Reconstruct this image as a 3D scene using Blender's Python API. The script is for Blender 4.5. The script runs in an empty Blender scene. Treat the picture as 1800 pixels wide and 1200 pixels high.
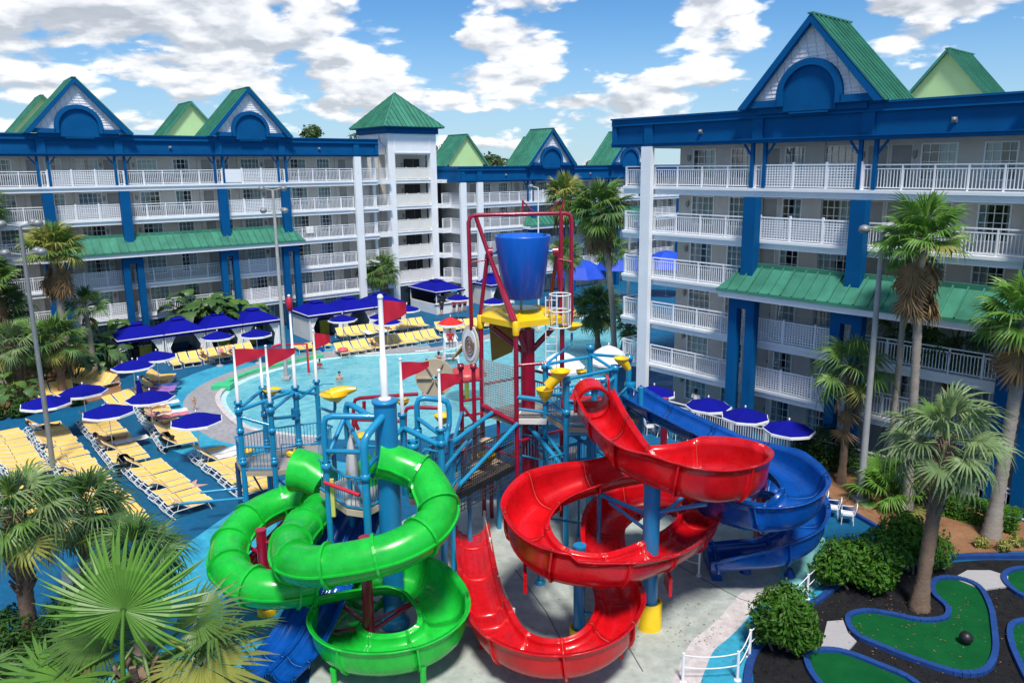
import bpy, bmesh, math, random
from mathutils import Vector, Matrix, Euler, noise as mnoise
random.seed(7)
SC = bpy.context.scene
COL = SC.collection
R = math.radians
# ------------------------------------------------------------------ camera
cam = bpy.data.objects.new('camera', bpy.data.cameras.new('camera'))
COL.objects.link(cam)
cam.data.lens = 26.534
cam.data.sensor_width = 36.0
cam.data.shift_x = -0.00906
cam.data.shift_y = -0.02264
cam.data.clip_start = 0.1
cam.data.clip_end = 3000
pit, rol = 0.197966, -0.0086621
cF = Vector((0, math.cos(pit), -math.sin(pit))); cU = Vector((0, math.sin(pit), math.cos(pit))); cR = Vector((1, 0, 0))
cr_, sr_ = math.cos(rol), math.sin(rol)
cR2 = cR * cr_ + cU * sr_; cU2 = cU * cr_ - cR * sr_
cam.matrix_world = Matrix(((cR2.x, cU2.x, -cF.x, 0), (cR2.y, cU2.y, -cF.y, 0), (cR2.z, cU2.z, -cF.z, 14.844), (0, 0, 0, 1)))
SC.camera = cam
# ------------------------------------------------------------------ sky with clouds, sun, exposure
SUN_EL, SUN_AZ = R(61), R(171)          # azimuth clockwise from +Y
world = bpy.data.worlds.new('World'); SC.world = world
world.use_nodes = True
nt = world.node_tree; nt.nodes.clear()
def wn(t, **k):
    n = nt.nodes.new(t)
    for a, b in k.items(): setattr(n, a, b)
    return n
def wl(a, b): nt.links.new(a, b)
def wmath(op, a, b=None, c=None, clamp=False):
    n = wn('ShaderNodeMath', operation=op, use_clamp=clamp)
    for i, v in enumerate((a, b, c)):
        if v is None: continue
        if isinstance(v, (int, float)): n.inputs[i].default_value = v
        else: wl(v, n.inputs[i])
    return n.outputs[0]
def wvec(op, a, b=None):
    n = wn('ShaderNodeVectorMath', operation=op)
    for i, v in enumerate((a, b)):
        if v is None: continue
        if isinstance(v, (tuple, list)): n.inputs[i].default_value = v
        else: wl(v, n.inputs[i])
    return n
out = wn('ShaderNodeOutputWorld'); bg = wn('ShaderNodeBackground'); bg.inputs[1].default_value = 0.10
sky = wn('ShaderNodeTexSky', sky_type='NISHITA', sun_disc=False, sun_elevation=SUN_EL, sun_rotation=SUN_AZ, air_density=1.0, dust_density=0.05, ozone_density=3.0)
tc = wn('ShaderNodeTexCoord')
gen = tc.outputs['Generated']
sep = wn('ShaderNodeSeparateXYZ'); wl(gen, sep.inputs[0])
# cloud layer: stretch towards the horizon like a ceiling of cumulus
up = wmath('ADD', wmath('MAXIMUM', sep.outputs[2], 0.0), 0.42)
px = wmath('DIVIDE', sep.outputs[0], up); py = wmath('DIVIDE', sep.outputs[1], up)
pz = wmath('MULTIPLY', sep.outputs[2], 3.1)
cmb = wn('ShaderNodeCombineXYZ'); wl(px, cmb.inputs[0]); wl(py, cmb.inputs[1]); wl(pz, cmb.inputs[2])
def cnoise(vec, scale, detail, rough, dist=0.0):
    n = wn('ShaderNodeTexNoise', noise_dimensions='3D'); n.inputs['Scale'].default_value = scale
    n.inputs['Detail'].default_value = detail; n.inputs['Roughness'].default_value = rough; n.inputs['Distortion'].default_value = dist
    wl(vec, n.inputs['Vector']); return n.outputs['Fac']
def blob(d, rx, rz, amp):                # a bank of cloud in the given compass direction (elongated sideways)
    v = wvec('SUBTRACT', gen, d)
    s = wvec('MULTIPLY', v.outputs[0], (1 / rx, 1 / rx, 1 / rz))
    ln = wvec('LENGTH', s.outputs[0])
    m = wn('ShaderNodeMapRange', interpolation_type='SMOOTHSTEP'); wl(ln.outputs['Value'], m.inputs[0])
    m.inputs[1].default_value = 0; m.inputs[2].default_value = 1; m.inputs[3].default_value = amp; m.inputs[4].default_value = 0
    return m.outputs[0]
def dirn(az, el): return (math.sin(R(az)) * math.cos(R(el)), math.cos(R(az)) * math.cos(R(el)), math.sin(R(el)))
CLOUDS = [(-25, 11.2, .22, .13, .26), (-15, 11, .17, .13, .26), (-33, 8, .16, .09, .2), (-23, 5.2, .2, .06, .12), (1.5, 8.2, .12, .085, .22), (-9, 8.8, .055, .045, .15), (14.5, 10.5, .085, .1, .22),
          (29, 9.5, .17, .1, .24), (36, 11, .14, .1, .22), (-3, 5.2, .16, .05, .12), (12, 4.6, .22, .06, .12), (-12, 4.4, .16, .06, .12), (7, 2.4, .3, .03, .12), (20, 5, .12, .045, .12), (-20, 8, .1, .06, .1), (-40, 12, .16, .1, .2)]
CLEAR = [(-7, 11.5, .09, .05, -.16), (21, 8, .1, .08, -.22), (8.5, 10.5, .06, .09, -.2), (-36, 11.5, .06, .04, -.1)]
bsum = None
for az, el, rx, rz, amp in CLOUDS + CLEAR:
    b = blob(dirn(az, el), rx, rz, amp * .8)
    bsum = b if bsum is None else wmath('ADD', bsum, b)
def cfield(vec):                         # big shapes from noise, cauliflower heads from smooth cells
    base = cnoise(vec, 4.3, 5, .5, .3)
    wob = cnoise(vec, 14, 4, .6)
    dv = wvec('ADD', vec, None); cb_ = wn('ShaderNodeCombineXYZ'); w_ = wmath('MULTIPLY_ADD', wob, .09, -.045)
    for i in range(3): wl(w_, cb_.inputs[i])
    wl(cb_.outputs[0], dv.inputs[1])
    def cell(sc):
        v = wn('ShaderNodeTexVoronoi', feature='F1'); v.inputs['Scale'].default_value = sc; wl(dv.outputs[0], v.inputs['Vector']); return v.outputs['Distance']
    puff = wmath('ADD', wmath('MULTIPLY', cell(9), -.20), wmath('MULTIPLY', cell(22), -.10))
    return wmath('ADD', wmath('ADD', base, puff), wmath('MULTIPLY_ADD', wob, .08, .13))
n1 = cfield(cmb.outputs[0])
sh = wvec('ADD', cmb.outputs[0], (0.025, -0.015, 0.055))
n2 = cfield(sh.outputs[0])
dens = wmath('ADD', n1, bsum)
mk = wn('ShaderNodeMapRange', interpolation_type='SMOOTHSTEP'); wl(dens, mk.inputs[0])
mk.inputs[1].default_value = .545; mk.inputs[2].default_value = .655
lit = wmath('SUBTRACT', n1, n2)
lr = wn('ShaderNodeMapRange'); wl(lit, lr.inputs[0]); lr.inputs[1].default_value = -.10; lr.inputs[2].default_value = .09
thick = wn('ShaderNodeMapRange'); wl(dens, thick.inputs[0]); thick.inputs[1].default_value = .66; thick.inputs[2].default_value = 1.02
thick.inputs[3].default_value = 1.0; thick.inputs[4].default_value = .5
br = wmath('MULTIPLY', wmath('MULTIPLY_ADD', lr.outputs[0], .72, .34), thick.outputs[0])
ccol = wn('ShaderNodeMix', data_type='RGBA'); wl(br, ccol.inputs[0])
ccol.inputs[6].default_value = (1.35, 1.6, 1.95, 1); ccol.inputs[7].default_value = (6.0, 6.0, 6.1, 1)
skyd = wn('ShaderNodeMix', data_type='RGBA', blend_type='MULTIPLY'); skyd.inputs[0].default_value = 1; wl(sky.outputs[0], skyd.inputs[6]); skyd.inputs[7].default_value = (.30, .49, .64, 1)
mx = wn('ShaderNodeMix', data_type='RGBA'); wl(wmath('MULTIPLY', mk.outputs[0], .93), mx.inputs[0]); 
hz = wn('ShaderNodeMapRange', interpolation_type='SMOOTHSTEP'); wl(sep.outputs[2], hz.inputs[0]); hz.inputs[1].default_value = .0; hz.inputs[2].default_value = .20; hz.inputs[3].default_value = .62; hz.inputs[4].default_value = 0
hmx = wn('ShaderNodeMix', data_type='RGBA'); wl(hz.outputs[0], hmx.inputs[0]); wl(skyd.outputs[2], hmx.inputs[6]); hmx.inputs[7].default_value = (2.7, 3.35, 4.1, 1); wl(hmx.outputs[2], mx.inputs[6])
wl(ccol.outputs[2], mx.inputs[7])
wl(mx.outputs[2], bg.inputs[0]); wl(bg.outputs[0], out.inputs[0])
sun = bpy.data.objects.new('sun', bpy.data.lights.new('sun', 'SUN')); COL.objects.link(sun)
sun.data.energy = 2.4; sun.data.angle = R(10); sun.data.color = (1, .955, .88)
sd = Vector((math.sin(SUN_AZ) * math.cos(SUN_EL), math.cos(SUN_AZ) * math.cos(SUN_EL), math.sin(SUN_EL)))
sun.rotation_euler = sd.to_track_quat('Z', 'Y').to_euler()
sun.location = (20, -10, 60)
vs = SC.view_settings
vs.view_transform = 'Standard'; vs.look = 'None'; vs.exposure = 1.02; vs.gamma = 1; vs.use_curve_mapping = False
SC.cycles.max_bounces = 6; SC.cycles.transparent_max_bounces = 12
# ------------------------------------------------------------------ materials
MATS = {}
def srgb(c): return tuple(((v / 255) / 12.92 if v / 255 <= .04045 else ((v / 255 + .055) / 1.055) ** 2.4) for v in c)
def mat(name, col, rough=.55, var=.1, scale=2.0, bump=0.0, bscale=20, metal=0, spec=.5, coat=0, trans=0, dirt=None, stretch=None):
    if name in MATS: return MATS[name]
    m = bpy.data.materials.new(name); m.use_nodes = True; MATS[name] = m
    t = m.node_tree; b = t.nodes['Principled BSDF']; L = t.links
    b.inputs['Roughness'].default_value = rough; b.inputs['Metallic'].default_value = metal
    b.inputs['Specular IOR Level'].default_value = spec; b.inputs['Coat Weight'].default_value = coat
    g = t.nodes.new('ShaderNodeTexCoord'); src = g.outputs['Object']
    if stretch:
        mp = t.nodes.new('ShaderNodeMapping'); mp.inputs['Scale'].default_value = stretch; L.new(src, mp.inputs[0]); src = mp.outputs[0]
    oi = t.nodes.new('ShaderNodeObjectInfo')
    n = t.nodes.new('ShaderNodeTexNoise'); n.inputs['Scale'].default_value = scale; n.inputs['Detail'].default_value = 6; n.inputs['Roughness'].default_value = .62
    L.new(src, n.inputs['Vector'])
    rp = t.nodes.new('ShaderNodeMapRange'); rp.inputs[1].default_value = .28; rp.inputs[2].default_value = .72; L.new(n.outputs['Fac'], rp.inputs[0])
    mx = t.nodes.new('ShaderNodeMix'); mx.data_type = 'RGBA'; L.new(rp.outputs[0], mx.inputs[0])
    c1 = [max(0, c * (1 - var)) for c in col]; c2 = [min(1, c * (1 + var)) for c in col]
    if dirt: c1 = [a * (1 - var) * .6 + d * .4 for a, d in zip(col, dirt)]
    mx.inputs[6].default_value = (*c1, 1); mx.inputs[7].default_value = (*c2, 1)
    # each object of the kind is a touch lighter or darker than the next
    hv = t.nodes.new('ShaderNodeHueSaturation'); L.new(mx.outputs[2], hv.inputs['Color'])
    vr = t.nodes.new('ShaderNodeMapRange'); L.new(oi.outputs['Random'], vr.inputs[0]); vr.inputs[3].default_value = 1 - var * .5; vr.inputs[4].default_value = 1 + var * .5
    L.new(vr.outputs[0], hv.inputs['Value'])
    L.new(hv.outputs[0], b.inputs['Base Color'])
    rr = t.nodes.new('ShaderNodeMapRange'); L.new(n.outputs['Fac'], rr.inputs[0]); rr.inputs[3].default_value = rough * .8; rr.inputs[4].default_value = min(1, rough * 1.25)
    L.new(rr.outputs[0], b.inputs['Roughness'])
    if bump:
        n2 = t.nodes.new('ShaderNodeTexNoise'); n2.inputs['Scale'].default_value = bscale; n2.inputs['Detail'].default_value = 5; L.new(src, n2.inputs['Vector'])
        bp = t.nodes.new('ShaderNodeBump'); bp.inputs['Strength'].default_value = bump; bp.inputs['Distance'].default_value = .03
        L.new(n2.outputs['Fac'], bp.inputs['Height']); L.new(bp.outputs[0], b.inputs['Normal'])
    if trans:                                     # thin leaf / cloth: light comes through
        tr = t.nodes.new('ShaderNodeBsdfTranslucent'); L.new(hv.outputs[0], tr.inputs[0])
        ms = t.nodes.new('ShaderNodeMixShader'); ms.inputs[0].default_value = trans
        o = t.nodes['Material Output']; L.new(b.outputs[0], ms.inputs[1]); L.new(tr.outputs[0], ms.inputs[2]); L.new(ms.outputs[0], o.inputs[0])
    return m
def S(*c): return srgb(c)
blue_trim = mat('blue_trim_paint', (.002, .082, .235), .6, .12, .8, .1, 30, spec=.08)
white_trim = mat('white_trim_paint', (.78, .80, .82), .5, .045, .9)
white_rail = mat('white_rail_paint', (.80, .81, .83), .45, .05, 2)
stucco = mat('beige_stucco', (.56, .525, .48), .85, .09, .9, .3, 40)
stucco_pale = mat('pale_stucco', (.68, .67, .63), .8, .06, .9, .2, 40)
door_mat = mat('door_paint', (.30, .29, .28), .5, .15, 1.5)
green_roof = mat('green_metal_roof', (.045, .205, .135), .45, .24, 1.1, metal=.1, spec=.4)
pale_green = mat('pale_green_stucco', (.40, .62, .30), .85, .06, .6, .2, 30)
siding_mat = mat('gable_siding_paint', (.78, .76, .78), .75, .09, 3)
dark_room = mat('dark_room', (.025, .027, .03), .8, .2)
curtain_mat = mat('curtain_cloth', (.55, .60, .58), .8, .08, 3)
blind_mat = mat('window_blind', (.40, .46, .47), .6, .1, 3)
roof_grey = mat('roof_membrane', (.42, .42, .42), .8, .15, .5)
def glass(name, tint=(.8, .9, .9), dark=.25):
    m = bpy.data.materials.new(name); m.use_nodes = True; t = m.node_tree; t.nodes.clear(); MATS[name] = m
    o = t.nodes.new('ShaderNodeOutputMaterial'); gl = t.nodes.new('ShaderNodeBsdfGlossy'); gl.inputs['Roughness'].default_value = .03
    tr = t.nodes.new('ShaderNodeBsdfTransparent'); tr.inputs[0].default_value = (*tint, 1)
    fr = t.nodes.new('ShaderNodeFresnel'); fr.inputs[0].default_value = 1.5
    a = t.nodes.new('ShaderNodeMath'); a.operation = 'MULTIPLY_ADD'; a.inputs[1].default_value = 1; a.inputs[2].default_value = dark * .3; t.links.new(fr.outputs[0], a.inputs[0])
    ms = t.nodes.new('ShaderNodeMixShader'); t.links.new(a.outputs[0], ms.inputs[0]); t.links.new(tr.outputs[0], ms.inputs[1]); t.links.new(gl.outputs[0], ms.inputs[2]); t.links.new(ms.outputs[0], o.inputs[0])
    return m
pane_mat = glass('window_glass')
canopy_blue = mat('royal_blue_canvas', (.002, .004, .24), .85, .12, 2, .1, 60, spec=.15)
umb_blue = mat('royal_blue_umbrella_canvas', (.002, .004, .22), .85, .14, 2, spec=.15)
white_cloth = mat('white_cloth', (.78, .78, .76), .8, .05, 4)
white_metal = mat('white_metal', (.78, .78, .78), .35, .04, 3)
yellow_sling = mat('yellow_sling', (.84, .54, .13), .7, .08, 5, .05, 200)
teal_pipe = mat('teal_pipe_paint', (.008, .235, .44), .3, .1, 1.5, coat=.4)
teal_big = mat('blue_pillar_paint', (.006, .185, .40), .38, .14, .6, coat=.3)
maroon = mat('maroon_pipe_paint', (.30, .004, .030), .3, .12, 1.5, coat=.4)
yellow_plastic = mat('yellow_plastic', (.82, .52, .006), .3, .08, 2, coat=.3)
yellow_paint = mat('yellow_footing_paint', (.84, .55, .01), .5, .1, 2)
bucket_blue = mat('bucket_blue', (.002, .105, .52), .35, .1, .7, coat=.3, stretch=(6, 6, .4))
green_slide_m = mat('green_fibreglass', (.010, .43, .035), .27, .22, 1.7, coat=.2, spec=.35)
red_slide_m = mat('red_fibreglass', (.53, .004, .008), .27, .22, 1.7, coat=.2, spec=.35)
blue_slide_m = mat('blue_fibreglass', (.002, .060, .29), .27, .22, 1.7, coat=.2, spec=.35)
joint_m = {'green': mat('green_joint', (.03, .30, .05), .4, .1), 'red': mat('red_joint', (.62, .10, .08), .4, .1), 'blue': mat('blue_joint', (.06, .17, .45), .4, .1)}
flag_red = mat('red_flag_cloth', (.48, .006, .03), .7, .1, 2)
deck_wood = mat('tan_deck_panel', (.40, .31, .22), .7, .15, 2)
deck_grey = mat('grey_deck_panel', (.30, .29, .28), .6, .15, 2)
net_black = mat('black_net_cord', (.03, .03, .035), .8, .2)
rope_tan = mat('tan_rope', (.5, .42, .3), .9, .2, 6)
galv = mat('grey_lamp_metal', (.26, .27, .27), .5, .12, 2, metal=.4)
concrete_lamp = mat('grey_pole_concrete', (.36, .36, .35), .75, .15, 2)
black_rubber = mat('black_plastic', (.012, .012, .014), .45, .2)
skin_m = mat('skin', (.50, .27, .18), .5, .08, 4)
skin_d = mat('dark_skin', (.20, .095, .06), .5, .08, 4)
hair_m = mat('dark_hair', (.02, .013, .01), .6, .2)
leafA = mat('palm_leaf_green', (0.104, 0.2015, 0.0364), .42, .28, 1.2, trans=.22)
leafB = mat('palm_leaf_bright', (.120, .265, .035), .4, .25, 1.0, trans=.3)
leafC = mat('palm_leaf_silver', (0.1688, 0.2497, 0.0945), .5, .25, 1.2, trans=.2)
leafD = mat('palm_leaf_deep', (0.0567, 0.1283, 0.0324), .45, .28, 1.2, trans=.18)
leafY = mat('palm_leaf_yellowing', (0.276, 0.2875, 0.0575), .5, .25, 1.2, trans=.25)
dead_leaf = mat('dead_palm_leaf', (.27, .17, .08), .8, .3, 2, trans=.1)
trunk_grey = mat('grey_palm_bark', (.30, .26, .22), .9, .22, 3, .6, 16, stretch=(1, 1, 4))
trunk_brown = mat('brown_palm_bark', (.19, .125, .085), .9, .3, 3, .7, 14)
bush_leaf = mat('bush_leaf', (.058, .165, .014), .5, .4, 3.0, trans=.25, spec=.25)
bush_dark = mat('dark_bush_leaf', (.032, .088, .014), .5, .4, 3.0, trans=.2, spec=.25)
tree_leaf = mat('tree_leaf', (.055, .105, .022), .5, .35, .6, trans=.2)
wood_bark = mat('bark', (.13, .10, .07), .9, .3, 3, .5)
# ------------------------------------------------------------------ mesh builder and tagging
class MB:
    def __init__(s): s.v = []; s.f = []; s.sm = []
    def add(s, vs, fs, smooth=False):
        o = len(s.v); s.v += [tuple(v) for v in vs]
        for f in fs: s.f.append(tuple(i + o for i in f)); s.sm.append(smooth)
        return s
    def box(s, x0, x1, y0, y1, z0, z1):
        return s.add([(x0, y0, z0), (x1, y0, z0), (x1, y1, z0), (x0, y1, z0), (x0, y0, z1), (x1, y0, z1), (x1, y1, z1), (x0, y1, z1)],
                     [(0, 3, 2, 1), (4, 5, 6, 7), (0, 1, 5, 4), (1, 2, 6, 5), (2, 3, 7, 6), (3, 0, 4, 7)])
    def bar(s, a, b, w, h, up=(0, 0, 1)):          # rectangular bar from a to b
        a = Vector(a); b = Vector(b); t = (b - a).normalized(); u = Vector(up)
        n = t.cross(u)
        if n.length < 1e-4: n = t.cross(Vector((1, 0, 0)))
        n.normalize(); u = n.cross(t)
        c = []
        for p in (a, b):
            for i, j in ((-1, -1), (1, -1), (1, 1), (-1, 1)): c.append(p + n * (w / 2 * i) + u * (h / 2 * j))
        return s.add(c, [(0, 3, 2, 1), (4, 5, 6, 7), (0, 1, 5, 4), (1, 2, 6, 5), (2, 3, 7, 6), (3, 0, 4, 7)])
    def tube(s, pts, r, n=8, caps=True, smooth=True):
        pts = [Vector(p) for p in pts]; m = len(pts)
        rs = r if isinstance(r, (list, tuple)) else [r] * m
        vs = []; prev = None
        for i, p in enumerate(pts):
            t = (pts[min(i + 1, m - 1)] - pts[max(i - 1, 0)]).normalized()
            if prev is None:
                a = t.orthogonal().normalized()
                if abs(t.z) < .9: a = t.cross(Vector((0, 0, 1))).normalized()
            else: a = (prev - t * prev.dot(t)).normalized()
            prev = a; b = t.cross(a)
            for k in range(n):
                an = 2 * math.pi * k / n
                vs.append(p + (a * math.cos(an) + b * math.sin(an)) * rs[i])
        fs = []
        for i in range(m - 1):
            for k in range(n):
                k2 = (k + 1) % n; fs.append((i * n + k, i * n + k2, (i + 1) * n + k2, (i + 1) * n + k))
        s.add(vs, fs, smooth)
        if caps: s.add([vs[k] for k in range(n)] + [vs[(m - 1) * n + k] for k in range(n)], [tuple(reversed(range(n))), tuple(range(n, 2 * n))])
        return s
    def cyl(s, p, r0, r1, h, n=12, smooth=True):
        return s.tube([p, (p[0], p[1], p[2] + h)], [r0, r1], n, True, smooth)
    def lathe(s, c, prof, n=16, smooth=True, ang=2 * math.pi):
        vs = []; fs = []; m = len(prof); full = abs(ang - 2 * math.pi) < 1e-6; N = n if full else n + 1
        for k in range(N):
            a = ang * k / n
            for r, z in prof: vs.append((c[0] + r * math.cos(a), c[1] + r * math.sin(a), c[2] + z))
        for k in range(n):
            k2 = (k + 1) % N
            for i in range(m - 1): fs.append((k * m + i, k2 * m + i, k2 * m + i + 1, k * m + i + 1))
        return s.add(vs, fs, smooth)
    def prism(s, poly, z0, z1):                    # plan polygon pulled up
        n = len(poly)
        ar = sum(poly[i][0] * poly[(i + 1) % n][1] - poly[(i + 1) % n][0] * poly[i][1] for i in range(n))
        if ar < 0: poly = list(reversed(poly))
        vs = [(x, y, z0) for x, y in poly] + [(x, y, z1) for x, y in poly]
        return s.add(vs, [tuple(reversed(range(n))), tuple(range(n, 2 * n))] + [(i, (i + 1) % n, n + (i + 1) % n, n + i) for i in range(n)])
    def vprism(s, poly, y0, y1):                   # polygon in the x-z plane with thickness in y
        n = len(poly)
        ar = sum(poly[i][0] * poly[(i + 1) % n][1] - poly[(i + 1) % n][0] * poly[i][1] for i in range(n))
        if ar < 0: poly = list(reversed(poly))
        vs = [(x, y0, z) for x, z in poly] + [(x, y1, z) for x, z in poly]
        return s.add(vs, [tuple(range(n)), tuple(reversed(range(n, 2 * n)))] + [(i, n + i, n + (i + 1) % n, (i + 1) % n) for i in range(n)])
    def flat(s, poly, z):
        n = len(poly)
        ar = sum(poly[i][0] * poly[(i + 1) % n][1] - poly[(i + 1) % n][0] * poly[i][1] for i in range(n))
        if ar < 0: poly = list(reversed(poly))
        return s.add([(x, y, z) for x, y in poly], [tuple(range(n))])
    def sphere(s, c, r, n=10, m=6, sq=(1, 1, 1)):
        vs = []; fs = []
        for i in range(m + 1):
            th = math.pi * i / m
            for k in range(n):
                a = 2 * math.pi * k / n
                vs.append((c[0] + r * sq[0] * math.sin(th) * math.cos(a), c[1] + r * sq[1] * math.sin(th) * math.sin(a), c[2] + r * sq[2] * math.cos(th)))
        for i in range(m):
            for k in range(n):
                k2 = (k + 1) % n; fs.append((i * n + k, (i + 1) * n + k, (i + 1) * n + k2, i * n + k2))
        return s.add(vs, fs, True)
    def mesh(s, name):
        me = bpy.data.meshes.new(name); me.from_pydata([tuple(v) for v in s.v], [], s.f)
        if any(s.sm): me.polygons.foreach_set('use_smooth', s.sm)
        me.update(); return me
def link(name, me, m, parent=None):
    if isinstance(me, MB): me = me.mesh(name)
    o = bpy.data.objects.new(name, me)
    if m and not me.materials: me.materials.append(m)
    COL.objects.link(o)
    if parent: o.parent = parent
    return o
def part(name, me, m, parent, label=None, stuff=False, loc=None, rot=None):
    o = link(name, me, m, parent)
    if label: o['label'] = label
    if stuff: o['kind'] = 'stuff'
    if loc is not None: o.location = loc
    if rot is not None: o.rotation_euler = rot
    return o
def tag(o, label, cat, group=None):
    o['label'] = label; o['category'] = cat
    if group: o['group'] = group
    return o
def thing(name, label, cat, loc=(0, 0, 0), rz=0, group=None):
    o = bpy.data.objects.new(name, None); COL.objects.link(o); o.empty_display_size = .2
    o.location = loc; o.rotation_euler = (0, 0, rz)
    return tag(o, label, cat, group)
def solo(name, me, m, label, cat, group=None, loc=None, rz=None):
    o = link(name, me, m); tag(o, label, cat, group)
    if loc is not None: o.location = loc
    if rz is not None: o.rotation_euler = (0, 0, rz)
    return o
def struct(name, me, m, kind='structure'):
    o = link(name, me, m); o['kind'] = kind; return o
def copy_tree(o, loc=None, rz=None, label=None, group=None, parent=None):
    c = o.copy(); COL.objects.link(c)
    if parent: c.parent = parent
    if loc is not None: c.location = loc
    if rz is not None: c.rotation_euler = (0, 0, rz)
    if label: c['label'] = label
    if group: c['group'] = group
    for ch in list(o.children): copy_tree(ch, parent=c)
    return c
ORD = ['first', 'second', 'third', 'fourth', 'fifth', 'sixth', 'seventh', 'eighth', 'ninth', 'tenth', 'eleventh', 'twelfth', 'thirteenth', 'fourteenth', 'fifteenth', 'sixteenth', 'seventeenth', 'eighteenth', 'nineteenth', 'twentieth', 'twenty-first', 'twenty-second', 'twenty-third', 'twenty-fourth', 'twenty-fifth', 'twenty-sixth']
def catmull(P, n=6, closed=False):
    P = [Vector(p) for p in P]; out = []; m = len(P)
    for i in range(m if closed else m - 1):
        if closed: p0, p1, p2, p3 = P[(i - 1) % m], P[i], P[(i + 1) % m], P[(i + 2) % m]
        else: p0, p1, p2, p3 = P[max(i - 1, 0)], P[i], P[i + 1], P[min(i + 2, m - 1)]
        for k in range(n):
            t = k / n
            out.append(.5 * ((2 * p1) + (-p0 + p2) * t + (2 * p0 - 5 * p1 + 4 * p2 - p3) * t * t + (-p0 + 3 * p1 - 3 * p2 + p3) * t ** 3))
    if not closed: out.append(P[-1].copy())
    return out
def resample(P, step):
    out = [P[0]]; acc = 0
    for a, b in zip(P, P[1:]):
        d = (b - a).length; 
        while acc + d >= step:
            f = (step - acc) / d; a = a.lerp(b, f); out.append(a.copy()); d = (b - a).length; acc = 0
        acc += d
    out.append(P[-1]); return out
def offset_path(P, d):                              # P plan points; left-hand offset
    out = []
    for i, p in enumerate(P):
        a = P[max(i - 1, 0)]; b = P[min(i + 1, len(P) - 1)]
        t = Vector((b[0] - a[0], b[1] - a[1])).normalized(); out.append((p[0] - t.y * d, p[1] + t.x * d))
    return out
# ================================================================== ground, deck, pool, paths
def ground_mat(name, c1, c2, sc1, sc2, rough=.8, bump=.3, bsc=30, stain=None, spec=.3):
    m = bpy.data.materials.new(name); m.use_nodes = True; t = m.node_tree; b = t.nodes['Principled BSDF']; L = t.links; MATS[name] = m; b.inputs['Specular IOR Level'].default_value = spec
    g = t.nodes.new('ShaderNodeNewGeometry')
    def nz(s, d=6): 
        n = t.nodes.new('ShaderNodeTexNoise'); n.inputs['Scale'].default_value = s; n.inputs['Detail'].default_value = d; n.inputs['Roughness'].default_value = .65; L.new(g.outputs['Position'], n.inputs['Vector']); return n.outputs['Fac']
    def mr(f, a, b_, c=0, d=1):
        r = t.nodes.new('ShaderNodeMapRange'); L.new(f, r.inputs[0]); r.inputs[1].default_value = a; r.inputs[2].default_value = b_; r.inputs[3].default_value = c; r.inputs[4].default_value = d; return r.outputs[0]
    mx = t.nodes.new('ShaderNodeMix'); mx.data_type = 'RGBA'; L.new(mr(nz(sc1), .3, .7), mx.inputs[0]); mx.inputs[6].default_value = (*c1, 1); mx.inputs[7].default_value = (*c2, 1)
    m2 = t.nodes.new('ShaderNodeMix'); m2.data_type = 'RGBA'; m2.blend_type = 'MULTIPLY'; m2.inputs[0].default_value = 1; L.new(mx.outputs[2], m2.inputs[6])
    fine = mr(nz(sc2, 8), .25, .75, .72, 1.18); cc = t.nodes.new('ShaderNodeCombineColor'); [L.new(fine, cc.inputs[i]) for i in range(3)]; L.new(cc.outputs[0], m2.inputs[7])
    last = m2.outputs[2]
    if stain:
        m3 = t.nodes.new('ShaderNodeMix'); m3.data_type = 'RGBA'; L.new(mr(nz(stain[1], 9), .52, .64, 0, stain[2]), m3.inputs[0]); L.new(last, m3.inputs[6]); m3.inputs[7].default_value = (*stain[0], 1); last = m3.outputs[2]
        L.new(mr(nz(stain[1], 9), .52, .64, rough, rough * .55), b.inputs['Roughness'])
    else: b.inputs['Roughness'].default_value = rough
    L.new(last, b.inputs['Base Color'])
    n = nz(bsc, 4); bp = t.nodes.new('ShaderNodeBump'); bp.inputs['Strength'].default_value = bump; bp.inputs['Distance'].default_value = .02; L.new(n, bp.inputs['Height']); L.new(bp.outputs[0], b.inputs['Normal'])
    return m
land = ground_mat('land_cover', (.06, .085, .03), (.10, .10, .05), .02, .3, .9)
deck_paint = ground_mat('blue_deck_paint', (.003, .082, .185), (.004, .108, .235), .35, 3, .62, .2, 60, ((.008, .14, .27), .22, .35))
aqua_paint = ground_mat('aqua_deck_paint', (.03, .30, .46), (.045, .36, .52), .5, 3, .6, .2, 60, ((.01, .19, .38), .3, .6))
teal_ground = ground_mat('pale_teal', (.16, .42, .42), (.22, .50, .48), .6, 3, .65, .2, 60, ((.08, .30, .34), .5, .6))
pad_concrete = ground_mat('splash_pad_concrete', (.34, .385, .355), (.45, .49, .45), .45, 2.6, .75, .3, 40, ((.24, .28, .275), .38, .7))
pale_edge = ground_mat('pale_worn_concrete', (.50, .46, .46), (.60, .56, .56), 1.2, 4, .8, .3, 40)
ramp_grey = ground_mat('grey_ramp_concrete', (.27, .27, .29), (.34, .335, .35), .5, 4, .8, .3, 40)
mulch = ground_mat('pine_straw_mulch', (.22, .105, .05), (.32, .165, .085), .8, 9, .95, .9, 45, ((.10, .055, .03), .7, .55))
black_mulch = ground_mat('black_rubber_mulch', (.005, .005, .007), (.016, .016, .018), 2, 20, .9, 1, 60)
turf = ground_mat('putting_turf', (.004, .075, .022), (.008, .105, .030), 1.2, 30, 1, .5, 120, spec=.05)
pool_floor = ground_mat('pool_floor_paint', (.42, .66, .72), (.50, .72, .76), .2, 2, .6, .1)
gm = MB(); gm.flat([(-1500, -200), (1500, -200), (1500, 2600), (-1500, 2600)], -1.6)
struct('ground', gm, land)
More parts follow.
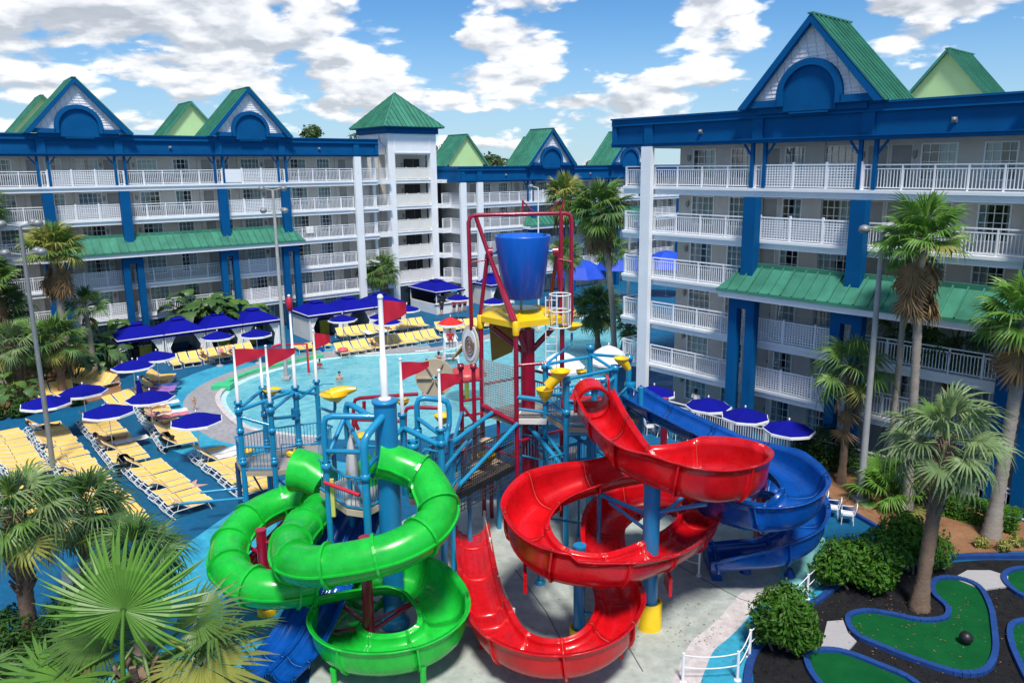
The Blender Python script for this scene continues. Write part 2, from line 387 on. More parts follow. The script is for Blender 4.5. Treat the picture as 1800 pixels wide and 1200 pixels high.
# deck with the pool cut out: ring between the deck outline and the pool outline
pool_pts = [(p.x, p.y) for p in catmull([(x, y, 0) for x, y in [(-11.44, 40.26), (-13.52, 40.77), (-16.25, 42.08), (-18.52, 44.96), (-20.12, 47.95), (-20.48, 50.59), (-19.91, 53.5), (-18.23, 56.18), (-16.3, 58.23), (-13.65, 59.4), (-10.04, 59.9), (-6.4, 61.0), (-3.79, 63.92), (-0.86, 67.24), (2.0, 70.5), (4.88, 73.6), (8.0, 74.5), (10.6, 71.5), (11.0, 67.5), (9.49, 61.0), (6.6, 54.0), (3.2, 48.2), (-0.3, 43.6), (-3.8, 41.0), (-6.88, 39.9)]], 4, True)]
def ring_mesh(inner, outer_fn, z):                  # radial ring from a loop to an outer outline
    vs = []; fs = []; n = len(inner)
    for p in inner: vs.append((p[0], p[1], z))
    for p in inner: q = outer_fn(p); vs.append((q[0], q[1], z))
    for i in range(n): fs.append((i, (i + 1) % n, n + (i + 1) % n, n + i))
    return vs, fs
pc = (-4.5, 54.0)
def far_out(p):
    d = Vector((p[0] - pc[0], p[1] - pc[1])).normalized(); return pc[0] + d.x * 130, pc[1] + d.y * 130
dm = MB(); vs, fs = ring_mesh(pool_pts, far_out, 0.0); dm.add(vs, [tuple(reversed(f)) for f in fs])
struct('pool_deck', dm, deck_paint)
wm = MB(); n = len(pool_pts)
fl = [(pc[0] + (x - pc[0]) * .86, pc[1] + (y - pc[1]) * .86) for x, y in pool_pts]
vs = [(x, y, -.02) for x, y in pool_pts] + [(x, y, -.95 if x > -13 else -.35) for x, y in fl]
wm.add(vs, [(i, n + i, n + (i + 1) % n, (i + 1) % n) for i in range(n)])
wm.add([(x, y, -.95 if x > -13 else -.35) for x, y in fl], [tuple(reversed(range(n)))])
pf = struct('pool_floor', wm, pool_floor)
wmat = bpy.data.materials.new('pool_water'); wmat.use_nodes = True; t = wmat.node_tree; t.nodes.clear()
o_ = t.nodes.new('ShaderNodeOutputMaterial'); gl = t.nodes.new('ShaderNodeBsdfGlossy'); gl.inputs[1].default_value = .06
df = t.nodes.new('ShaderNodeBsdfDiffuse'); df.inputs[0].default_value = (.17, .55, .64, 1)
tr = t.nodes.new('ShaderNodeBsdfTransparent'); tr.inputs[0].default_value = (.62, .90, .93, 1)
ge = t.nodes.new('ShaderNodeNewGeometry'); mp = t.nodes.new('ShaderNodeMapping'); mp.inputs['Scale'].default_value = (1, .7, 1); t.links.new(ge.outputs['Position'], mp.inputs[0])
n1_ = t.nodes.new('ShaderNodeTexNoise'); n1_.inputs['Scale'].default_value = 2.2; n1_.inputs['Detail'].default_value = 4; t.links.new(mp.outputs[0], n1_.inputs['Vector'])
bp = t.nodes.new('ShaderNodeBump'); bp.inputs['Strength'].default_value = .9; bp.inputs['Distance'].default_value = .14; t.links.new(n1_.outputs['Fac'], bp.inputs['Height'])
n3_ = t.nodes.new('ShaderNodeTexNoise'); n3_.inputs['Scale'].default_value = .9; n3_.inputs['Detail'].default_value = 7; n3_.inputs['Distortion'].default_value = 1.2; t.links.new(mp.outputs[0], n3_.inputs['Vector'])
cr3 = t.nodes.new('ShaderNodeMix'); cr3.data_type = 'RGBA'; mr3 = t.nodes.new('ShaderNodeMapRange'); mr3.inputs[1].default_value = .35; mr3.inputs[2].default_value = .68; t.links.new(n3_.outputs['Fac'], mr3.inputs[0]); t.links.new(mr3.outputs[0], cr3.inputs[0]); cr3.inputs[6].default_value = (.11, .47, .58, 1); cr3.inputs[7].default_value = (.30, .66, .72, 1); t.links.new(cr3.outputs[2], df.inputs[0])  # noise paints pale caustic light into the water's own colour
for q in (gl, df): t.links.new(bp.outputs[0], q.inputs['Normal'])
m1 = t.nodes.new('ShaderNodeMixShader'); m1.inputs[0].default_value = .5; t.links.new(tr.outputs[0], m1.inputs[1]); t.links.new(df.outputs[0], m1.inputs[2])
fr = t.nodes.new('ShaderNodeFresnel'); fr.inputs[0].default_value = 1.33; t.links.new(bp.outputs[0], fr.inputs[1])
fm = t.nodes.new('ShaderNodeMath'); fm.operation = 'MULTIPLY'; fm.inputs[1].default_value = .75; t.links.new(fr.outputs[0], fm.inputs[0])
m2 = t.nodes.new('ShaderNodeMixShader'); t.links.new(fm.outputs[0], m2.inputs[0]); t.links.new(m1.outputs[0], m2.inputs[1]); t.links.new(gl.outputs[0], m2.inputs[2]); t.links.new(m2.outputs[0], o_.inputs[0])
wt = MB(); wt.flat(pool_pts, -.09); struct('pool_water', wt, wmat)
def strip(P, d0, d1, z):
    A = offset_path(P, d0); B = offset_path(P, d1); vs = [(x, y, z) for x, y in A] + [(x, y, z) for x, y in B]; k = len(P); mb = MB()
    mb.add(vs, [(i, i + 1, k + i + 1, k + i) for i in range(k - 1)])
    return mb
# pool rim bands: the shallow western half has a wide grey ramp and an aqua painted band
west = pool_pts[0:44]
def fix_up(mb):
    me = mb
    return me
struct('pool_rim_band', strip([(x, y) for x, y in pool_pts[30:64]], .02, 1.3, .004), MATS['grey_ramp_concrete'])
struct('grey_ramp', strip(west, .0, 2.1, .006), ramp_grey)
struct('aqua_band', strip(west, 2.1, 4.4, .004), aqua_paint)
cb = MB()
for a, b in zip(pool_pts[0:19], pool_pts[1:20]): cb.bar((*a, .05), (*b, .05), .34, .14)
solo('pool_curb', cb, pale_edge, 'white rounded concrete curb along the shallow near edge of the pool', 'curb')
cb = MB()
for a, b in zip(pool_pts[20:33], pool_pts[21:34]): cb.bar((*offset_path([a, b], .45)[0], .09), (*offset_path([a, b], .45)[1], .09), .42, .2)
e0 = offset_path(pool_pts[19:22], .3)[1]; cb.box(e0[0] - .55, e0[0] + .75, e0[1] - .75, e0[1] + .3, 0, .3)
solo('green_curb', cb, mat('green_curb_paint', (.05, .50, .22), .5, .1), 'bright green painted curb curving along the left pool edge', 'curb')
# splash pad
pad = [(-3.6, 31.5), (2, 32.5), (7.22, 32.2), (9.9, 30.9), (11.0, 28.6), (11.2, 26.6), (10.4, 25.0), (9.4, 24.4), (8.12, 24.3), (7.4, 23.6), (6.9, 22.9), (6.2, 22.1), (5.5, 21.4), (5.0, 20.5), (4.55, 19.55), (3.9, 18), (3.2, 15), (-5.6, 15), (-6.2, 19), (-6.9, 22.51), (-7.2, 26.12), (-5.6, 29.3)]
padS = [(p.x, p.y) for p in catmull([(x, y, 0) for x, y in pad], 3, True)]
mb = MB(); mb.flat(padS, .010); struct('splash_pad', mb, pad_concrete)
edge = [(p.x, p.y) for p in catmull([(x, y, 0) for x, y in pad[7:17]], 4)]
struct('worn_pad_edge', strip(edge, -.2, .55, .014), pale_edge)
mb = MB(); mb.flat([(8.6, 29.6), (10.6, 30.2), (11.6, 29.3), (12.2, 28.2), (11.9, 26.6), (11.0, 25.0), (10.2, 24.3), (9.2, 24.6), (9.6, 26.0), (9.9, 27.5)], .012); struct('teal_patch', mb, teal_ground)  # pale teal area laid over the right side of the pad
mb = MB(); mb.flat([(3.0, 14), (4.2, 18), (4.8, 19.6), (5.6, 21.2), (7.2, 23.0), (8.4, 24.2), (10.6, 24.6), (11.3, 24.9), (10.2, 23.6), (8.6, 22.2), (7.1, 20.7), (6.2, 18.6), (5.8, 14)], .007); struct('aqua_walk', mb, aqua_paint)
mb = MB(); mb.flat([(-10.52,37.28), (-12.65,31.88), (-13.87,27.30), (-12.77,23.25), (-10.4, 19.0), (-9.5, 14), (-6, 14), (-6.6, 19), (-7.2, 22.5), (-7.5, 26.1), (-6.2, 29.3), (-6.4, 33), (-7.6, 36)], .005); struct('aqua_patch', mb, aqua_paint)
mb = MB(); mb.flat([(-11.2, 24.6), (-8.3, 25.4), (-7.4, 21.5), (-6.4, 15), (-13, 15), (-12.4, 20)], .009); struct('deep_aqua_patch', mb, MATS['aqua_deck_paint'])
# planting beds
mb = MB(); mb.prism([(12.5, 34.6), (13.3, 33.1), (14.0, 31.0), (14.45, 29.6), (14.75, 28.6), (15.0, 27.2), (15.7, 26.6), (17.5, 26.9), (19.3, 27.0), (30, 26.5), (30, 19.0), (27, 24.5), (20.4, 31.2), (14.5, 37.0)], -.1, .05); struct('mulch_bed', mb, mulch)
mb = MB(); mb.prism([(-33, 44.5), (-29.2, 46.2), (-27.0, 49.0), (-29.5, 53.5), (-32.2, 56.5), (-33.5, 59), (-44, 52), (-60, 40), (-40, 30), (-36, 36)], -.1, .06); struct('planting_bed', mb, mulch)
mb = MB(); mb.prism([(-13.2, 21.5), (-15.2, 22.2), (-18.5, 22.4), (-22, 17), (-18, 10), (-3.5, 6), (-4.5, 13), (-8.4, 14), (-12.6, 17)], -.1, .06); struct('front_planting_bed', mb, MATS['pine_straw_mulch'])
mb = MB(); mb.prism([(6.1, 17), (7.0, 20.7), (8.6, 22.4), (10.1, 23.6), (11.5, 24.75), (13.6, 25.5), (15.6, 26.1), (17.5, 26.35), (24, 26.2), (24, 14), (6, 13)], -.1, .03); struct('golf_bed', mb, black_mulch)
kp = [(5.9, 16), (6.25, 18.6), (7.1, 20.8), (8.8, 22.6), (10.3, 23.75), (11.7, 24.95), (13.6, 25.7), (15.6, 26.3), (17.5, 26.55), (24, 26.4)]
kpS = catmull([(x, y, .07) for x, y in kp], 4); cb = MB()
for a, b in zip(kpS, kpS[1:]): cb.bar(a, b, .22, .16)
solo('bed_kerb', cb, mat('blue_kerb_paint', (.008, .05, .21), .6, .2, 3), 'long dark blue kerb curving around the black mulch of the mini golf', 'kerb')
kp = catmull([(14.95, 28.1, .06), (14.6, 29.2, .06), (14.2, 30.4, .06), (13.4, 32.6, .06), (12.6, 34.2, .06)], 3); cb = MB()
for a, b in zip(kp, kp[1:]): cb.bar(a, b, .16, .2)
solo('mulch_kerb', cb, MATS['blue_kerb_paint'], 'short dark blue kerb between the blue deck and the brown mulch', 'kerb')
GOLF = [('largest mini golf green with a black ball near its right side', [(10.78, 22.63), (11.53, 22.95), (12.3, 22.75), (13.05, 22.42), (13.9, 22.5), (14.35, 23.1), (14.35, 24.0), (14.9, 24.85), (15.7, 24.95), (16.15, 24.38), (15.82, 23.15), (15.24, 22.0), (14.5, 20.73), (13.7, 19.9), (12.9, 19.75), (12.04, 20.26), (11.2, 21.0), (10.61, 21.7)]),
        ('small mini golf green at the bottom edge in front of the grey pad', [(8.68, 20.71), (9.15, 20.89), (9.84, 20.8), (10.6, 20.2), (11.35, 19.3), (11.2, 17.6), (9.8, 17.3), (8.8, 18.6), (8.5, 19.75)]),
        ('mini golf green at the right edge beside the upper grey pad', [(17.6, 25.2), (18.56, 25.6), (19.9, 25.3), (20.2, 23.6), (18.8, 23.2), (17.5, 23.6), (17.25, 24.4)]),
        ('mini golf green in the bottom right corner behind its blue rim', [(15.7, 21.9), (16.5, 22.35), (18.2, 22.4), (18.6, 19), (16, 17.6), (14.6, 18.6), (15.0, 20.5)])]
for lab, P in GOLF:
    Q = [(p.x, p.y) for p in catmull([(x, y, 0) for x, y in P], 4, True)]
    t_ = thing('putting_green', lab, 'golf green', (0, 0, 0), 0, 'mini golf greens')
    mb = MB(); mb.prism(Q, .0, .07); part('turf', mb, turf, t_)
    cb = MB(); k = len(Q)
    for i in range(k): cb.bar((*Q[i], .08), (*Q[(i + 1) % k], .08), .18, .17)
    part('rim', cb, MATS['blue_kerb_paint'], t_)
pad_m = mat('grey_felt', (.36, .35, .36), .95, .06, 6)
for lab, P in (('grey carpet walk-on pad between the two lower golf greens', [(10.0, 22.42), (10.55, 22.48), (10.42, 21.8), (10.5, 21.35), (9.94, 20.78), (9.2, 20.94)]), ('grey carpet walk-on pad between the two upper golf greens', [(15.6, 25.0), (16.43, 25.53), (17.26, 25.51), (17.67, 25.1), (17.2, 24.4), (16.61, 24.3), (16.2, 24.2)])):
    mb = MB(); mb.prism(P, 0, .085); solo('walk_pad', mb, pad_m, lab, 'mat')
mb = MB(); mb.sphere((0, 0, .2), .2, 16, 10); solo('obstacle_ball', mb, black_rubber, 'black rock-like ball lying on the largest golf green', 'ball', loc=(13.85, 21.2, .07))

jm_ = mat('pad_joint', (.09, .09, .085), .9, .2)
mb = MB()
for P in ([(5.40,26.84), (6.39,25.41), (7.54,23.90), (8.02,23.54)], [(-0.32,26.01), (0.76,23.21), (1.52,20.36)], [(3.55,20.07), (2.75,23.69)]):
    for a, b in zip(P, P[1:]): mb.bar((*a, .012), (*b, .012), .035, .008)
struct('pad_joints', mb, jm_)
rn = random.Random(4); mb = MB()
for i in range(420):
    q = rn.random()
    if q < .2: x, y = 5.6 + rn.gauss(0, .9), 22.0 + rn.gauss(0, .8)
    elif q < .75: x, y = 13.2 + rn.gauss(0, 2), 22.6 + rn.gauss(0, 1.4)
    else: x, y = rn.uniform(-3, 9), rn.uniform(19.5, 30)
    a = rn.uniform(0, 6.28); l = rn.uniform(.02, .055); c, s_ = math.cos(a) * l, math.sin(a) * l; z = .09 if q >= .2 and q < .75 else .022
    mb.add([(x - c, y - s_, z), (x + s_ * .4, y - c * .4, z + .008), (x + c, y + s_, z), (x - s_ * .4, y + c * .4, z + .004)], [(0, 1, 2, 3)])
struct('leaf_litter', mb, mat('fallen_leaf', (.20, .13, .05), .8, .4), 'stuff')

rn = random.Random(8); mb = MB()                     # loose chips of the black mulch
for i in range(5200):
    x, y = rn.uniform(6.8, 20), rn.uniform(18.3, 26.2)
    if y > 18.9 + (x - 6.2) * .95 and y > 22.8 + (x - 8.8) * .55 - .3: continue
    a = rn.uniform(0, 6.28); l = rn.uniform(.02, .06); c, q = math.cos(a) * l, math.sin(a) * l; z = .034 + rn.uniform(0, .02)
    mb.add([(x - c, y - q, z), (x + q * .45, y - c * .45, z + rn.uniform(-.004, .025)), (x + c, y + q, z + .012), (x - q * .45, y + c * .45, z)], [(0, 1, 2, 3)])
struct('mulch_chips', mb, mat('black_chip', (.012, .012, .016), .7, .6, 9, spec=.15), 'stuff')
# ================================================================== hotel wings
LANG = R(38.77); LOR = (-43.20, 53.81); RANG = R(-48.30); ROR = (27.08, 24.13)
FH = 2.7
def slab_z(k): return k * FH + .15
_rail = {}
def rail_mesh(w, kind):
    key = (round(w, 2), kind)
    if key in _rail: return _rail[key]
    m = MB()
    if kind == 'bars':
        m.box(0, w, -.035, .035, 1.11, 1.17); m.box(0, w, -.025, .025, .93, .98); m.box(0, w, -.025, .025, .07, .12)
        n = max(1, round(w / 1.5))
        for i in range(n + 1): x = min(max(w * i / n, .03), w - .03); m.box(x - .035, x + .035, -.04, .04, 0, 1.17)
        k = int(w / .14)
        for i in range(1, k): x = w * i / k; m.box(x - .018, x + .018, -.012, .012, .12, .93)
    elif kind == 'lattice':
        m.box(0, w, -.04, .04, 1.13, 1.2); m.box(0, w, -.03, .03, .05, .11)
        n = max(1, round(w / 1.75))
        for i in range(n + 1): x = min(max(w * i / n, .04), w - .04); m.box(x - .05, x + .05, -.05, .05, 0, 1.3)
        k = int(w / .15)
        for i in range(1, k): x = w * i / k; m.box(x - .026, x + .026, -.012, .012, .1, 1.14)
        for i in range(1, 8): z = .1 + 1.04 * i / 8; m.box(0, w, -.016, .016, z - .026, z + .026)
    else:
        m.box(0, w, -.03, .03, .05, 1.14); m.box(0, w, -.05, .05, 1.14, 1.2)
        for i in range(4): x = min(max(w * i / 3, .04), w - .04); m.box(x - .05, x + .05, -.06, .06, 0, 1.26)
    _rail[key] = m.mesh('railing'); return _rail[key]
_win = {}
def window_meshes(w, var):
    key = (round(w, 2), var)
    if key in _win: return _win[key]
    h0, h1 = .4, 2.12; m = MB()
    m.box(0, .07, -.04, .08, h0, h1); m.box(w - .07, w, -.04, .08, h0, h1); m.box(.07, w - .07, -.04, .08, h0, h0 + .07); m.box(.07, w - .07, -.04, .08, h1 - .07, h1)
    n = max(2, round(w / .38))
    for i in range(1, n): x = w * i / n; m.box(x - .016, x + .016, -.02, .02, h0 + .07, h1 - .07)
    for i in (1, 2, 3): z = h0 + (h1 - h0) * i / 4; m.box(.07, w - .07, -.018, .018, z - .016, z + .016)
    p = MB(); p.add([(.07, .03, h0 + .07), (w - .07, .03, h0 + .07), (w - .07, .03, h1 - .07), (.07, .03, h1 - .07)], [(0, 1, 2, 3)])
    c = MB(); rn = random.Random(var * 13 + int(w * 10))
    spans = [[(.02, .98)], [(.02, .42), (.66, .98)], [(.02, .5)], [(.5, .98)], [(.02, .3), (.84, .98)], [(.02, .98)]][var]
    for a, b in spans:
        k = max(3, int((b - a) * w / .07)); vs = []
        for i in range(k + 1):
            x = w * (a + (b - a) * i / k); y = .14 + .025 * math.sin(i * 1.9) + rn.uniform(-.008, .008); vs += [(x, y, h0), (x, y, h1)]
        c.add(vs, [(2 * i, 2 * i + 2, 2 * i + 3, 2 * i + 1) for i in range(k)])
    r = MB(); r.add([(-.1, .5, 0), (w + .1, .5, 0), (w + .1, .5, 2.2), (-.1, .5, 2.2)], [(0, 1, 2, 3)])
    _win[key] = (m.mesh('window'), p.mesh('pane'), c.mesh('curtain'), r.mesh('room_back')); return _win[key]
_dm = None
def door_meshes():
    global _dm
    if _dm is None:
        d = MB(); d.box(0, .92, .02, .08, 0, 2.05); f = MB(); f.box(-.06, 0, -.02, .1, 0, 2.1); f.box(.92, .98, -.02, .1, 0, 2.1); f.box(0, .92, -.02, .1, 2.05, 2.1); h = MB(); h.box(.8, .86, -.05, .02, .95, 1.1)
        l = MB(); l.box(-.08, .08, -.16, 0, 1.5, 1.78); l.sphere((0, -.1, 1.47), .07, 6, 4)
        _dm = (d.mesh('door'), f.mesh('door_frame'), h.mesh('handle'), l.mesh('wall_lamp'))
    return _dm
def slope_panels(parent, m, A, B, upv, hfn, step, name='roof_panel', rib=.085, thick=.05):
    """standing-seam panels: eave from A to B, upv reaches the ridge, hfn(t) is the share of upv used at t"""
    A = Vector(A); B = Vector(B); upv = Vector(upv); n = max(1, round((B - A).length / step)); al = (B - A).normalized(); nv = al.cross(upv).normalized()
    for i in range(n):
        t0, t1 = i / n, (i + 1) / n; a = A.lerp(B, t0); b = A.lerp(B, t1); h0, h1 = hfn(t0), hfn(t1); tm = None
        mb = MB(); c = b + upv * h1; d = a + upv * h0
        top = [v + nv * thick for v in (a, b, c, d)]
        mb.add([a, b, c, d] + top, [(3, 2, 1, 0), (4, 5, 6, 7), (0, 1, 5, 4), (1, 2, 6, 5), (2, 3, 7, 6), (3, 0, 4, 7)])
        for q, hh in ((a, h0),):
            if hh > .03:
                e = q + upv * hh; r0 = q + nv * thick; r1 = e + nv * thick
                mb.add([r0 - al * .03, r0 + al * .03, r1 + al * .03, r1 - al * .03, r0 - al * .03 + nv * rib, r0 + al * .03 + nv * rib, r1 + al * .03 + nv * rib, r1 - al * .03 + nv * rib], [(4, 5, 6, 7), (0, 1, 5, 4), (1, 2, 6, 5), (3, 0, 4, 7), (2, 3, 7, 6)])
        part(name, mb, m, parent)
def gable(parent, c, ze, y0, y1, front=True, hw=3.45, ht=3.87):
    g = bpy.data.objects.new('gable' if front else 'rear_gable', None); COL.objects.link(g); g.parent = parent
    zp = ze + ht; k = ht / hw
    ow = hw + .25
    # roof slopes
    for s in (-1, 1):
        A = (c - ow, y1, ze - .25 * k) if s < 0 else (c + ow, y0 - .45, ze - .25 * k)
        B = (c - ow, y0 - .45, ze - .25 * k) if s < 0 else (c + ow, y1, ze - .25 * k)
        slope_panels(g, green_roof, A, B, (-s * ow, 0, ow * k), lambda t: 1, .46)
    rc = MB(); rc.bar((c, y0 - .5, zp + .06), (c, y1 + .03, zp + .06), .3, .07); part('ridge_cap', rc, green_roof, g)
    if front:
        # siding: courses of shingles, each overlapping the one below
        sm = MB(); z = ze + .02; i = 0; rn = random.Random(3)
        while z < zp - .35:
            h = .2; w0 = (zp - z) / k - .1; w1 = (zp - z - h) / k - .1
            x = c - w0 + (i % 2) * .22
            xs = [c - w0]
            while x < c + w0: 
                if x > xs[-1] + .05: xs.append(x)
                x += .45
            xs.append(c + w0)
            for a, b in zip(xs, xs[1:]):
                def cl(xx, ww): return max(c - ww, min(c + ww, xx))
                dy = rn.uniform(0, .008); a2, b2 = cl(a, w1), cl(b, w1)
                if b - a > .03: sm.add([(a + .008, y0 - .065 - dy, z), (b - .008, y0 - .065 - dy, z), (b2 - .008, y0 - .03, z + h), (a2 + .008, y0 - .03, z + h), (a + .008, y0, z), (b - .008, y0, z)], [(0, 1, 2, 3), (4, 5, 1, 0)])
            z += h; i += 1
        part('siding', sm, siding_mat, g, stuff=True)
        bk = MB(); bk.vprism([(c - hw, ze), (c + hw, ze), (c, zp - .02)], y0 - .028, y0 + .1); bk.vprism([(c - 2.8, ze - .55), (c + 2.8, ze - .55), (c + 2.8, ze - .002), (c - 2.8, ze - .002)], y0 - .05, y0 + .2); part('gable_wall', bk, blue_trim, g)
        tr = MB(); w = .30
        for s in (-1, 1): tr.vprism([(c + s * (ow + .02), ze - .25 * k), (c + s * (ow + .02), ze - .25 * k + .05), (c, zp + .05), (c, zp - w * 1.2), (c + s * (ow - .42), ze - .25 * k)], y0 - .46, y0 - .2)
        part('rake_board', tr, blue_trim, g)
        for s in (-1, 1):
            bt = MB(); a, b = sorted((c + s * 1.6, c + s * (hw - .1))); bt.box(a, b, y0 - .3, y0 - .07, ze - .24, ze + .1); part('eave_board', bt, blue_trim, g)
        ar = MB(); P = [(c - 1.35, ze - .5)] + [(c + 1.35 * math.cos(a), ze + .25 + 1.35 * math.sin(a)) for a in [math.pi - math.pi * i / 20 for i in range(21)]] + [(c + 1.35, ze - .5)]
        ar.vprism(P, y0 - .12, y0 - .03); part('arch_panel', ar, blue_trim, g)
        rg = MB(); N = 20; vs = []; fs = []
        pts = [(c - 1, -1)] ; path = [(-1, ze - .24)] + [(-2, math.pi - math.pi * i / N) for i in range(N + 1)] + [(1, ze - .24)]
        for q in path:
            for r_ in (1.36, 1.68):
                if q[0] == -2: x, z = c + r_ * math.cos(q[1]), ze + .25 + r_ * math.sin(q[1])
                else: x, z = c + q[0] * r_, q[1]
                vs += [(x, y0 - .3, z), (x, y0 - .05, z)]
        for i in range(len(path) - 1):
            o = i * 4; p = o + 4; fs += [(o, o + 2, p + 2, p), (o + 2, o + 3, p + 3, p + 2), (o + 1, o, p, p + 1)]
        rg.add(vs, fs); part('arch_trim', rg, blue_trim, g)
        sl = MB(); sl.box(c - 1.0, c + 1.0, y0 - .16, y0 - .05, ze - .62, ze - .54); part('sill', sl, blue_trim, g)
        bw = MB(); bw.vprism([(c - hw, ze), (c + hw, ze), (c, zp - .03)], y1 - .1, y1 - .02); part('back_wall', bw, pale_green, g)
    else:
        bw = MB(); bw.vprism([(c - hw, ze - .1), (c + hw, ze - .1), (c, zp - .03)], y0 - .1, y0); bw.vprism([(c - hw + .5, ze - .8), (c + hw - .5, ze - .8), (c + hw - .5, ze - .1), (c - hw + .5, ze - .1)], y0 - .1, y0); part('gable_wall', bw, pale_green, g)
        tr = MB()
        for s in (-1, 1): tr.bar((c + s * ow, y0 - .46, ze - .25 * k - .05), (c, y0 - .46, zp), .06, .16)
        part('rake_board', tr, green_roof, g)
def awning(parent, xa, xb, cols):
    a = bpy.data.objects.new('awning', None); COL.objects.link(a); a.parent = parent
    ye, yt, ze, zt = -1.6, -.17, 8.32, 9.5; hip = .75; L = xb - xa
    hf = lambda t: min(1, (t * L) / hip, ((1 - t) * L) / hip)
    slope_panels(a, green_roof, (xa, ye, ze), (xb, ye, ze), (0, yt - ye, zt - ze), hf, .62, rib=.1)
    for x, s in ((xa, 1), (xb, -1)):
        mb = MB(); q = [(x, yt, ze), (x, ye, ze), (x + s * hip, yt, zt)]
        mb.add(q if s > 0 else q[::-1], [(0, 1, 2)]); part('hip_panel', mb, green_roof, a)
    cap = MB(); cap.box(xa + hip, xb - hip, yt - .12, yt + .05, zt - .02, zt + .2); part('top_flashing', cap, green_roof, a)
    gt = MB(); gt.box(xa - .03, xb + .03, ye - .07, ye + .02, ze - .1, ze + .06); part('gutter', gt, green_roof, a)
    fs = MB(); fs.box(xa + .05, xb - .05, ye + .03, ye + .2, ze - .42, ze - .12); fs.box(xa + .05, xb - .05, ye + .2, -.18, ze - .16, ze - .1); fs.box(xa, xa + .12, ye + .2, -.18, ze - .42, ze - .16); part('fascia', fs, white_trim, a)
    sd = MB()
    for c in cols: sd.box(c - .55, c + .55, -.95, -.7, 8.65, 8.72)
    if cols: part('column_flashing', sd, green_roof, a)
def hotel(name, label, org, ang, yoff, nf, x0, x1, wx0, wx1, bays, bluecols, whitecols, awn, gcent, slab0, slab1, seed):
    t = thing(name, label, 'hotel', (org[0] - math.sin(ang) * yoff, org[1] + math.cos(ang) * yoff, 0), ang, 'hotel wings round the courtyard')
    rn = random.Random(seed); WY = 1.9
    pb = (nf - 1) * FH + 2.44; pt = pb + 1.6
    ops = {k: [] for k in range(nf)}
    dm = door_meshes()
    for xa, xb, kind in bays:
        w = xb - xa
        if kind == 'E': continue
        lay = ([('d', .0), ('l', .155), ('w', .19, 1.6), ('w', .57, 1.35), ('d', .9 - .02)] if kind == 'bars' else [('w', .02, 1.15), ('w', .43, 1.75), ('l', .80), ('d', .845)])
        for k in range(nf):
            z = slab_z(k) if k else .02
            for it in lay:
                x = xa + .25 + it[1] * (w - .3)
                if x < wx0 or x + 1.2 > wx1: continue
                if it[0] == 'w':
                    ops[k].append((x, x + it[2], .4, 2.12)); v = rn.choice((0, 0, 5, 5, 1, 2, 3, 4)); ms = window_meshes(it[2], v)
                    f = part('window', ms[0], white_rail, t, loc=(x, WY, z)); part('pane', ms[1], pane_mat, f)
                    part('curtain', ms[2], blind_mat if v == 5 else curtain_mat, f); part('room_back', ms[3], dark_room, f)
                elif it[0] == 'd':
                    ops[k].append((x, x + .92, 0, 2.05)); d = part('door', dm[0], door_mat, t, loc=(x, WY, z)); part('door_frame', dm[1], stucco_pale, d); part('handle', dm[2], galv, d)
                else: part('wall_lamp', dm[3], galv, t, loc=(x, WY, z))
    for k in range(nf):                                      # room wall of each storey with its openings left free
        m = MB(); z = slab_z(k) if k else 0; top = (slab_z(k + 1) - .2) if k < nf - 1 else pb + .3; x = wx0
        for a, b, h0, h1 in sorted(ops[k]):
            if a > x: m.box(x, a, WY, WY + .22, z, top)
            if h0 > 0: m.box(a, b, WY, WY + .22, z, z + h0)
            m.box(a, b, WY, WY + .22, z + h1, top); x = b
        m.box(x, wx1, WY, WY + .22, z, top)
        for xa, xb, kind in bays:
            for f_ in ((.84, ) if kind == 'bars' else (.4, )):
                xx = xa + f_ * (xb - xa)
                if wx0 < xx < wx1 - .4 and kind != 'E': m.box(xx, xx + .34, WY - .14, WY, z, top)
        part('room_wall', m, stucco, t)
        if k:
            s = MB(); s.box(slab0, slab1, -.12, WY + .1, z - .22, z); s.box(slab0, slab1, -.2, -.12, z - .17, z - .02); s.box(slab0, slab1, -.1, .06, z - .47, z - .22); s.box(slab0, slab1, .06, WY, z - .3, z - .22)
            if slab0 < wx0: s.box(slab0, slab0 + .12, .06, WY, z - .47, z - .3)
            part('walkway_slab', s, white_trim, t)
            for xa, xb, kind in bays:
                a, b = xa + .22, xb - .22
                if kind == 'E': a, b = xa + .05, xb - .05; kind = 'bars'
                yy = -.02 if kind == 'bars' else -.08
                part('railing', rail_mesh(b - a, kind), white_rail, t, loc=(a, yy, z))
            if slab0 < wx0: part('railing', rail_mesh(1.85, 'bars'), white_rail, t, loc=(slab0 + .05, 1.88, z), rot=(0, 0, -math.pi / 2))
    m = MB(); m.box(wx0 + .3, wx1, 2.5, 20.3, 0, pb); part('building_core', m, stucco, t)
    m = MB(); m.box(wx0, wx0 + .22, WY + .22, 20.3, 0, pb); part('end_wall', m, stucco_pale, t)
    m = MB(); m.box(wx1 - .22, wx1, WY + .22, 20.3, 0, pb); part('end_wall', m, stucco_pale, t)
    m = MB(); m.box(x0 + .3, x1 - .3, .25, 20.3, pb + .02, pb + .9); part('roof_deck', m, roof_grey, t)
    # parapet: sunk panels between raised frames
    pm = MB(); pm.box(x0, x1, -.28, .22, pb, pt); pm.box(x0, x0 + .3, .22, 20.2, pb, pt); pm.box(x1 - .3, x1, .22, 20.2, pb, pt); pm.box(x0 + .3, x1 - .3, 19.9, 20.2, pb, pt); p_ = part('parapet', pm, blue_trim, t)
    cp = MB(); cp.box(x0 - .06, x1 + .06, -.50, .28, pt + .003, pt + .1); cp.box(x0 - .06, x0 + .35, .28, 20.25, pt + .003, pt + .1); part('parapet_cap', cp, blue_trim, t)
    fr = MB(); cuts = sorted(set([x0 + .05, x1 - .05] + [c for c in bluecols] + [c for c in whitecols]))
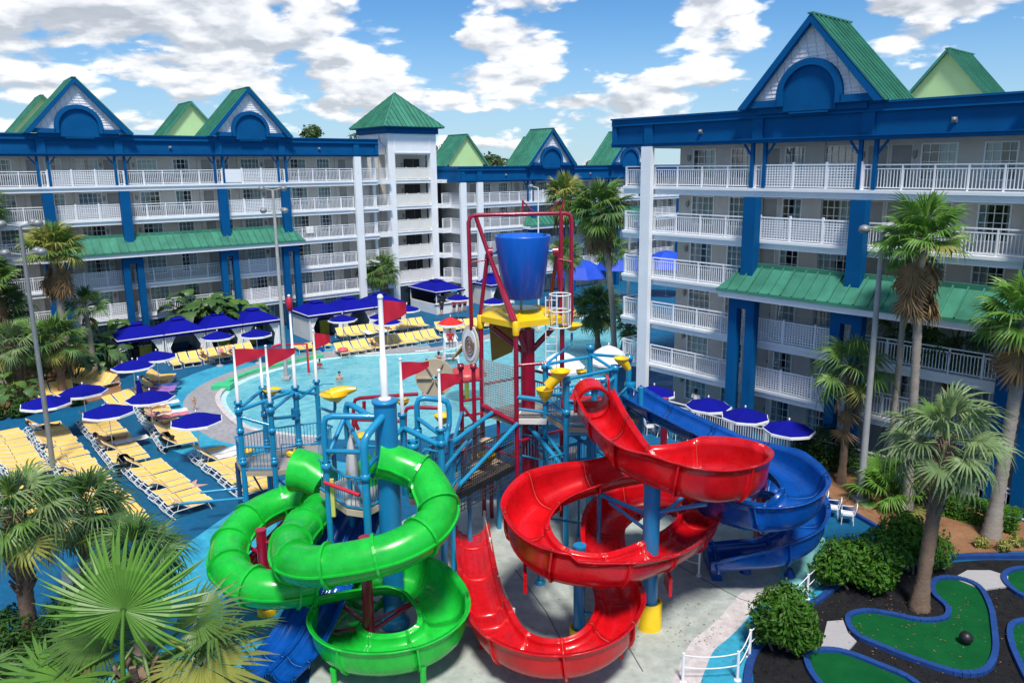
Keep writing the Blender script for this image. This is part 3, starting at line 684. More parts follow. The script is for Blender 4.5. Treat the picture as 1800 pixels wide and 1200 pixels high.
    fr.box(x0, x1, -.40, -.28, pb + .003, pb + .22); fr.box(x0, x1, -.40, -.28, pt - .3, pt - .003); fr.box(x0, x1, -.48, -.40, pb + .16, pb + .22); fr.box(x0, x1, -.46, -.40, pt - .36, pt - .28)
    for c in cuts: a, b = max(x0, c - .3), min(x1, c + .3); fr.box(a, b, -.395, -.28, pb + .22, pt - .3)
    fr.box(x0 - .07, x0, -.36, 20.2, pb + .003, pb + .24); fr.box(x0 - .07, x0, -.36, 20.2, pt - .3, pt - .003)
    part('parapet_frame', fr, blue_trim, t)
    for xa, xb, kind in bays:
        if kind == 'bars':
            fl = MB(); xx = (xa + xb) / 2; fl.sphere((xx, -.36, pb + .72), .11, 8, 6); fl.box(xx - .12, xx + .12, -.33, -.28, pb + .6, pb + .84); part('flood_light', fl, galv, t)
    for c in bluecols:
        zs = slab_z(nf - 1)
        m = MB()
        for d in (-.36, .36):
            m.box(c + d - .09, c + d + .09, -.2, -.02, zs, pb)
            sg = 1 if d > 0 else -1
            m.bar((c + d + sg * .09, -.11, pb - .62), (c + d + sg * .52, -.11, pb - .04), .08, .1)
        part('bracket_post', m, blue_trim, t)
        if nf == 6: zt = 8.66
        else: zt = 8.66
        m = MB(); m.box(c - .36, c + .36, -.78, -.205, zt, zs - .475); part('column', m, blue_trim, t)
        m = MB()
        for d in (-.52, .52): m.box(c + d - .25, c + d + .25, -1.08, -.58, 0, 7.3)
        m.box(c - .77, c + .77, -1.09, -.57, 7.302, 7.9); part('column_leg', m, blue_trim, t)
        part('railing', rail_mesh(.4, 'bars'), white_rail, t, loc=(c - .2, -.02, slab_z(nf - 1)))
    for c in whitecols:
        m = MB(); m.box(c - .36, c + .36, -.55, -.215, 0, pb - .003); part('column', m, white_trim, t)
    for a, b in awn: awning(t, a, b, [c for c in bluecols if a < c < b])
    for c in gcent:
        gable(t, c, pt + .36, -.5, 3.0); gable(t, c, pt + .45, 16.6, 20.4, False, 3.2, 3.75)
    return t
Lb = [(-12.2, -5.0, 'bars'), (-5.0, .9, 'lattice'), (.9, 8.45, 'bars'), (8.45, 13.8, 'lattice'), (13.8, 21.6, 'bars'), (21.6, 27.25, 'lattice'), (27.25, 34.55, 'bars'), (34.9, 36.9, 'E')]
hotel('hotel_wing', 'long six storey hotel wing on the left with two blue trimmed gables', LOR, LANG, 0, 6, -14, 37.1, -14, 37.0, Lb, [-5.0, .9, 8.45, 13.8, 21.6, 27.25], [34.7], [(7.3, 28.4)], [11.12, 24.42], -14, 37.0, 1)
Rb = [(-30.9, -29.3, 'E'), (-28.9, -21.8, 'bars'), (-21.8, -16.1, 'lattice'), (-16.1, -8.8, 'bars'), (-8.8, -3.1, 'lattice'), (-3.1, 4.2, 'bars'), (4.2, 9.9, 'lattice')]
hotel('hotel_wing', 'near six storey hotel wing on the right with a white corner pillar', ROR, RANG, 0, 6, -31.75, 10, -28.3, 10, Rb, [-21.8, -16.1, -8.8, -3.1, 4.2], [-28.95], [(-23.0, -1.9)], [-18.95, -5.95], -31.0, 10, 2)
Mb = [(46.3, 48.0, 'E'), (48.3, 55.6, 'bars'), (55.6, 61.1, 'lattice'), (61.1, 68.6, 'bars'), (68.6, 74.2, 'lattice'), (74.2, 81.5, 'bars'), (81.5, 87, 'lattice')]
hotel('hotel_wing', 'five storey hotel wing in the distance behind the blue bucket and palms', LOR, LANG, -1.5, 5, 45.6, 90, 47.9, 90, Mb, [55.6, 61.1, 68.6, 74.2, 81.5], [46.1, 48.3], [(54.4, 75.4)], [58.35, 71.4], 46.0, 90, 3)
# ---- stair tower between the wings
t = thing('stair_tower', 'white stair tower with a green pyramid roof between two hotel wings', 'tower', (LOR[0], LOR[1], 0), LANG)
Y0 = 1.4
for x in (39.05, 44.1):
    m = MB(); m.box(x, x + .78, Y0 - .2, Y0 + .5, 0, 16.2); part('column', m, white_trim, t)
m = MB(); m.box(39.05, 44.88, Y0 - .2, 7.5, 16.203, 18.3); part('upper_wall', m, white_trim, t)
m = MB(); fx0, fx1, fz0, fz1 = 39.9, 44.0, 16.45, 18.1
m.box(fx0 - .12, fx1 + .12, Y0 - .26, Y0 - .2, fz0 - .12, fz0); m.box(fx0 - .12, fx1 + .12, Y0 - .26, Y0 - .2, fz1, fz1 + .12); m.box(fx0 - .12, fx0, Y0 - .26, Y0 - .2, fz0, fz1); m.box(fx1, fx1 + .12, Y0 - .26, Y0 - .2, fz0, fz1); part('panel_frame', m, white_trim, t)
m = MB(); m.box(38.85, 45.08, Y0 - .4, 7.7, 18.303, 18.95); part('eave_band', m, blue_trim, t)
bc = Vector((41.97, 4.5, 22.6)); ex0, ex1, ey0, ey1, ez = 38.35, 45.55, Y0 - .95, 8.3, 18.96
for A, B in (((ex0, ey0), (ex1, ey0)), ((ex1, ey0), (ex1, ey1)), ((ex1, ey1), (ex0, ey1)), ((ex0, ey1), (ex0, ey0))):
    A = Vector((*A, ez)); B = Vector((*B, ez)); mid = (A + B) / 2
    slope_panels(t, green_roof, A, B, bc - mid, lambda q: 1 - abs(1 - 2 * q), .5, rib=.1)
m = MB(); m.box(ex0 + .05, ex1 - .05, ey0 + .05, ey1 - .05, ez - .08, ez - .005); part('soffit', m, blue_trim, t)
hp = MB()
for c in ((ex0, ey0), (ex1, ey0), (ex0, ey1), (ex1, ey1)): hp.bar((*c, ez + .08), bc + Vector((0, 0, .08)), .16, .06)
part('hip_cap', hp, green_roof, t)
m = MB(); m.box(39.1, 44.83, 3.4, 7.4, 0, 16.2); part('core', m, stucco, t)
for k in range(6):
    z = slab_z(k) if k else 0
    if k:
        m = MB(); m.box(39.8, 44.12, Y0 - .1, 3.4, z - .42, z); m.box(39.8, 44.12, Y0 - .16, Y0 - .1, z - .14, z - .02); part('floor_slab', m, white_trim, t)
        part('railing', rail_mesh(4.26, 'panel'), stucco_pale, t, loc=(39.83, Y0 + .05, z))
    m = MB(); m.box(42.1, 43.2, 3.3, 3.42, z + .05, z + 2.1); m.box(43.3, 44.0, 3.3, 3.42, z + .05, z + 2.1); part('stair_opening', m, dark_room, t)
    m = MB(); m.box(41.75, 41.95, 3.25, 3.4, z + 1.3, z + 1.7); part('call_panel', m, galv, t)
    # linking walkways either side
    for xa, xb, yy in ((37.0, 39.05, .9), (44.9, 46.1, .5)):
        if k and not (xa > 40 and k == 5):
            m = MB(); m.box(xa, xb, yy - .1, 3.3, z - .42, z); part('link_slab', m, white_trim, t)
            part('railing', rail_mesh(xb - xa - .1, 'bars'), white_rail, t, loc=(xa + .05, yy, z))
m = MB(); m.box(44.9, 46.1, .3, 3.0, 13.2, 13.55); part('link_roof', m, white_trim, t)
m = MB(); m.box(37.0, 39.05, 3.4, 7, 0, 15.9); part('link_wall', m, stucco, t)
m = MB(); m.box(44.9, 46.9, 3.6, 7, 0, 13.3); part('link_wall', m, dark_room, t)  # near-black colour stands in for the shade of the void behind the link
m = MB(); m.box(36.85, 37.1, .5, .75, 0, 15.9); part('column', m, white_trim, t)
m = MB(); m.tube([(38.0, Y0 - .3, 18.2), (38.2, Y0 - .28, 17.4), (38.75, Y0 - .28, 17.0), (38.75, Y0 - .28, 16.2)], .07, 6); part('downpipe', m, galv, t)
# ================================================================== palms, shrubs, trees
def fan_frond(seed, R_, n, pet, span=285, droop=.5, fold=.35, split=.5, petw=.022):
    """costapalmate fan leaf: petiole along +X, then n folded blades round the hastula, tips drooping"""
    rn = random.Random(seed); m = MB()
    P = []
    for i in range(5):
        f = i / 4; P.append(Vector((pet * f, 0, pet * (.10 * math.sin(f * 2.2) - .05 * f * f))))
    m.tube(P, [petw * (1.5 - .7 * i / 4) for i in range(5)], 5, False)
    h = P[-1]; half = R(span) / 2; tot = 2 * half / n
    for i in range(n):
        a = -half + tot * (i + .5) + rn.uniform(-.03, .03)
        c = abs(a) / half
        L = R_ * (1.0 - .28 * c ** 2.2) * rn.uniform(.86, 1.06) * (.72 if rn.random() < .05 else 1)
        d = Vector((math.cos(a), math.sin(a), 0)); s = Vector((-math.sin(a), math.cos(a), 0))
        wmax = 2 * L * split * math.sin(tot / 2) * 1.04
        rows = []
        dr = droop * rn.uniform(.5, 1.5) + (rn.uniform(.4, 1.0) if rn.random() < .16 else 0); tw = rn.uniform(-.25, .25)
        for r_, w, in ((.04, .12), (split * .55, .6), (split, 1.0), (.5 + split * .5, .72), (.88, .34), (1.0, .03)):
            x = r_ * L; ww = wmax * w * .5 if r_ >= split * .5 else x * math.sin(tot / 2) * 1.0
            z = .06 * L * math.sin(min(r_ / split, 1) * 1.5) * (1 if c < .6 else .6) - dr * L * max(0, r_ - .42) ** 2 * 1.5 - .05 * L * c * r_
            x2 = x * (1 - .12 * dr * max(0, r_ - .5))
            o = h + d * x2 + Vector((0, 0, z)); fz = fold * ww
            k = tw * max(0, r_ - split)
            rows.append((o - s * ww + Vector((0, 0, -fz * .5 - k * ww)), o + Vector((0, 0, fz)), o + s * ww + Vector((0, 0, -fz * .5 + k * ww))))
        vs = [v for r_ in rows for v in r_]
        fs = []
        for q in range(len(rows) - 1):
            for k in (0, 1): fs.append((q * 3 + k, q * 3 + 3 + k, q * 3 + 4 + k, q * 3 + 1 + k))
        m.add(vs, fs, False)
    return m
FR = {}
def frond_mesh(kind, v):
    key = (kind, v)
    if key not in FR:
        s = v * 17 + 5
        if kind == 'sabal': me = fan_frond(s, .98, 30, .95, 290, .55 + .25 * (v % 3), .4, .46)
        elif kind == 'silver': me = fan_frond(s, 1.0, 26, .95, 300, 1.0 + .3 * (v % 3), .4, .38)
        elif kind == 'wash': me = fan_frond(s, .88, 30, .85, 300, .45 + .2 * (v % 3), .45, .5)
        elif kind == 'big': me = fan_frond(s, 1.0, 56, 1.05, 325, .25 + .12 * (v % 3), .5, .52, .022)
        elif kind == 'young': me = fan_frond(s, .9, 22, .6, 120, .1, .8, .6)
        elif kind == 'dead': me = fan_frond(s, .8, 14, .5, 150, .3, .9, .4)
        elif kind == 'small': me = fan_frond(s, .62, 20, .5, 300, .5 + .2 * (v % 3), .4, .45)
        FR[key] = me.mesh('frond')
    return FR[key]
_lm = {}
def tinted(me, m, key):
    k = (me.name, m.name)
    if k not in _lm:
        c = me.copy(); c.materials.clear(); c.materials.append(m); _lm[k] = c
    return _lm[k]
def palm(label, base, H, scale, kind='sabal', n=32, leaf=None, dead=10, lean=(0, 0), tr=.2, bark=None, seed=0, group='fan palms round the courtyard', boots=False, rings=True, skirt=0, up=78, down=-48, bend=0, young=3):
    rn = random.Random(seed * 7 + 3); leaf = leaf or leafA; bark = bark or trunk_grey
    t = thing('palm_tree', label, 'palm tree', (base[0], base[1], 0), 0, group)
    N = 14; pts = []; rs = []
    for i in range(N + 1):
        f = i / N
        pts.append((lean[0] * f + bend * math.sin(f * math.pi) , lean[1] * f, H * f))
        rs.append(tr * (1.35 - .5 * min(1, f * 6)) * (1 - .22 * f) if f < .17 else tr * .85 * (1 - .2 * f))
    m = MB()
    fine = resample(catmull(pts, 6), .16)
    rr = []
    for i, p in enumerate(fine):
        f = p.z / H; r_ = tr * (1.45 - 3.2 * f if f < .16 else .94 - .14 * f)
        rr.append(r_ * (1 + (.045 if i % 2 else -.045) * rings + rn.uniform(-.03, .03)))
    m.tube(fine, rr, 10); part('trunk', m, bark, t)
    top = Vector(pts[-1])
    if boots:
        b = MB(); k = 0; z = H
        z0 = H * (1 - boots)
        while z > z0:
            f = z / H; c = Vector((lean[0] * f + bend * math.sin(f * math.pi), lean[1] * f, z))
            for q in range(5):
                a = k * 2.4 + q * 2 * math.pi / 5; d = Vector((math.cos(a), math.sin(a), 0)); rad = tr * .8
                p0 = c + d * rad; p1 = c + d * (rad + .11 + rn.uniform(0, .07)) + Vector((0, 0, .26 + rn.uniform(-.04, .08)))
                b.bar(p0, p1, .11 + rn.uniform(-.02, .03), .045)
            z -= .19; k += 1
        part('leaf_bases', b, trunk_brown, t, stuff=True)
    gold = math.pi * (3 - 5 ** .5)
    for i in range(n):
        f = (i + .5) / n
        pitch = up - (up - down) * f ** .85 + rn.uniform(-9, 9); az = i * gold + rn.uniform(-.25, .25)
        if rings and i < young: me = frond_mesh('young', i % 2); pitch = 82 + rn.uniform(-8, 4)
        else: me = frond_mesh(kind, rn.randrange(5))
        mt = leafY if (f > .86 and rn.random() < .5) else (leaf if rn.random() < .8 else (leafA if leaf is not leafA else leafD))
        o = bpy.data.objects.new('frond', tinted(me, mt, 0)); COL.objects.link(o); o.parent = t
        o.location = top + Vector((math.cos(az), math.sin(az), 0)) * tr * .4 + Vector((0, 0, .14 - .32 * f))
        o.rotation_euler = Euler((rn.uniform(-.45, .45), -R(pitch), az), 'XYZ')
        s = scale * rn.uniform(.85, 1.1); o.scale = (s, s, s)
    for i in range(dead):
        az = i * gold * 1.3 + rn.random(); o = bpy.data.objects.new('dead_frond', tinted(frond_mesh('dead', i % 4), dead_leaf, 0)); COL.objects.link(o); o.parent = t
        o.location = top + Vector((math.cos(az), math.sin(az), 0)) * tr * .6 + Vector((0, 0, -.3 - skirt * rn.random())); o.rotation_euler = Euler((rn.uniform(-.6, .6), R(78 + rn.uniform(-14, 8)), az), 'XYZ')
        s = scale * rn.uniform(1.0, 1.35); o.scale = (s, s, s)
    return t
# -- right hand side, in front of the near wing
palm('thick-trunked cabbage palm in the black mulch beside the golf green', (13.42, 23.19), 6.0, 1.12, 'silver', 25, leafC, 3, (.35, .1), .25, trunk_brown, 1, boots=.42, down=-52)
palm('tallest palm, brown skirt hanging in front of the green awning', (16.6, 30.3), 11.9, 1.15, 'wash', 27, leafB, 30, (-.35, .2), .2, trunk_grey, 2, skirt=1.9, down=-22)
palm('tall smooth-trunked palm at the right edge with bright yellow-green crown', (18.89, 28.11), 9.0, 1.3, 'wash', 27, leafB, 16, (.45, .1), .27, trunk_grey, 3, skirt=.7, down=-38)
palm('small palm with drooping crown beside the dark round shrub', (15.07, 33.49), 5.55, 1.12, 'silver', 18, leafA, 6, (.1, 0), .19, trunk_brown, 4, down=-50, boots=.2, skirt=2.4, young=1)
palm('mid height palm with shaggy brown trunk left of the tallest palm', (19.0, 36.4), 6.7, 1.1, 'silver', 26, leafA, 5, (.1, 0), .22, trunk_brown, 5, boots=.55, down=-55)
palm('dark-leaved palm right of the tallest palm against the balconies', (20.3, 34.3), 6.5, 1.05, 'silver', 24, leafD, 6, (0, .1), .23, trunk_brown, 6, boots=.5, down=-60)
palm('slim palm crown behind the lamp post left of the tallest palm', (16.6, 32.2), 11.4, 0.9, 'wash', 13, leafB, 10, (.1, .1), .14, trunk_grey, 7, skirt=.9, down=-45)
palm('low palmetto clump with yellow tips on the brown mulch', (16.36, 31.31), .55, 1.05, 'sabal', 26, leafB, 3, (0, 0), .16, trunk_brown, 8, down=-12, young=2)
# -- middle, beyond the pool
palm('tall leaning palm beyond the pool with a big round crown', (7.0, 55.0), 11.7, 1.55, 'wash', 44, leafA, 26, (-1.15, .6), .24, trunk_grey, 9, skirt=1.3, down=-58, bend=.25)
palm('distant palm left of the big leaning palm above the red frame', (4.9, 73.0), 12.0, 1.55, 'wash', 40, leafY, 16, (-.6, 0), .22, trunk_grey, 10, skirt=1.0, down=-60)
palm('bushy low palm with two short stems at the far pool edge', (6.3, 60.5), 3.5, 1.25, 'sabal', 40, leafD, 4, (-.2, 0), .26, trunk_brown, 11, down=-55)
palm('short dark palm at the foot of the leaning palm beyond the pool', (7.6, 57.4), 3.0, .95, 'sabal', 22, leafD, 3, (.9, 0), .2, trunk_brown, 12, down=-50)
palm('small palm below the distant green awning, left one', (4.4, 72.2), 6.6, 1.1, 'sabal', 26, leafA, 4, (0, 0), .2, trunk_grey, 13)
palm('small palm below the distant green awning, right one', (8.6, 73.0), 6.9, 1.1, 'sabal', 26, leafA, 4, (0, 0), .2, trunk_grey, 14)
palm('lone palm with ragged trunk in front of the stair tower', (-14.6, 77.0), 4.5, 1.35, 'sabal', 30, leafA, 6, (.1, 0), .3, trunk_brown, 15, boots=.5)
# -- left bed
palm('tall palm with a huge brown skirt in the left planting bed', (-32.6, 52.6), 9.4, 1.32, 'wash', 40, leafY, 40, (0, 0), .28, trunk_grey, 16, skirt=1.6, down=-25)
palm('palm with brown skirt at the left edge behind the lamp pole', (-36.6, 51.4), 7.6, 1.25, 'wash', 34, leafA, 34, (0, 0), .26, trunk_grey, 17, skirt=1.6, down=-30)
palm('topmost palm cut off by the left edge of the view', (-39.6, 55.6), 12.3, 1.3, 'wash', 34, leafA, 20, (0, 0), .26, trunk_grey, 18, skirt=1.0)
palm('bushy cabbage palm low in the left bed behind yellow loungers', (-30.9, 48.9), 3.9, 1.1, 'sabal', 34, leafA, 5, (0, 0), .26, trunk_brown, 19, boots=.6, down=-45)
palm('shaggy cabbage palm at the left edge above the umbrella', (-32.6, 47.6), 3.9, 1.05, 'sabal', 32, leafC, 6, (-.3, 0), .26, trunk_brown, 20, boots=.7)
palm('broad cabbage palm crown at the far left behind the shaggy one', (-36.8, 52.8), 5.4, 1.15, 'sabal', 32, leafD, 4, (0, 0), .25, trunk_brown, 21)
palm('slim straight palm beside the first cabana', (-31.9, 54.6), 5.1, 1.0, 'sabal', 16, leafD, 2, (-.15, 0), .23, trunk_grey, 22, down=-30)
# -- foreground left
palm('cabbage palm in the left foreground with a shaggy brown trunk', (-15.0, 20.6), 5.0, .95, 'silver', 34, leafC, 3, (.1, 0), .25, trunk_brown, 23, boots=.5, down=-48)
palm('round palm crown in the left foreground above the white table', (-15.6, 24.6), 3.1, .95, 'silver', 36, leafD, 2, (.2, 0), .24, trunk_brown, 24, boots=.5, down=-45)
palm('feathery palm crown behind the big front fan leaf', (-11.9, 21.0), 3.3, .85, 'silver', 30, leafD, 2, (.2, 0), .24, trunk_brown, 25, down=-40)
palm('low palm at the bottom left corner', (-11.3, 13.4), 4.0, .9, 'silver', 26, leafD, 2, (0, 0), .24, trunk_brown, 26, down=-50)
# the big one right in front: its main leaf stands upright and faces us
fp = palm('big front palm with one upright fan leaf facing the camera', (-6.1, 10.6), 7.05, 1.12, 'big', 9, leafB, 2, (0, 0), .24, trunk_brown, 27, boots=.3, up=30, down=-35, young=0)
def placed_frond(par, hast, away, up_, R_, root, mt, v):
    """a leaf whose hastula stands at hast (parent space); away = blade axis, up_ = side the upper face looks to"""
    X = Vector(away).normalized(); Z = Vector(up_); Z = (Z - X * Z.dot(X)).normalized(); Y = Z.cross(X)
    me = frond_mesh('big', v); o = bpy.data.objects.new('frond', tinted(me, mt, 0)); COL.objects.link(o); o.parent = par
    s = R_; M = Matrix((X, Y, Z)).transposed().to_4x4()
    pet = Vector((1.05, 0, 1.05 * (.10 * math.sin(2.2) - .05)))
    o.matrix_local = Matrix.Translation(Vector(hast) - (M.to_3x3() @ pet) * s) @ M @ Matrix.Scale(s, 4)
    return o
placed_frond(fp, (-.02, -.15, 8.25), (0.05, .10, 1), (.12, -.86, .35), 1.42, None, leafB, 0)
placed_frond(fp, (1.1, -.2, 7.35), (.85, -.45, -.3), (.1, -.55, .8), 1.2, None, leafY, 1)
placed_frond(fp, (.85, .35, 7.75), (.75, .3, .5), (-.3, -.5, .8), .95, None, leafA, 2)
placed_frond(fp, (-1.0, -.2, 7.1), (-.8, -.4, -.35), (-.2, -.6, .75), 1.05, None, leafB, 3)
placed_frond(fp, (-.75, .3, 7.5), (-.85, .2, .35), (.2, -.6, .75), 1.0, None, leafA, 4)
placed_frond(fp, (.55, -.55, 6.75), (.45, -.6, -.55), (.2, -.6, .5), 1.0, None, leafC, 1)
placed_frond(fp, (-.45, -.6, 6.75), (-.3, -.6, -.6), (-.1, -.7, .5), 1.0, None, leafA, 2)
placed_frond(fp, (1.15, -.35, 6.75), (.85, -.45, -.45), (.2, -.5, .7), .95, None, leafC, 3)
# -- bushes with many leaves in the volume of an uneven crown
def leaf_ball(mb, c, r, n, sz, rn, sq=.85, shell=.55, aim=.75):
    for i in range(n):
        u = rn.uniform(-1, 1); a = rn.uniform(0, 2 * math.pi); q = math.sqrt(1 - u * u)
        d = Vector((q * math.cos(a), q * math.sin(a), u))
        k = .80 + .34 * mnoise.noise(d * 2.1 + Vector(c)) + .12 * mnoise.noise(d * 6 + Vector(c))
        rad = r * k * (shell + (1 - shell) * rn.random() ** .5)
        p = Vector(c) + Vector((d.x * rad, d.y * rad, d.z * rad * sq))
        nn = (d * aim + Vector((rn.gauss(0, .5), rn.gauss(0, .5), rn.gauss(.3, .5)))).normalized()
        t1 = nn.orthogonal().normalized(); t1 = (t1 * math.cos(a * 3) + nn.cross(t1) * math.sin(a * 3)); t2 = nn.cross(t1)
        s = sz * rn.uniform(.7, 1.3)
        mb.add([p - t1 * s, p + t2 * s * .42 + nn * s * .1, p + t1 * s, p - t2 * s * .42 + nn * s * .1], [(0, 1, 2, 3)])
def bush(label, base, balls, n, sz, m, seed, name='round_bush', cat='bush', group=None, stems=5, sq=.85):
    rn = random.Random(seed); t = thing(name, label, cat, (base[0], base[1], 0), 0, group)
    tot = sum(b[3] ** 2 for b in balls); mb = MB()
    for x, y, z, r in balls: leaf_ball(mb, (x, y, z), r, int(n * r * r / tot), sz, rn, sq)
    part('foliage', mb, m, t, stuff=True)
    st = MB()
    for i in range(stems):
        b = balls[i % len(balls)]; a = rn.uniform(0, 6.28); st.tube([(b[0] * .5 + .12 * math.cos(a), b[1] * .5 + .12 * math.sin(a), 0), (b[0] * .8 + .2 * math.cos(a), b[1] * .8 + .2 * math.sin(a), b[2] * .6), (b[0] + .4 * math.cos(a), b[1] + .4 * math.sin(a), b[2])], [.05, .04, .02], 5)
    part('stem', st, wood_bark, t, stuff=True)
    return t
bush('bright round bush at the bottom edge beside the rope fence', (8.1, 21.0), [(0, 0, 1.25, 1.15), (.35, -.2, .75, .8), (-.5, .1, .85, .75), (0, .2, 1.6, .8)], 5200, .085, bush_leaf, 1)
bush('big spreading bush behind the golf green', (12.2, 24.6), [(-.6, .1, 1.0, 1.15), (.6, .3, 1.15, 1.2), (-1.35, -.1, .8, .8), (1.5, .9, 1.5, .95), (.1, -.5, .75, .8)], 7600, .09, bush_leaf, 2)
bush('light green bush behind the thick-trunked palm', (14.35, 25.5), [(0, 0, 1.3, 1.05), (.8, .1, .9, .85), (-.2, .3, 1.8, .7)], 4200, .085, bush_leaf, 3)
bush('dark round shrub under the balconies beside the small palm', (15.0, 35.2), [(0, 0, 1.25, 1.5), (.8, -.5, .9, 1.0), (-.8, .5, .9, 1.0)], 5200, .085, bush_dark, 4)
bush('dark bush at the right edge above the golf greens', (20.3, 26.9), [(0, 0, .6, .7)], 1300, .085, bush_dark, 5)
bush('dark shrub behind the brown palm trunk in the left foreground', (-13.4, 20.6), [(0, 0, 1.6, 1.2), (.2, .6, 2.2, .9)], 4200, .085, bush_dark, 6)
# clipped hedge along the white fence
hd = thing('hedge', 'clipped green hedge along the white fence', 'hedge', (17.55, 31.0, 0), R(-43))
rn = random.Random(9); mb = MB()
for i in range(5200):
    x = rn.uniform(-.1, 3.7); f = rn.random(); y = rn.uniform(-.42, .42); z = rn.uniform(.05, .85)
    if f < .45: z = .85 + rn.uniform(-.06, .1)
    elif f < .8: y = -.45 + rn.uniform(-.08, .06)
    nn = Vector((rn.gauss(0, .5), -.4 + rn.gauss(0, .5), .6 + rn.gauss(0, .4))).normalized(); t1 = nn.orthogonal().normalized(); t2 = nn.cross(t1); s = rn.uniform(.05, .09)
    p = Vector((x, y, z)); mb.add([p - t1 * s, p + t2 * s * .45, p + t1 * s, p - t2 * s * .45], [(0, 1, 2, 3)])
part('foliage', mb, bush_leaf, hd, stuff=True)
# small yellowing plants on the mulch
for i, (x, y) in enumerate([(18.0, 27.3), (18.7, 27.0), (19.4, 27.4)]):
    bush(['small croton on the mulch, left one of three', 'small croton on the mulch, middle one of three', 'small croton on the mulch, right one of three'][i], (x, y), [(0, 0, .25, .33)], 160, .08, leafY, 20 + i, 'croton', 'plant', 'crotons on the mulch', 2)
# broad-leaved plants (bird of paradise) in the left bed
def paddle_leaf(seed):
    rn = random.Random(seed); m = MB(); P = [Vector((.0, 0, 0)), Vector((.25, 0, .5)), Vector((.55, 0, .95))]; m.tube(P, [.025, .02, .014], 5, False)
    vs = []; N = 9
    for i in range(N):
        f = i / (N - 1); c = Vector((.55 + .55 * f + .1 * f * f, 0, .95 + .55 * f - .75 * f * f)); w = .24 * math.sin(math.pi * min(1, f * .92 + .06)) ** .7
        vs += [c + Vector((0, -w, -.06 + .09 * (i % 2) * f)), c, c + Vector((0, w, -.06 + .09 * ((i + 1) % 2) * f))]
    fs = []
    for i in range(N - 1):
        for k in (0, 1): fs.append((i * 3 + k, i * 3 + 3 + k, i * 3 + 4 + k, i * 3 + 1 + k))
    m.add(vs, fs, True); return m.mesh('leaf')
PL = [paddle_leaf(i) for i in range(3)]
def paradise(label, base, n, s, m, seed):
    rn = random.Random(seed); t = thing('paradise_plant', label, 'plant', (base[0], base[1], 0), 0, 'broad-leaved plants in the beds')
    for i in range(n):
        a = i * 2.4 + rn.uniform(-.3, .3); o = bpy.data.objects.new('leaf', tinted(PL[i % 3], m, 0)); COL.objects.link(o); o.parent = t
        r_ = rn.uniform(.1, .45) * s; o.location = (r_ * math.cos(a), r_ * math.sin(a), rn.uniform(0, .9) * s); o.rotation_euler = (rn.uniform(-.2, .2), rn.uniform(-.45, .35), a); q = s * rn.uniform(.8, 1.3); o.scale = (q, q, q)
palm_dark = leafD
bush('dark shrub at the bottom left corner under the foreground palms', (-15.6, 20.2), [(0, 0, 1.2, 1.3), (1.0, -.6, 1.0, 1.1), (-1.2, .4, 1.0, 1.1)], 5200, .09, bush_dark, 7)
paradise('tall clump of paddle leaves behind the cabana roofs', (-27.2, 63.4), 60, 2.1, leafD, 1)
paradise('lighter paddle leaf clump beside the tall clump behind the cabanas', (-25.6, 65.2), 36, 1.8, leafA, 2)
for i, (x, y, s) in enumerate([(-32.6, 57.6, 1.6), (-31.6, 56.2, 1.2), (-33.8, 51.5, 1.4), (-34.4, 49.0, 1.2), (-31.8, 51.6, 1.3), (-30.3, 53.6, 1.1), (-33.0, 45.9, 1.0), (-31.4, 45.6, .9), (-35.5, 46.6, 1.1), (-35.2, 54.0, 1.6)]):
    labs = ['tall paddle-leaved plant touching the first cabana wall', 'lower paddle-leaved plant in front of the first cabana wall', 'paddle-leaved plant behind the bushy cabbage palm', 'paddle-leaved plant behind the shaggy left palm trunk', 'paddle-leaved plant between bushy palm and slim palm', 'paddle-leaved plant behind the flat yellow loungers', 'low plant behind the leftmost umbrella', 'low plant under the leftmost umbrella at the bed edge', 'low plant at the far left edge of the bed', 'tall dark plant below the big brown palm skirt']
    paradise(labs[i], (x, y), 22, s, leafD if i % 3 else leafA, 30 + i)
bush('low dark shrub row at the front of the left bed', (-31.0, 44.6), [(0, 0, .5, .8), (-1.2, -.7, .5, .8), (1.1, 1.0, .5, .7), (2.2, 2.1, .5, .7)], 4200, .1, bush_dark, 40)
# far trees over the roofs
def far_tree(label, base, h, r, seed, m=None):
    rn = random.Random(seed); t = thing('far_tree', label, 'tree', (base[0], base[1], 0), 0, 'trees beyond the hotel')
    mb = MB()
    for i in range(16):
        a = rn.uniform(0, 6.28); q = r * rn.random() ** .5; leaf_ball(mb, (q * math.cos(a), q * math.sin(a), h * rn.uniform(.55, .95)), r * rn.uniform(.3, .48), 190, r * .07, rn, .8)
    part('crown', mb, m or tree_leaf, t, stuff=True)
    tk = MB(); tk.tube([(0, 0, 0), (.2, 0, h * .4), (0, .2, h * .8)], [r * .1, r * .07, r * .03], 7); part('trunk', tk, wood_bark, t)
far_tree('tree top showing above the blue parapet left of the tower roof', (-25.95,110.00,14.52), 21.2, 4.5, 1)
for i, (u, H_) in enumerate([((-12.9, 130), 19.2), ((-6.6, 131), 18.6), ((-3.5, 129), 17.2), ((.2, 134), 17.0), ((3.9, 133), 16.0)]):
    far_tree(['far tree just right of the tower roof', 'far tree behind the pale green gable', 'tallest far tree right of the pale green gable', 'far tree left of the distant blue gable', 'lowest far tree beside the distant blue gable'][i], u, H_, 5.2, 5 + i)
for i, u in enumerate([(11, 190), (17, 195), (24, 200)]):
    far_tree(['left', 'middle', 'right'][i] + ' one of the small trees on the far horizon', u, 15.8, 5, 15 + i)
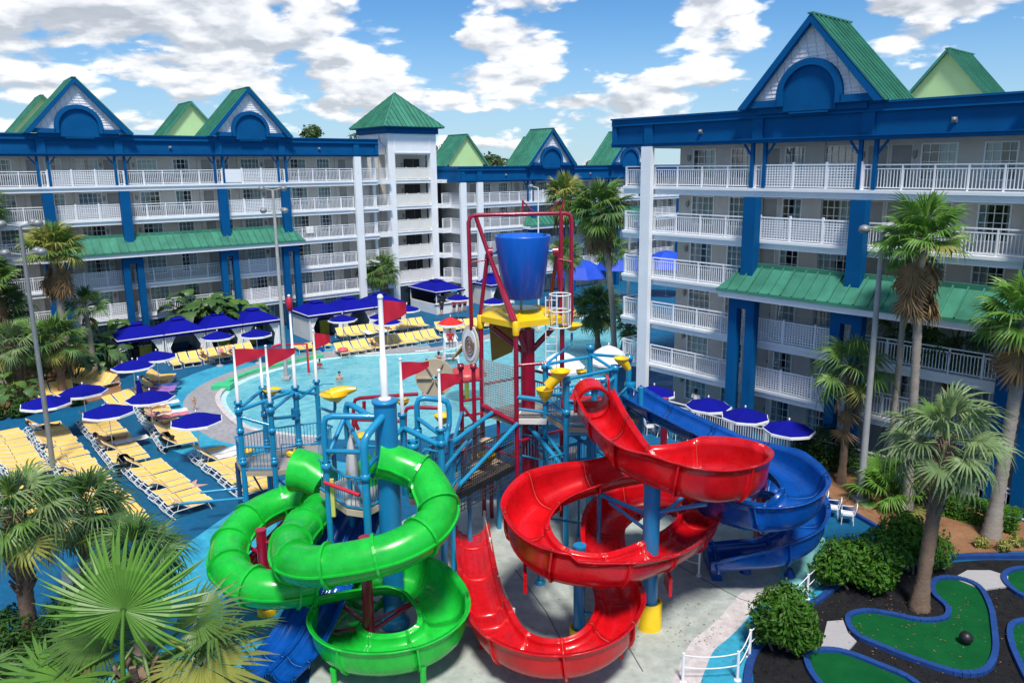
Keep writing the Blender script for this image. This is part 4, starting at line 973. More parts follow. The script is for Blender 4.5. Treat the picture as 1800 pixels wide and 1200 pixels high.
# ================================================================== cabanas, umbrellas, loungers
def Lp(x, y, z=0.0): return (LOR[0] + math.cos(LANG) * x - math.sin(LANG) * y, LOR[1] + math.sin(LANG) * x + math.cos(LANG) * y, z)
def cabana(label, x0, x1, y0, y1, wallL, group, zt=2.3, rise=.95, bar=False):
    t = thing('cabana', label, 'cabana', Lp(x0, y0), LANG, group); w = x1 - x0; d = y1 - y0; e = .12
    r = MB(); c = .28
    P = [(-e, -e, zt), (w + e, -e, zt), (w + e, d + e, zt), (-e, d + e, zt)]; q0, q1 = w * .36, w * .64; p0, p1 = d * .36, d * .64
    Q = [(q0, p0, zt + rise * .78), (q1, p0, zt + rise * .78), (q1, p1, zt + rise * .78), (q0, p1, zt + rise * .78)]
    r.add(P + Q, [(0, 1, 5, 4), (1, 2, 6, 5), (2, 3, 7, 6), (3, 0, 4, 7)])
    V = [(q0 - .1, p0 - .1, zt + rise * .86), (q1 + .1, p0 - .1, zt + rise * .86), (q1 + .1, p1 + .1, zt + rise * .86), (q0 - .1, p1 + .1, zt + rise * .86)]
    r.add(V + [(w / 2, d / 2, zt + rise)], [(0, 1, 4), (1, 2, 4), (2, 3, 4), (3, 0, 4)])
    part('canopy', r, canopy_blue, t)
    v = MB(); b = .16
    for a, c_ in ((P[0], P[1]), (P[1], P[2]), (P[2], P[3]), (P[3], P[0])): v.add([(*a[:2], zt - .06), (*c_[:2], zt - .06), (*c_[:2], zt - .26), (*a[:2], zt - .26)], [(0, 1, 2, 3), (3, 2, 1, 0)])
    part('valance', v, canopy_blue, t)
    tr = MB()
    for a, c_ in ((P[0], P[1]), (P[1], P[2]), (P[2], P[3]), (P[3], P[0])): tr.bar((*a[:2], zt - .03), (*c_[:2], zt - .03), .05, .075)
    part('trim', tr, white_cloth, t)
    for x in (.04, w - .04):
        for y in (.04, d - .04):
            m = MB(); m.box(x - .04, x + .04, y - .04, y + .04, 0, zt - .07); part('post', m, white_metal, t)
    if bar:
        m = MB(); m.box(.1, w - .1, .0, .12, 0, 1.05); m.box(w - .12, w, .12, d, 0, 1.05); m.box(0, .12, .12, d, 0, 1.05); part('counter', m, white_trim, t)
        m = MB(); m.box(-.08, w + .08, -.12, .3, 1.06, 1.12); part('counter_top', m, white_trim, t)
        m = MB(); m.box(.1, w - .1, d - .2, d - .1, 0, zt - .3); part('back_wall', m, dark_room, t)
        m = MB(); m.box(w * .5, w * .72, -.18, -.13, zt - .22, zt - .02); part('sign_panel', m, mat('pale_blue_sign', (.05, .35, .62), .5, .1), t)
        return t
    m = MB(); m.box(.05, w - .05, d - .1, d - .04, 0, zt - .28); part('back_wall', m, stucco_pale, t)
    if wallL: m = MB(); m.box(.0, .06, .1, d - .1, 0, zt - .28); part('side_wall', m, stucco_pale, t)
    m = MB(); m.box(w - .06, w, .4, d - .1, 0, zt - .28); part('side_wall', m, stucco_pale, t)
    for x, s in ((.08, 1), (w - .08, -1)):
        c_ = MB(); rows = []
        for z, a in ((zt - .28, .8), (1.7, .58), (1.15, .30), (.6, .42), (.05, .5)):
            row = []
            for k in range(7): f = k / 6; row.append((x + s * a * f, .1 + .06 * (k % 2), z))
            rows.append(row)
        vs = [v_ for r_ in rows for v_ in r_]; c_.add(vs, [(i * 7 + k, i * 7 + k + 1, i * 7 + 8 + k, i * 7 + 7 + k) for i in range(4) for k in range(6)]); part('curtain', c_, white_cloth, t)
    return t
cab = ['leftmost cabana of the left group, beside the planting bed', 'second cabana from the left in the left group', 'third cabana from the left in the left group', 'rightmost cabana of the left group, before the gap']
for i, (a, b) in enumerate([(11.05, 14.15), (14.25, 17.3), (17.4, 20.25), (20.35, 23.4)]): cabana(cab[i], a, b, -6.85, -3.4, True, 'left row of cabanas')
cab = ['cabana at the left end of the right group', 'middle cabana of the right group', 'cabana at the right end of the right group']
for i, (a, b) in enumerate([(26.0, 29.15), (29.25, 32.2), (32.3, 35.6)]): cabana(cab[i], a, b, -7.1, -3.3, True, 'right row of cabanas')
cabana('poolside bar kiosk with a white counter under a blue canopy', 40.9, 44.3, -4.2, 1.0, True, 'bar kiosks', 2.4, .9, True)
cabana('single far cabana behind the red bucket frame', 47.8, 51.0, -4.3, -.4, True, 'far cabanas', 2.4, 1.0)
yel_panel = mat('yellow_cushion', (.62, .47, .05), .8, .12)
navy = mat('teal_navy_cushion', (.02, .08, .14), .8, .12)
def cab_item(kind, label, x, y, rz=0):
    t = thing(kind, label, {'cabana_sofa': 'sofa', 'yellow_cabinet': 'cabinet', 'slatted_chair': 'chair'}[kind], Lp(x, y), LANG + rz)
    if kind == 'cabana_sofa':
        m = MB(); m.box(-.8, .8, -.35, .4, .12, .42); part('seat', m, navy, t); m = MB(); m.box(-.8, .8, .405, .6, .12, .85); part('backrest', m, navy, t)
        for s in (-1, 1): m = MB(); a, b = sorted((s * .805, s * .95)); m.box(a, b, -.35, .6, .12, .6); part('armrest', m, navy, t)
    else:
        m = MB(); m.box(-.45, .45, -.02, .5, 0, 1.25); part('body', m, yel_panel, t); m = MB(); m.box(-.47, .47, -.05, .52, 1.252, 1.3); part('top', m, stucco_pale, t); m = MB(); m.box(-.9, -.47, -.02, .4, 0, 1.1); part('dark_door', m, dark_room, t)
cab_item('yellow_cabinet', 'yellow cabinet inside the leftmost cabana', 13.2, -5.0); cab_item('cabana_sofa', 'dark teal sofa inside the second cabana', 15.9, -4.6)
cab_item('yellow_cabinet', 'yellow cabinet inside the third cabana', 19.4, -4.8); cab_item('yellow_cabinet', 'yellow cabinet inside the fourth cabana before the gap', 21.5, -4.8)
cab_item('yellow_cabinet', 'yellow cabinet inside the first cabana of the right group', 28.2, -5.2)
# umbrellas
def umbrella(label, loc, r=1.2, z=2.35, m=None, n=8, trim=True, group='blue sun umbrellas', tilt=0, closed=False, rot=.2, rise=.42, dome=0):
    m = m or umb_blue
    t = thing('sun_umbrella', label, 'umbrella', (loc[0], loc[1], loc[2] if len(loc) > 2 else 0), rot, group)
    po = MB(); po.tube([(0, 0, 0), (0, 0, z + rise + .05)], .024, 8); part('pole', po, white_metal, t)
    ba = MB(); ba.lathe((0, 0, 0), [(0, .12), (.12, .12), (.25, .06), (.28, 0)], 12); part('base', ba, concrete_lamp, t)
    if closed:
        c = MB(); pr = [(.02, z + .35), (.10, z + .1), (.17, z - .5), (.21, z - 1.0), (.16, z - 1.12)]; k = 16; vs = []
        for i in range(k):
            a = 2 * math.pi * i / k; q = 1.15 if i % 2 else .72
            for rr, zz in pr: vs.append((rr * q * math.cos(a), rr * q * math.sin(a), zz))
        L_ = len(pr); c.add(vs, [(i * L_ + j, ((i + 1) % k) * L_ + j, ((i + 1) % k) * L_ + j + 1, i * L_ + j + 1) for i in range(k) for j in range(L_ - 1)], True); part('canopy', c, m, t)
    else:
        c = MB(); vs = [(0, 0, z + rise)]
        for f, dz in ((.34, rise * (.70 + .2 * dome)), (.68, rise * (.34 + .28 * dome)), (1.0, 0)):
            for i in range(n * 2):
                a = math.pi * i / n; q = 1.0 if i % 2 == 0 else math.cos(math.pi / n) * .985
                vs.append((r * f * q * math.cos(a), r * f * q * math.sin(a), z + dz - (.02 * f if i % 2 else 0)))
        N = n * 2; fs = [(0, 1 + i, 1 + (i + 1) % N) for i in range(N)] + [(1 + j * N + i, 1 + (j + 1) * N + i, 1 + (j + 1) * N + (i + 1) % N, 1 + j * N + (i + 1) % N) for j in range(2) for i in range(N)]
        c.add(vs, fs); part('canopy', c, m, t)
        if trim:
            v = MB(); ou = [Vector(vs[1 + 2 * N + i]) for i in range(N)]
            for i in range(N):
                a, b = ou[i], ou[(i + 1) % N]; an = math.pi * i / n
                oa, ob = a * 1.0, b * 1.0; da = Vector((a.x, a.y, 0)).normalized() * .035; db = Vector((b.x, b.y, 0)).normalized() * .035
                v.add([a - da * 1.6 + Vector((0, 0, .018)), b - db * 1.6 + Vector((0, 0, .018)), b + db + Vector((0, 0, -.015)), a + da + Vector((0, 0, -.015)), b + db + Vector((0, 0, -.13)), a + da + Vector((0, 0, -.13))], [(0, 3, 2, 1), (3, 5, 4, 2)])
            part('trim', v, white_cloth, t)
        rb = MB()
        for i in range(n): a = 2 * math.pi * i / n; rb.bar((0, 0, z - .02), (r * .62 * math.cos(a), r * .62 * math.sin(a), z + .1), .02, .02)
        part('ribs', rb, white_metal, t, stuff=True)
    f = MB(); f.sphere((0, 0, z + rise + .07), .05, 8, 6, (1, 1, 1.5)); part('finial', f, white_metal, t)
    return t
UMB = [('leftmost blue umbrella behind the grey lamp pole', (-26.25, 39.94)), ('blue umbrella just right of the leftmost, at the bed edge', (-25.44, 42.1)), ('blue umbrella over the second big lounger row from the left', (-21.94, 38.32)),
       ('blue umbrella in front of the leftmost cabana, lower left of two', (-25.4, 47.78)), ('blue umbrella in front of the leftmost cabana, upper right of two', (-25.0, 50.2)), ('blue umbrella over the sunbathers in the middle lounger row', (-20.9, 40.74)),
       ('blue umbrella nearest the shallow pool edge', (-16.62, 36.78)), ('blue umbrella in front of the third cabana', (-23.27, 56.42)), ('blue umbrella in front of the fourth cabana', (-20.55, 57.12)),
       ('blue umbrella in front of the first right-hand cabana', (-15.15, 62.75)), ('rear one of two overlapping blue umbrellas by the right-hand cabanas', (-11.93, 63.61)), ('front one of two overlapping blue umbrellas by the right-hand cabanas', (-11.15, 61.37)),
       ('blue umbrella left of the bar kiosk', (-10.33, 67.02)), ('blue umbrella right of the bar kiosk counter', (-6.16, 72.6)), ('blue umbrella seen through the red bucket frame', (-2.64, 70.5)),
       ('blue umbrella behind the top of the blue slide', (7.45, 40.88)), ('left one of three umbrellas along the patio fence', (9.92, 38.5)), ('middle one of three umbrellas along the patio fence', (11.37, 36.75)), ('right one of three umbrellas along the patio fence, by the dark shrub', (12.9, 34.75))]
for i, (lab, p_) in enumerate(UMB): umbrella(lab, p_, 1.28 if i < 7 else 1.2, 2.3, rot=.15 + .37 * i)
umbrella('closed dark blue umbrella wrapped round its pole', (-23.0, 43.69), closed=True, z=2.2)
umbrella('red and white lifeguard umbrella by the far pool edge', (-5.55, 57.9), 1.05, 2.9, mat('red_umbrella_cloth', (.60, .015, .012), .6, .1), rise=.5, trim=True, group='lifeguard umbrellas')
wu = mat('white_umbrella_cloth', (.72, .74, .77), .7, .08)
umbrella('left one of two white umbrellas behind the teal tower posts', (2.1, 38.6), 1.25, 4.45, wu, trim=True, group='white umbrellas', rise=.85, dome=.6)
umbrella('right one of two white umbrellas behind the teal tower posts', (4.8, 40.4), 1.2, 4.35, wu, trim=True, group='white umbrellas', rise=.85, dome=.6)
bright_blue = mat('bright_blue_canvas', (.004, .06, .52), .6, .12)
for i, (p_, z) in enumerate([((6.5, 82.0), 3.0), ((11.0, 83.5), 3.7), ((16.8, 86.5), 3.4)]):
    umbrella(['left one of three large bright blue umbrellas under the far palms', 'middle one of three large bright blue umbrellas under the far palms', 'right one of three large bright blue umbrellas under the far palms'][i], p_, 2.9, z, bright_blue, trim=False, group='large blue umbrellas', rise=1.9, dome=1)
# loungers: local +X from head to foot
def lounger_proto(flat):
    t = thing('sun_lounger', 'x', 'sun lounger')
    h = .10 if flat else .52; hx = .72; w = .30
    f = MB(); zs = .36
    for s in (-1, 1):
        y = s * w; f.tube([(.02, y, zs), (hx, y, zs), (1.76, y, zs)], .02, 5)
        f.tube([(hx, y, zs), (.08, y, zs + h)], .02, 5)
        f.tube([(.1, y, zs), (-.12, y, .22), (.08, y, .0)], .026, 5); f.tube([(1.5, y, zs), (1.64, y, .0)], .02, 5)
        if not flat: f.tube([(.3, y * .9, zs + h * .62), (.2, y * .9, zs)], .014, 4)
    for a in ((.02, zs), (1.76, zs), (.08, zs + h), (-.12, .22), (.08, .02), (1.64, .02)): f.tube([(a[0], -w, a[1]), (a[0], w, a[1])], .018, 5)
    part('frame', f, white_metal, t)
    s_ = MB(); n = 16
    s_.box(hx + .03, 1.73, -w + .025, w - .025, zs + .015, zs + .03)
    part('seat_sling', s_, yellow_sling, t)
    b = MB(); a0 = Vector((hx, 0, zs + .02)); a1 = Vector((.09, 0, zs + h + .02)); b.bar(a0, a1, w * 2 - .05, .016); part('back_sling', b, yellow_sling, t)
    return t
LNG = {False: lounger_proto(False), True: lounger_proto(True)}
for v in LNG.values(): v.location = (0, -60, -1.55)
used_l = set()
def lounger(x, y, rz, label, group, flat=False, z=0):
    if flat not in used_l:
        used_l.add(flat); o = LNG[flat]; o.location = (x, y, z); o.rotation_euler = (0, 0, rz); o['label'] = label; o['group'] = group; return o
    return copy_tree(LNG[flat], (x, y, z), rz, label, group)
TOT = 0
LROWS = {}
def lrow(a, b, foot, desc, flat=lambda i: False, pitch=.72, skip=(), jig=.06, end='far'):
    """heads run from a to b (plan points); foot = a point on the foot side"""
    global TOT
    A = Vector(a[:2]); B = Vector(b[:2]); n = max(1, int(round((B - A).length / pitch))) + 1; d = (B - A).normalized(); nrm = Vector((-d.y, d.x))
    if nrm.dot(Vector(foot[:2]) - A) < 0: nrm = -nrm
    rz = math.atan2(nrm.y, nrm.x); rn = random.Random(n * 31 + int(abs(A.x) * 10)); k = 0; LROWS[desc] = []
    n = min(n, 26)
    m = n - len([s for s in skip if s < n])
    for i in range(n):
        if i in skip: continue
        p_ = A + d * (i * pitch) + nrm * rn.uniform(-jig, jig); k += 1
        lab = '%s lounger from the %s end %s' % (ORD[k - 1], end, desc) if m > 1 else 'single yellow lounger ' + desc
        lounger(p_.x, p_.y, rz + rn.gauss(0, .035), lab, 'yellow loungers ' + desc, flat(i) and rn.random() > .14); LROWS[desc].append((p_.x, p_.y, rz)); TOT += 1
lrow((-28.46,41.27,0.40), (-22.20,34.16,0.40), (-23.06,37.76,0.40), 'in the row crossed by the lamp pole', lambda i: i not in (0, 1))
lrow((-26.22,42.60,0.40), (-20.76,35.99,0.40), (-21.80,40.34,0.40), 'in the row under the third umbrella', lambda i: i not in (0, 9))
lrow((-23.88,44.79,0.40), (-19.21,38.09,0.40), (-20.07,42.23,0.40), 'in the sunbathers row by the pool', lambda i: i in (5, 6))
lrow((-19.71,35.23,0.40), (-15.19,30.35,0.40), (-15.02,32.58,0.40), 'in the nearest full row', lambda i: i != 0)
lrow((-17.16,36.98,0.40), (-12.73,32.04,0.40), (-14.44,35.99,0.40), 'in the row beside the teal railing', lambda i: i > 2)
lrow((-30.09,40.09,0.40), (-24.58,33.94,0.40), (-24.18,35.47,0.40), 'in the row cut by the left edge', lambda i: True)
lrow((-24.11,32.45,0.40), (-21.43,29.56,0.40), (-21.07,30.91,0.40), 'in the lower row at the left edge', lambda i: i != 0)
lrow((-21.76,33.68,0.40), (-17.39,28.97,0.40), (-18.09,31.43,0.40), 'in the row behind the round palm crown', lambda i: i != 0)
lrow((-21.53,30.09,0.40), (-18.80,27.32,0.40), (-18.44,28.74,0.40), 'in the row between the foreground palms', lambda i: True)
lrow((-32.74,48.29,0.40), (-31.00,49.84,0.40), (-30.12,46.36,0.40), 'in the back row inside the planting bed', lambda i: False, end='left')
lrow((-32.23,53.23,0.40), (-28.46,51.17,0.40), (-28.97,48.18,0.40), 'in the upper row before the lower left cabana umbrella', lambda i: False, end='left')
lrow((-26.38,45.89,0.40), (-25.37,48.08,0.40), (-24.49,45.38,0.40), 'in the short row behind the third umbrella', lambda i: False, end='left')
lrow((-25.60,48.08,0.40), (-26.72,52.29,0.40), (-23.99,48.04,0.40), 'in the towel row by the closed umbrella', lambda i: False, end='left')
lrow((-27.11,56.86,0.40), (-22.69,60.45,0.40), (-23.31,53.72,0.40), 'in the long row facing the left cabanas', lambda i: False, end='left')
lrow((-18.89,61.52,0.40), (-17.29,62.72,0.40), (-17.03,59.07,0.40), 'in the short row by the red flag', lambda i: True, end='left')
lrow((-16.38,66.05,0.40), (-9.85,70.57,0.40), (-11.44,62.49,0.40), 'in the rear row before the right cabanas', lambda i: False, end='left')
lrow((-15.14,60.17,0.40), (-8.26,65.03,0.40), (-9.77,58.06,0.40), 'in the front row before the right cabanas', lambda i: False, end='left')
lrow((-7.82,68.40,0.40), (5.10,74.77,0.40), (-1.82,64.32,0.40), 'in the long far row behind the yellow platform', lambda i: False, end='left')
# ================================================================== water slides
def sweep_sections(path, prof_fn, closed, per=10):
    """cut a swept profile into separate sections; prof_fn(i) gives points (lateral, up)"""
    P = path; n = len(P); F = []
    for i in range(n):
        t = P[min(i + 1, n - 1)] - P[max(i - 1, 0)]; h = Vector((t.x, t.y, 0)).normalized(); T = t.normalized()
        N = Vector((-h.y, h.x, 0)); U = T.cross(N) * -1
        if U.z < 0: U = -U
        F.append((P[i], N, U))
    return F
def curv(path, w=5):
    n = len(path); c = []
    for i in range(n):
        a = path[max(i - w, 0)]; b = path[i]; d = path[min(i + w, n - 1)]
        u = (b - a).to_2d(); v = (d - b).to_2d()
        if u.length < 1e-5 or v.length < 1e-5: c.append(0); continue
        c.append((u.x * v.y - u.y * v.x) / (u.length * v.length) / max(.05, (u.length + v.length) / 2))
    out = []
    for i in range(n): s = c[max(0, i - 7):i + 8]; out.append(sum(s) / len(s))
    return out
def flume_prof(s, r, lo, hi):
    """s>0: the path turns left, so the right-hand wall is the tall one"""
    L = lo + (hi - lo) * max(0, min(1, -s)); Rr = lo + (hi - lo) * max(0, min(1, s))
    pts = []
    tilt = .16 * max(-1, min(1, s))
    def wall(side, h):
        q = [(side * (r + .13), h + .005), (side * (r + .12), h - .05), (side * (r + .03), h - .03), (side * (r), h * .72 + .04), (side * r * .965, h * .40), (side * r * .86, .22), (side * r * .66, .07), (side * r * .36, .012)]
        return q
    a = wall(1, L); b = wall(-1, Rr)
    return a + [(0, 0)] + b[::-1]
def flume(parent, path, m, jm, r=.62, lo=.5, hi=1.05, per=9, end_wall=None, hfun=None, name='flume_section'):
    F = sweep_sections(path, None, False); K = curv(path); n = len(path); th = .045
    for s0 in range(0, n - 1, per):
        s1 = min(n - 1, s0 + per); mb = MB(); vin = []; vout = []
        for i in range(s0, s1 + 1):
            p, N, U = F[i]; s = max(-1, min(1, K[i] * 2.6)); q = flume_prof(s, r, *(hfun(i / n) if hfun else (lo, hi)))
            row = [p + N * x + U * z for x, z in q]; rowo = []
            for j, (x, z) in enumerate(q):
                a = q[max(j - 1, 0)]; b = q[min(j + 1, len(q) - 1)]; d = Vector((b[0] - a[0], b[1] - a[1])).normalized()
                rowo.append(p + N * (x - d.y * th) + U * (z + d.x * th))
            vin.append(row); vout.append(rowo)
        w = len(vin[0]); k = s1 - s0 + 1
        vs = [v for r_ in vin for v in r_] + [v for r_ in vout for v in r_]; o = k * w; fs = []
        for i in range(k - 1):
            for j in range(w - 1):
                fs.append((i * w + j, i * w + j + 1, (i + 1) * w + j + 1, (i + 1) * w + j)); fs.append((o + i * w + j, o + (i + 1) * w + j, o + (i + 1) * w + j + 1, o + i * w + j + 1))
            fs.append((i * w, (i + 1) * w, o + (i + 1) * w, o + i * w)); j = w - 1; fs.append((i * w + j, o + i * w + j, o + (i + 1) * w + j, (i + 1) * w + j))
        for e in (0, k - 1):
            for j in range(w - 1): fs.append((e * w + j, o + e * w + j, o + e * w + j + 1, e * w + j + 1))
        mb.add(vs, fs, True); sec = part(name, mb, m, parent)
        if s1 < n - 1:                                    # bolted joint between two sections: an outer flange and a pale seam inside
            p, N, U = F[s1]; T = (F[s1][0] - F[s1 - 1][0]).normalized(); fl = MB(); A = vout[-1]; I = vin[-1]; ring = []
            for j in range(2, w - 2):
                d = (A[j] - I[j]).normalized()
                for t_, e in ((-.03, 0), (-.03, .07), (.03, .07), (.03, 0)): ring.append(A[j] + T * t_ + d * e)
            fl.add(ring, [(j * 4 + q, j * 4 + (q + 1) % 4, (j + 1) * 4 + (q + 1) % 4, (j + 1) * 4 + q) for j in range(w - 5) for q in range(4)])
            part('flange', fl, m, sec)
            sm = MB(); ring = []
            for j in range(w):
                d = (I[j] - A[j]).normalized(); ring += [I[j] - T * .011 + d * .006, I[j] + T * .011 + d * .006]
            sm.add(ring, [(j * 2, j * 2 + 1, j * 2 + 3, j * 2 + 2) for j in range(w - 1)]); part('seam', sm, jm, sec)
def tube_slide(parent, path, m, r=.64, per=9, n=20):
    F = sweep_sections(path, None, False); N_ = len(path)
    for s0 in range(0, N_ - 1, per):
        s1 = min(N_ - 1, s0 + per); mb = MB(); vs = []; k = s1 - s0 + 1
        for rr in (r, r - .04):
            for i in range(s0, s1 + 1):
                p, N, U = F[i]
                for j in range(n): a = 2 * math.pi * j / n; vs.append(p + N * rr * math.cos(a) + U * (rr * math.sin(a) + r))
        fs = []
        for q in (0, 1):
            o = q * k * n
            for i in range(k - 1):
                for j in range(n):
                    f = (o + i * n + j, o + i * n + (j + 1) % n, o + (i + 1) * n + (j + 1) % n, o + (i + 1) * n + j); fs.append(f if q else f[::-1])
        mb.add(vs, fs, True); sec = part('tube_section', mb, m, parent)
        fl = MB(); p, N, U = F[s1]; T = (F[s1][0] - F[s1 - 1][0]).normalized(); ring = []
        for j in range(n):
            a = 2 * math.pi * j / n; d = N * math.cos(a) + U * math.sin(a)
            for t_, e in ((-.04, 0), (-.04, .085), (.04, .085), (.04, 0)): ring.append(p + U * r + d * (r + e) + T * t_)
        fl.add(ring, [(j * 4 + q, j * 4 + (q + 1) % 4, ((j + 1) % n) * 4 + (q + 1) % 4, ((j + 1) % n) * 4 + q) for j in range(n) for q in range(4)], False); part('flange', fl, m, sec)
        # long side seams where upper and lower shells are bolted together
        for s in (1, -1):
            sd = MB()
            for i in range(s0, s1): sd.bar(F[i][0] + F[i][1] * s * (r + .03) + F[i][2] * (r - .02), F[i + 1][0] + F[i + 1][1] * s * (r + .03) + F[i + 1][2] * (r - .02), .07, .05)
            part('side_seam', sd, m, sec)
def post(parent, x, y, top, r, m, foot_h, foot_r, arms=(), name='support_post', z0=.01):
    p = MB(); p.tube([(x, y, z0), (x, y, top)], r, 16); po = part(name, p, m, parent)
    c = MB(); c.lathe((x, y, top), [(0, .03), (r * 1.08, .03), (r * 1.08, -.05), (r, -.05)], 16, False); part('cap', c, m, po)
    f = MB(); f.lathe((x, y, z0), [(foot_r, 0), (foot_r, foot_h), (foot_r * .93, foot_h + .03), (foot_r * .8, foot_h + .02), (foot_r * .75, foot_h - .05), (r, foot_h - .06)], 20); part('footing', f, yellow_paint, po)
    for a, b, rr in arms: q = MB(); q.tube([a, b], rr, 8); part('brace', q, m, parent)
def smooth_path(P, step=.2): return resample(catmull(P, 10), step)
# ---- green: closed tube, then an open flume
gs = thing('water_slide', 'bright green twisting slide, closed tube above and open chute below', 'water slide')
gP = [(-4.77,22.36,5.30), (-4.10,22.50,5.08), (-3.26,22.36,4.75), (-2.69,21.61,4.35), (-2.60,21.01,4.00), (-2.90,20.25,3.80), (-3.58,19.76,3.60), (-4.36,19.57,3.45), (-5.18,19.56,3.30), (-6.00,19.71,3.15), (-6.75,20.34,3.00), (-7.18,21.55,2.90), (-7.17,23.11,2.75), (-7.01,24.54,2.60), (-7.50,25.61,2.45), (-8.47,25.84,2.35), (-9.38,25.21,2.20), (-9.79,24.16,2.05), (-9.75,22.98,1.90), (-9.28,21.89,1.80), (-8.47,21.21,1.70), (-7.56,21.11,1.60), (-6.62,21.50,1.50)]
gT = smooth_path(gP, .2)
tube_slide(gs, gT, green_slide_m, .585, 7)
gQ = [gT[-3], (-6.49,21.69,1.50), (-5.34,22.20,1.42), (-4.30,22.55,1.30), (-3.30,22.27,1.15), (-2.58,21.30,1.00), (-2.45,20.36,0.85), (-3.10,19.69,0.72), (-4.16,19.54,0.62), (-5.21,19.91,0.55), (-5.82,20.89,0.48), (-5.61,22.17,0.42), (-5.17,23.41,0.36)]
flume(gs, smooth_path(gQ, .18), green_slide_m, joint_m['green'], .64, .55, 1.0, 10)
post(gs, -4.75, 20.86, 4.0, .17, maroon, .22, .33, [((-4.75, 20.86, 3.7), (-3.7, 21.3, 3.9), .06), ((-4.75, 20.86, 3.6), (-3.9, 20.2, 3.75), .05), ((-4.75, 20.86, .85), (-3.4, 21.9, 1.3), .07), ((-4.75, 20.86, 1.2), (-3.4, 21.9, 1.3), .05), ((-4.75, 20.86, 1.1), (-6.3, 21.9, 1.55), .06), ((-4.75, 20.86, 1.0), (-5.9, 21.1, .75), .05)])
post(gs, -8.75, 23.3, 3.05, .17, maroon, .22, .33, [((-8.75, 23.3, 2.6), (-7.1, 23.2, 2.75), .06), ((-8.75, 23.3, 2.2), (-9.8, 23.9, 2.3), .06), ((-8.75, 23.3, 1.2), (-8.0, 22.2, 1.6), .06), ((-8.75, 23.3, .9), (-7.6, 23.9, 1.5), .06)])
post(gs, -2.9, 19.2, .85, .09, green_slide_m, .05, .14, name='short_leg'); post(gs, -5.55, 19.5, .6, .09, green_slide_m, .05, .14, name='short_leg')
# ---- red: open flume all the way
rs = thing('water_slide', 'red open spiral slide with two big loops in the centre front', 'water slide')
rP = [(2.48,27.02,6.00), (2.61,25.78,5.85), (2.96,24.17,5.60), (3.50,22.61,5.35), (4.57,21.76,5.10), (5.62,21.47,4.92), (6.68,22.00,4.78), (7.28,22.95,4.66), (6.98,23.74,4.54), (6.08,24.18,4.42), (4.97,24.63,4.28), (3.77,24.52,4.15), (2.57,24.31,3.98), (1.17,23.75,3.75), (0.39,23.01,3.50), (0.08,22.09,3.28), (0.41,21.03,3.08), (1.18,20.45,2.92), (2.53,20.44,2.78), (3.86,21.31,2.64), (5.32,22.79,2.50), (6.18,24.43,2.36), (6.01,25.92,2.22), (4.96,26.51,2.06), (3.74,26.20,1.90), (2.97,25.17,1.75), (2.75,23.91,1.60), (2.89,22.10,1.40), (2.92,20.67,1.22), (2.38,19.53,1.06), (1.42,19.00,0.92), (0.30,19.18,0.80), (-0.62,20.11,0.68), (-1.19,21.89,0.56), (-1.55,23.90,0.46), (-1.85,26.19,0.38), (-2.07,28.07,0.34)]
rT = smooth_path(rP, .2)
tube_slide(rs, rT[:6], red_slide_m, .6, 5)
nR = int(len(rT) * .885)
flume(rs, rT[4:nR], red_slide_m, joint_m['red'], .60, .52, 1.12, 9, hfun=lambda f: (1.1 - 6 * f, 1.2) if f < .09 else (.5, 1.2) if f < .46 else (.5, 1.0))
flume(rs, rT[nR - 1:], red_slide_m, joint_m['red'], .53, .48, .72, 12)
post(rs, 4.1, 22.35, 5.0, .27, teal_big, .9, .42, [((4.1, 22.35, 4.0), (5.6, 21.4, 4.75), .07), ((4.1, 22.35, 3.6), (5.9, 23.6, 4.5), .07), ((4.1, 22.35, 3.9), (2.6, 23.9, 3.95), .08), ((4.1, 22.35, 3.3), (2.9, 23.6, 3.8), .06), ((4.1, 22.35, 2.2), (5.3, 22.4, 2.4), .07), ((4.1, 22.35, 1.6), (3.3, 23.4, 1.6), .07)])
post(rs, 1.77, 21.77, 3.2, .19, teal_big, .35, .31, [((1.77, 21.77, 2.9), (.35, 22.5, 3.2), .07), ((1.77, 21.77, 2.5), (2.6, 21.3, 2.7), .06), ((1.77, 21.77, .9), (2.6, 21.3, 1.1), .06)])
for x, y, z in ((.6, 25.0, 3.6), (2.7, 24.9, 3.9), (2.55, 26.6, 1.6)):
    q = MB(); q.tube([(x, y, .01), (x, y, z)], .085, 8); q.lathe((x, y, 0), [(.2, 0), (.2, .1), (.1, .16)], 10); part('leg', q, teal_pipe, rs)
q = MB(); q.tube([(.6, 25, 2.6), (2.5, 26.6, 1.5)], .05, 8); part('brace', q, teal_pipe, rs)
q = MB(); q.tube([(.6, 25, 1.6), (1.77, 21.9, 2.4)], .05, 8); part('brace', q, teal_pipe, rs)
for a, b, z in ((-1.35, 21.6, .62), (1.2, 19.4, .9), (2.9, 20.4, 1.1), (.05, 21.0, 2.9), (4.6, 21.9, 2.2)):
    q = MB(); q.prism([(a - .05, b - .4), (a + .05, b - .4), (a + .05, b + .4), (a - .05, b + .4)], max(.02, z - .62), z - .03); part('gusset', q, red_slide_m, rs)
# entry hood of the red slide
hd = MB(); c0 = Vector((2.46,27.79,6.00)); hd.prism([(c0.x - .82, c0.y - .05), (c0.x + .82, c0.y - .05), (c0.x + .82, c0.y + .75), (c0.x - .82, c0.y + .75)], 5.9, 5.98)
for s in (-1, 1): hd.prism([(c0.x + s * .82, c0.y - .05), (c0.x + s * .90, c0.y - .05), (c0.x + s * .90, c0.y + .75), (c0.x + s * .82, c0.y + .75)], 5.9, 6.85)
part('entry_hood', hd, red_slide_m, rs)
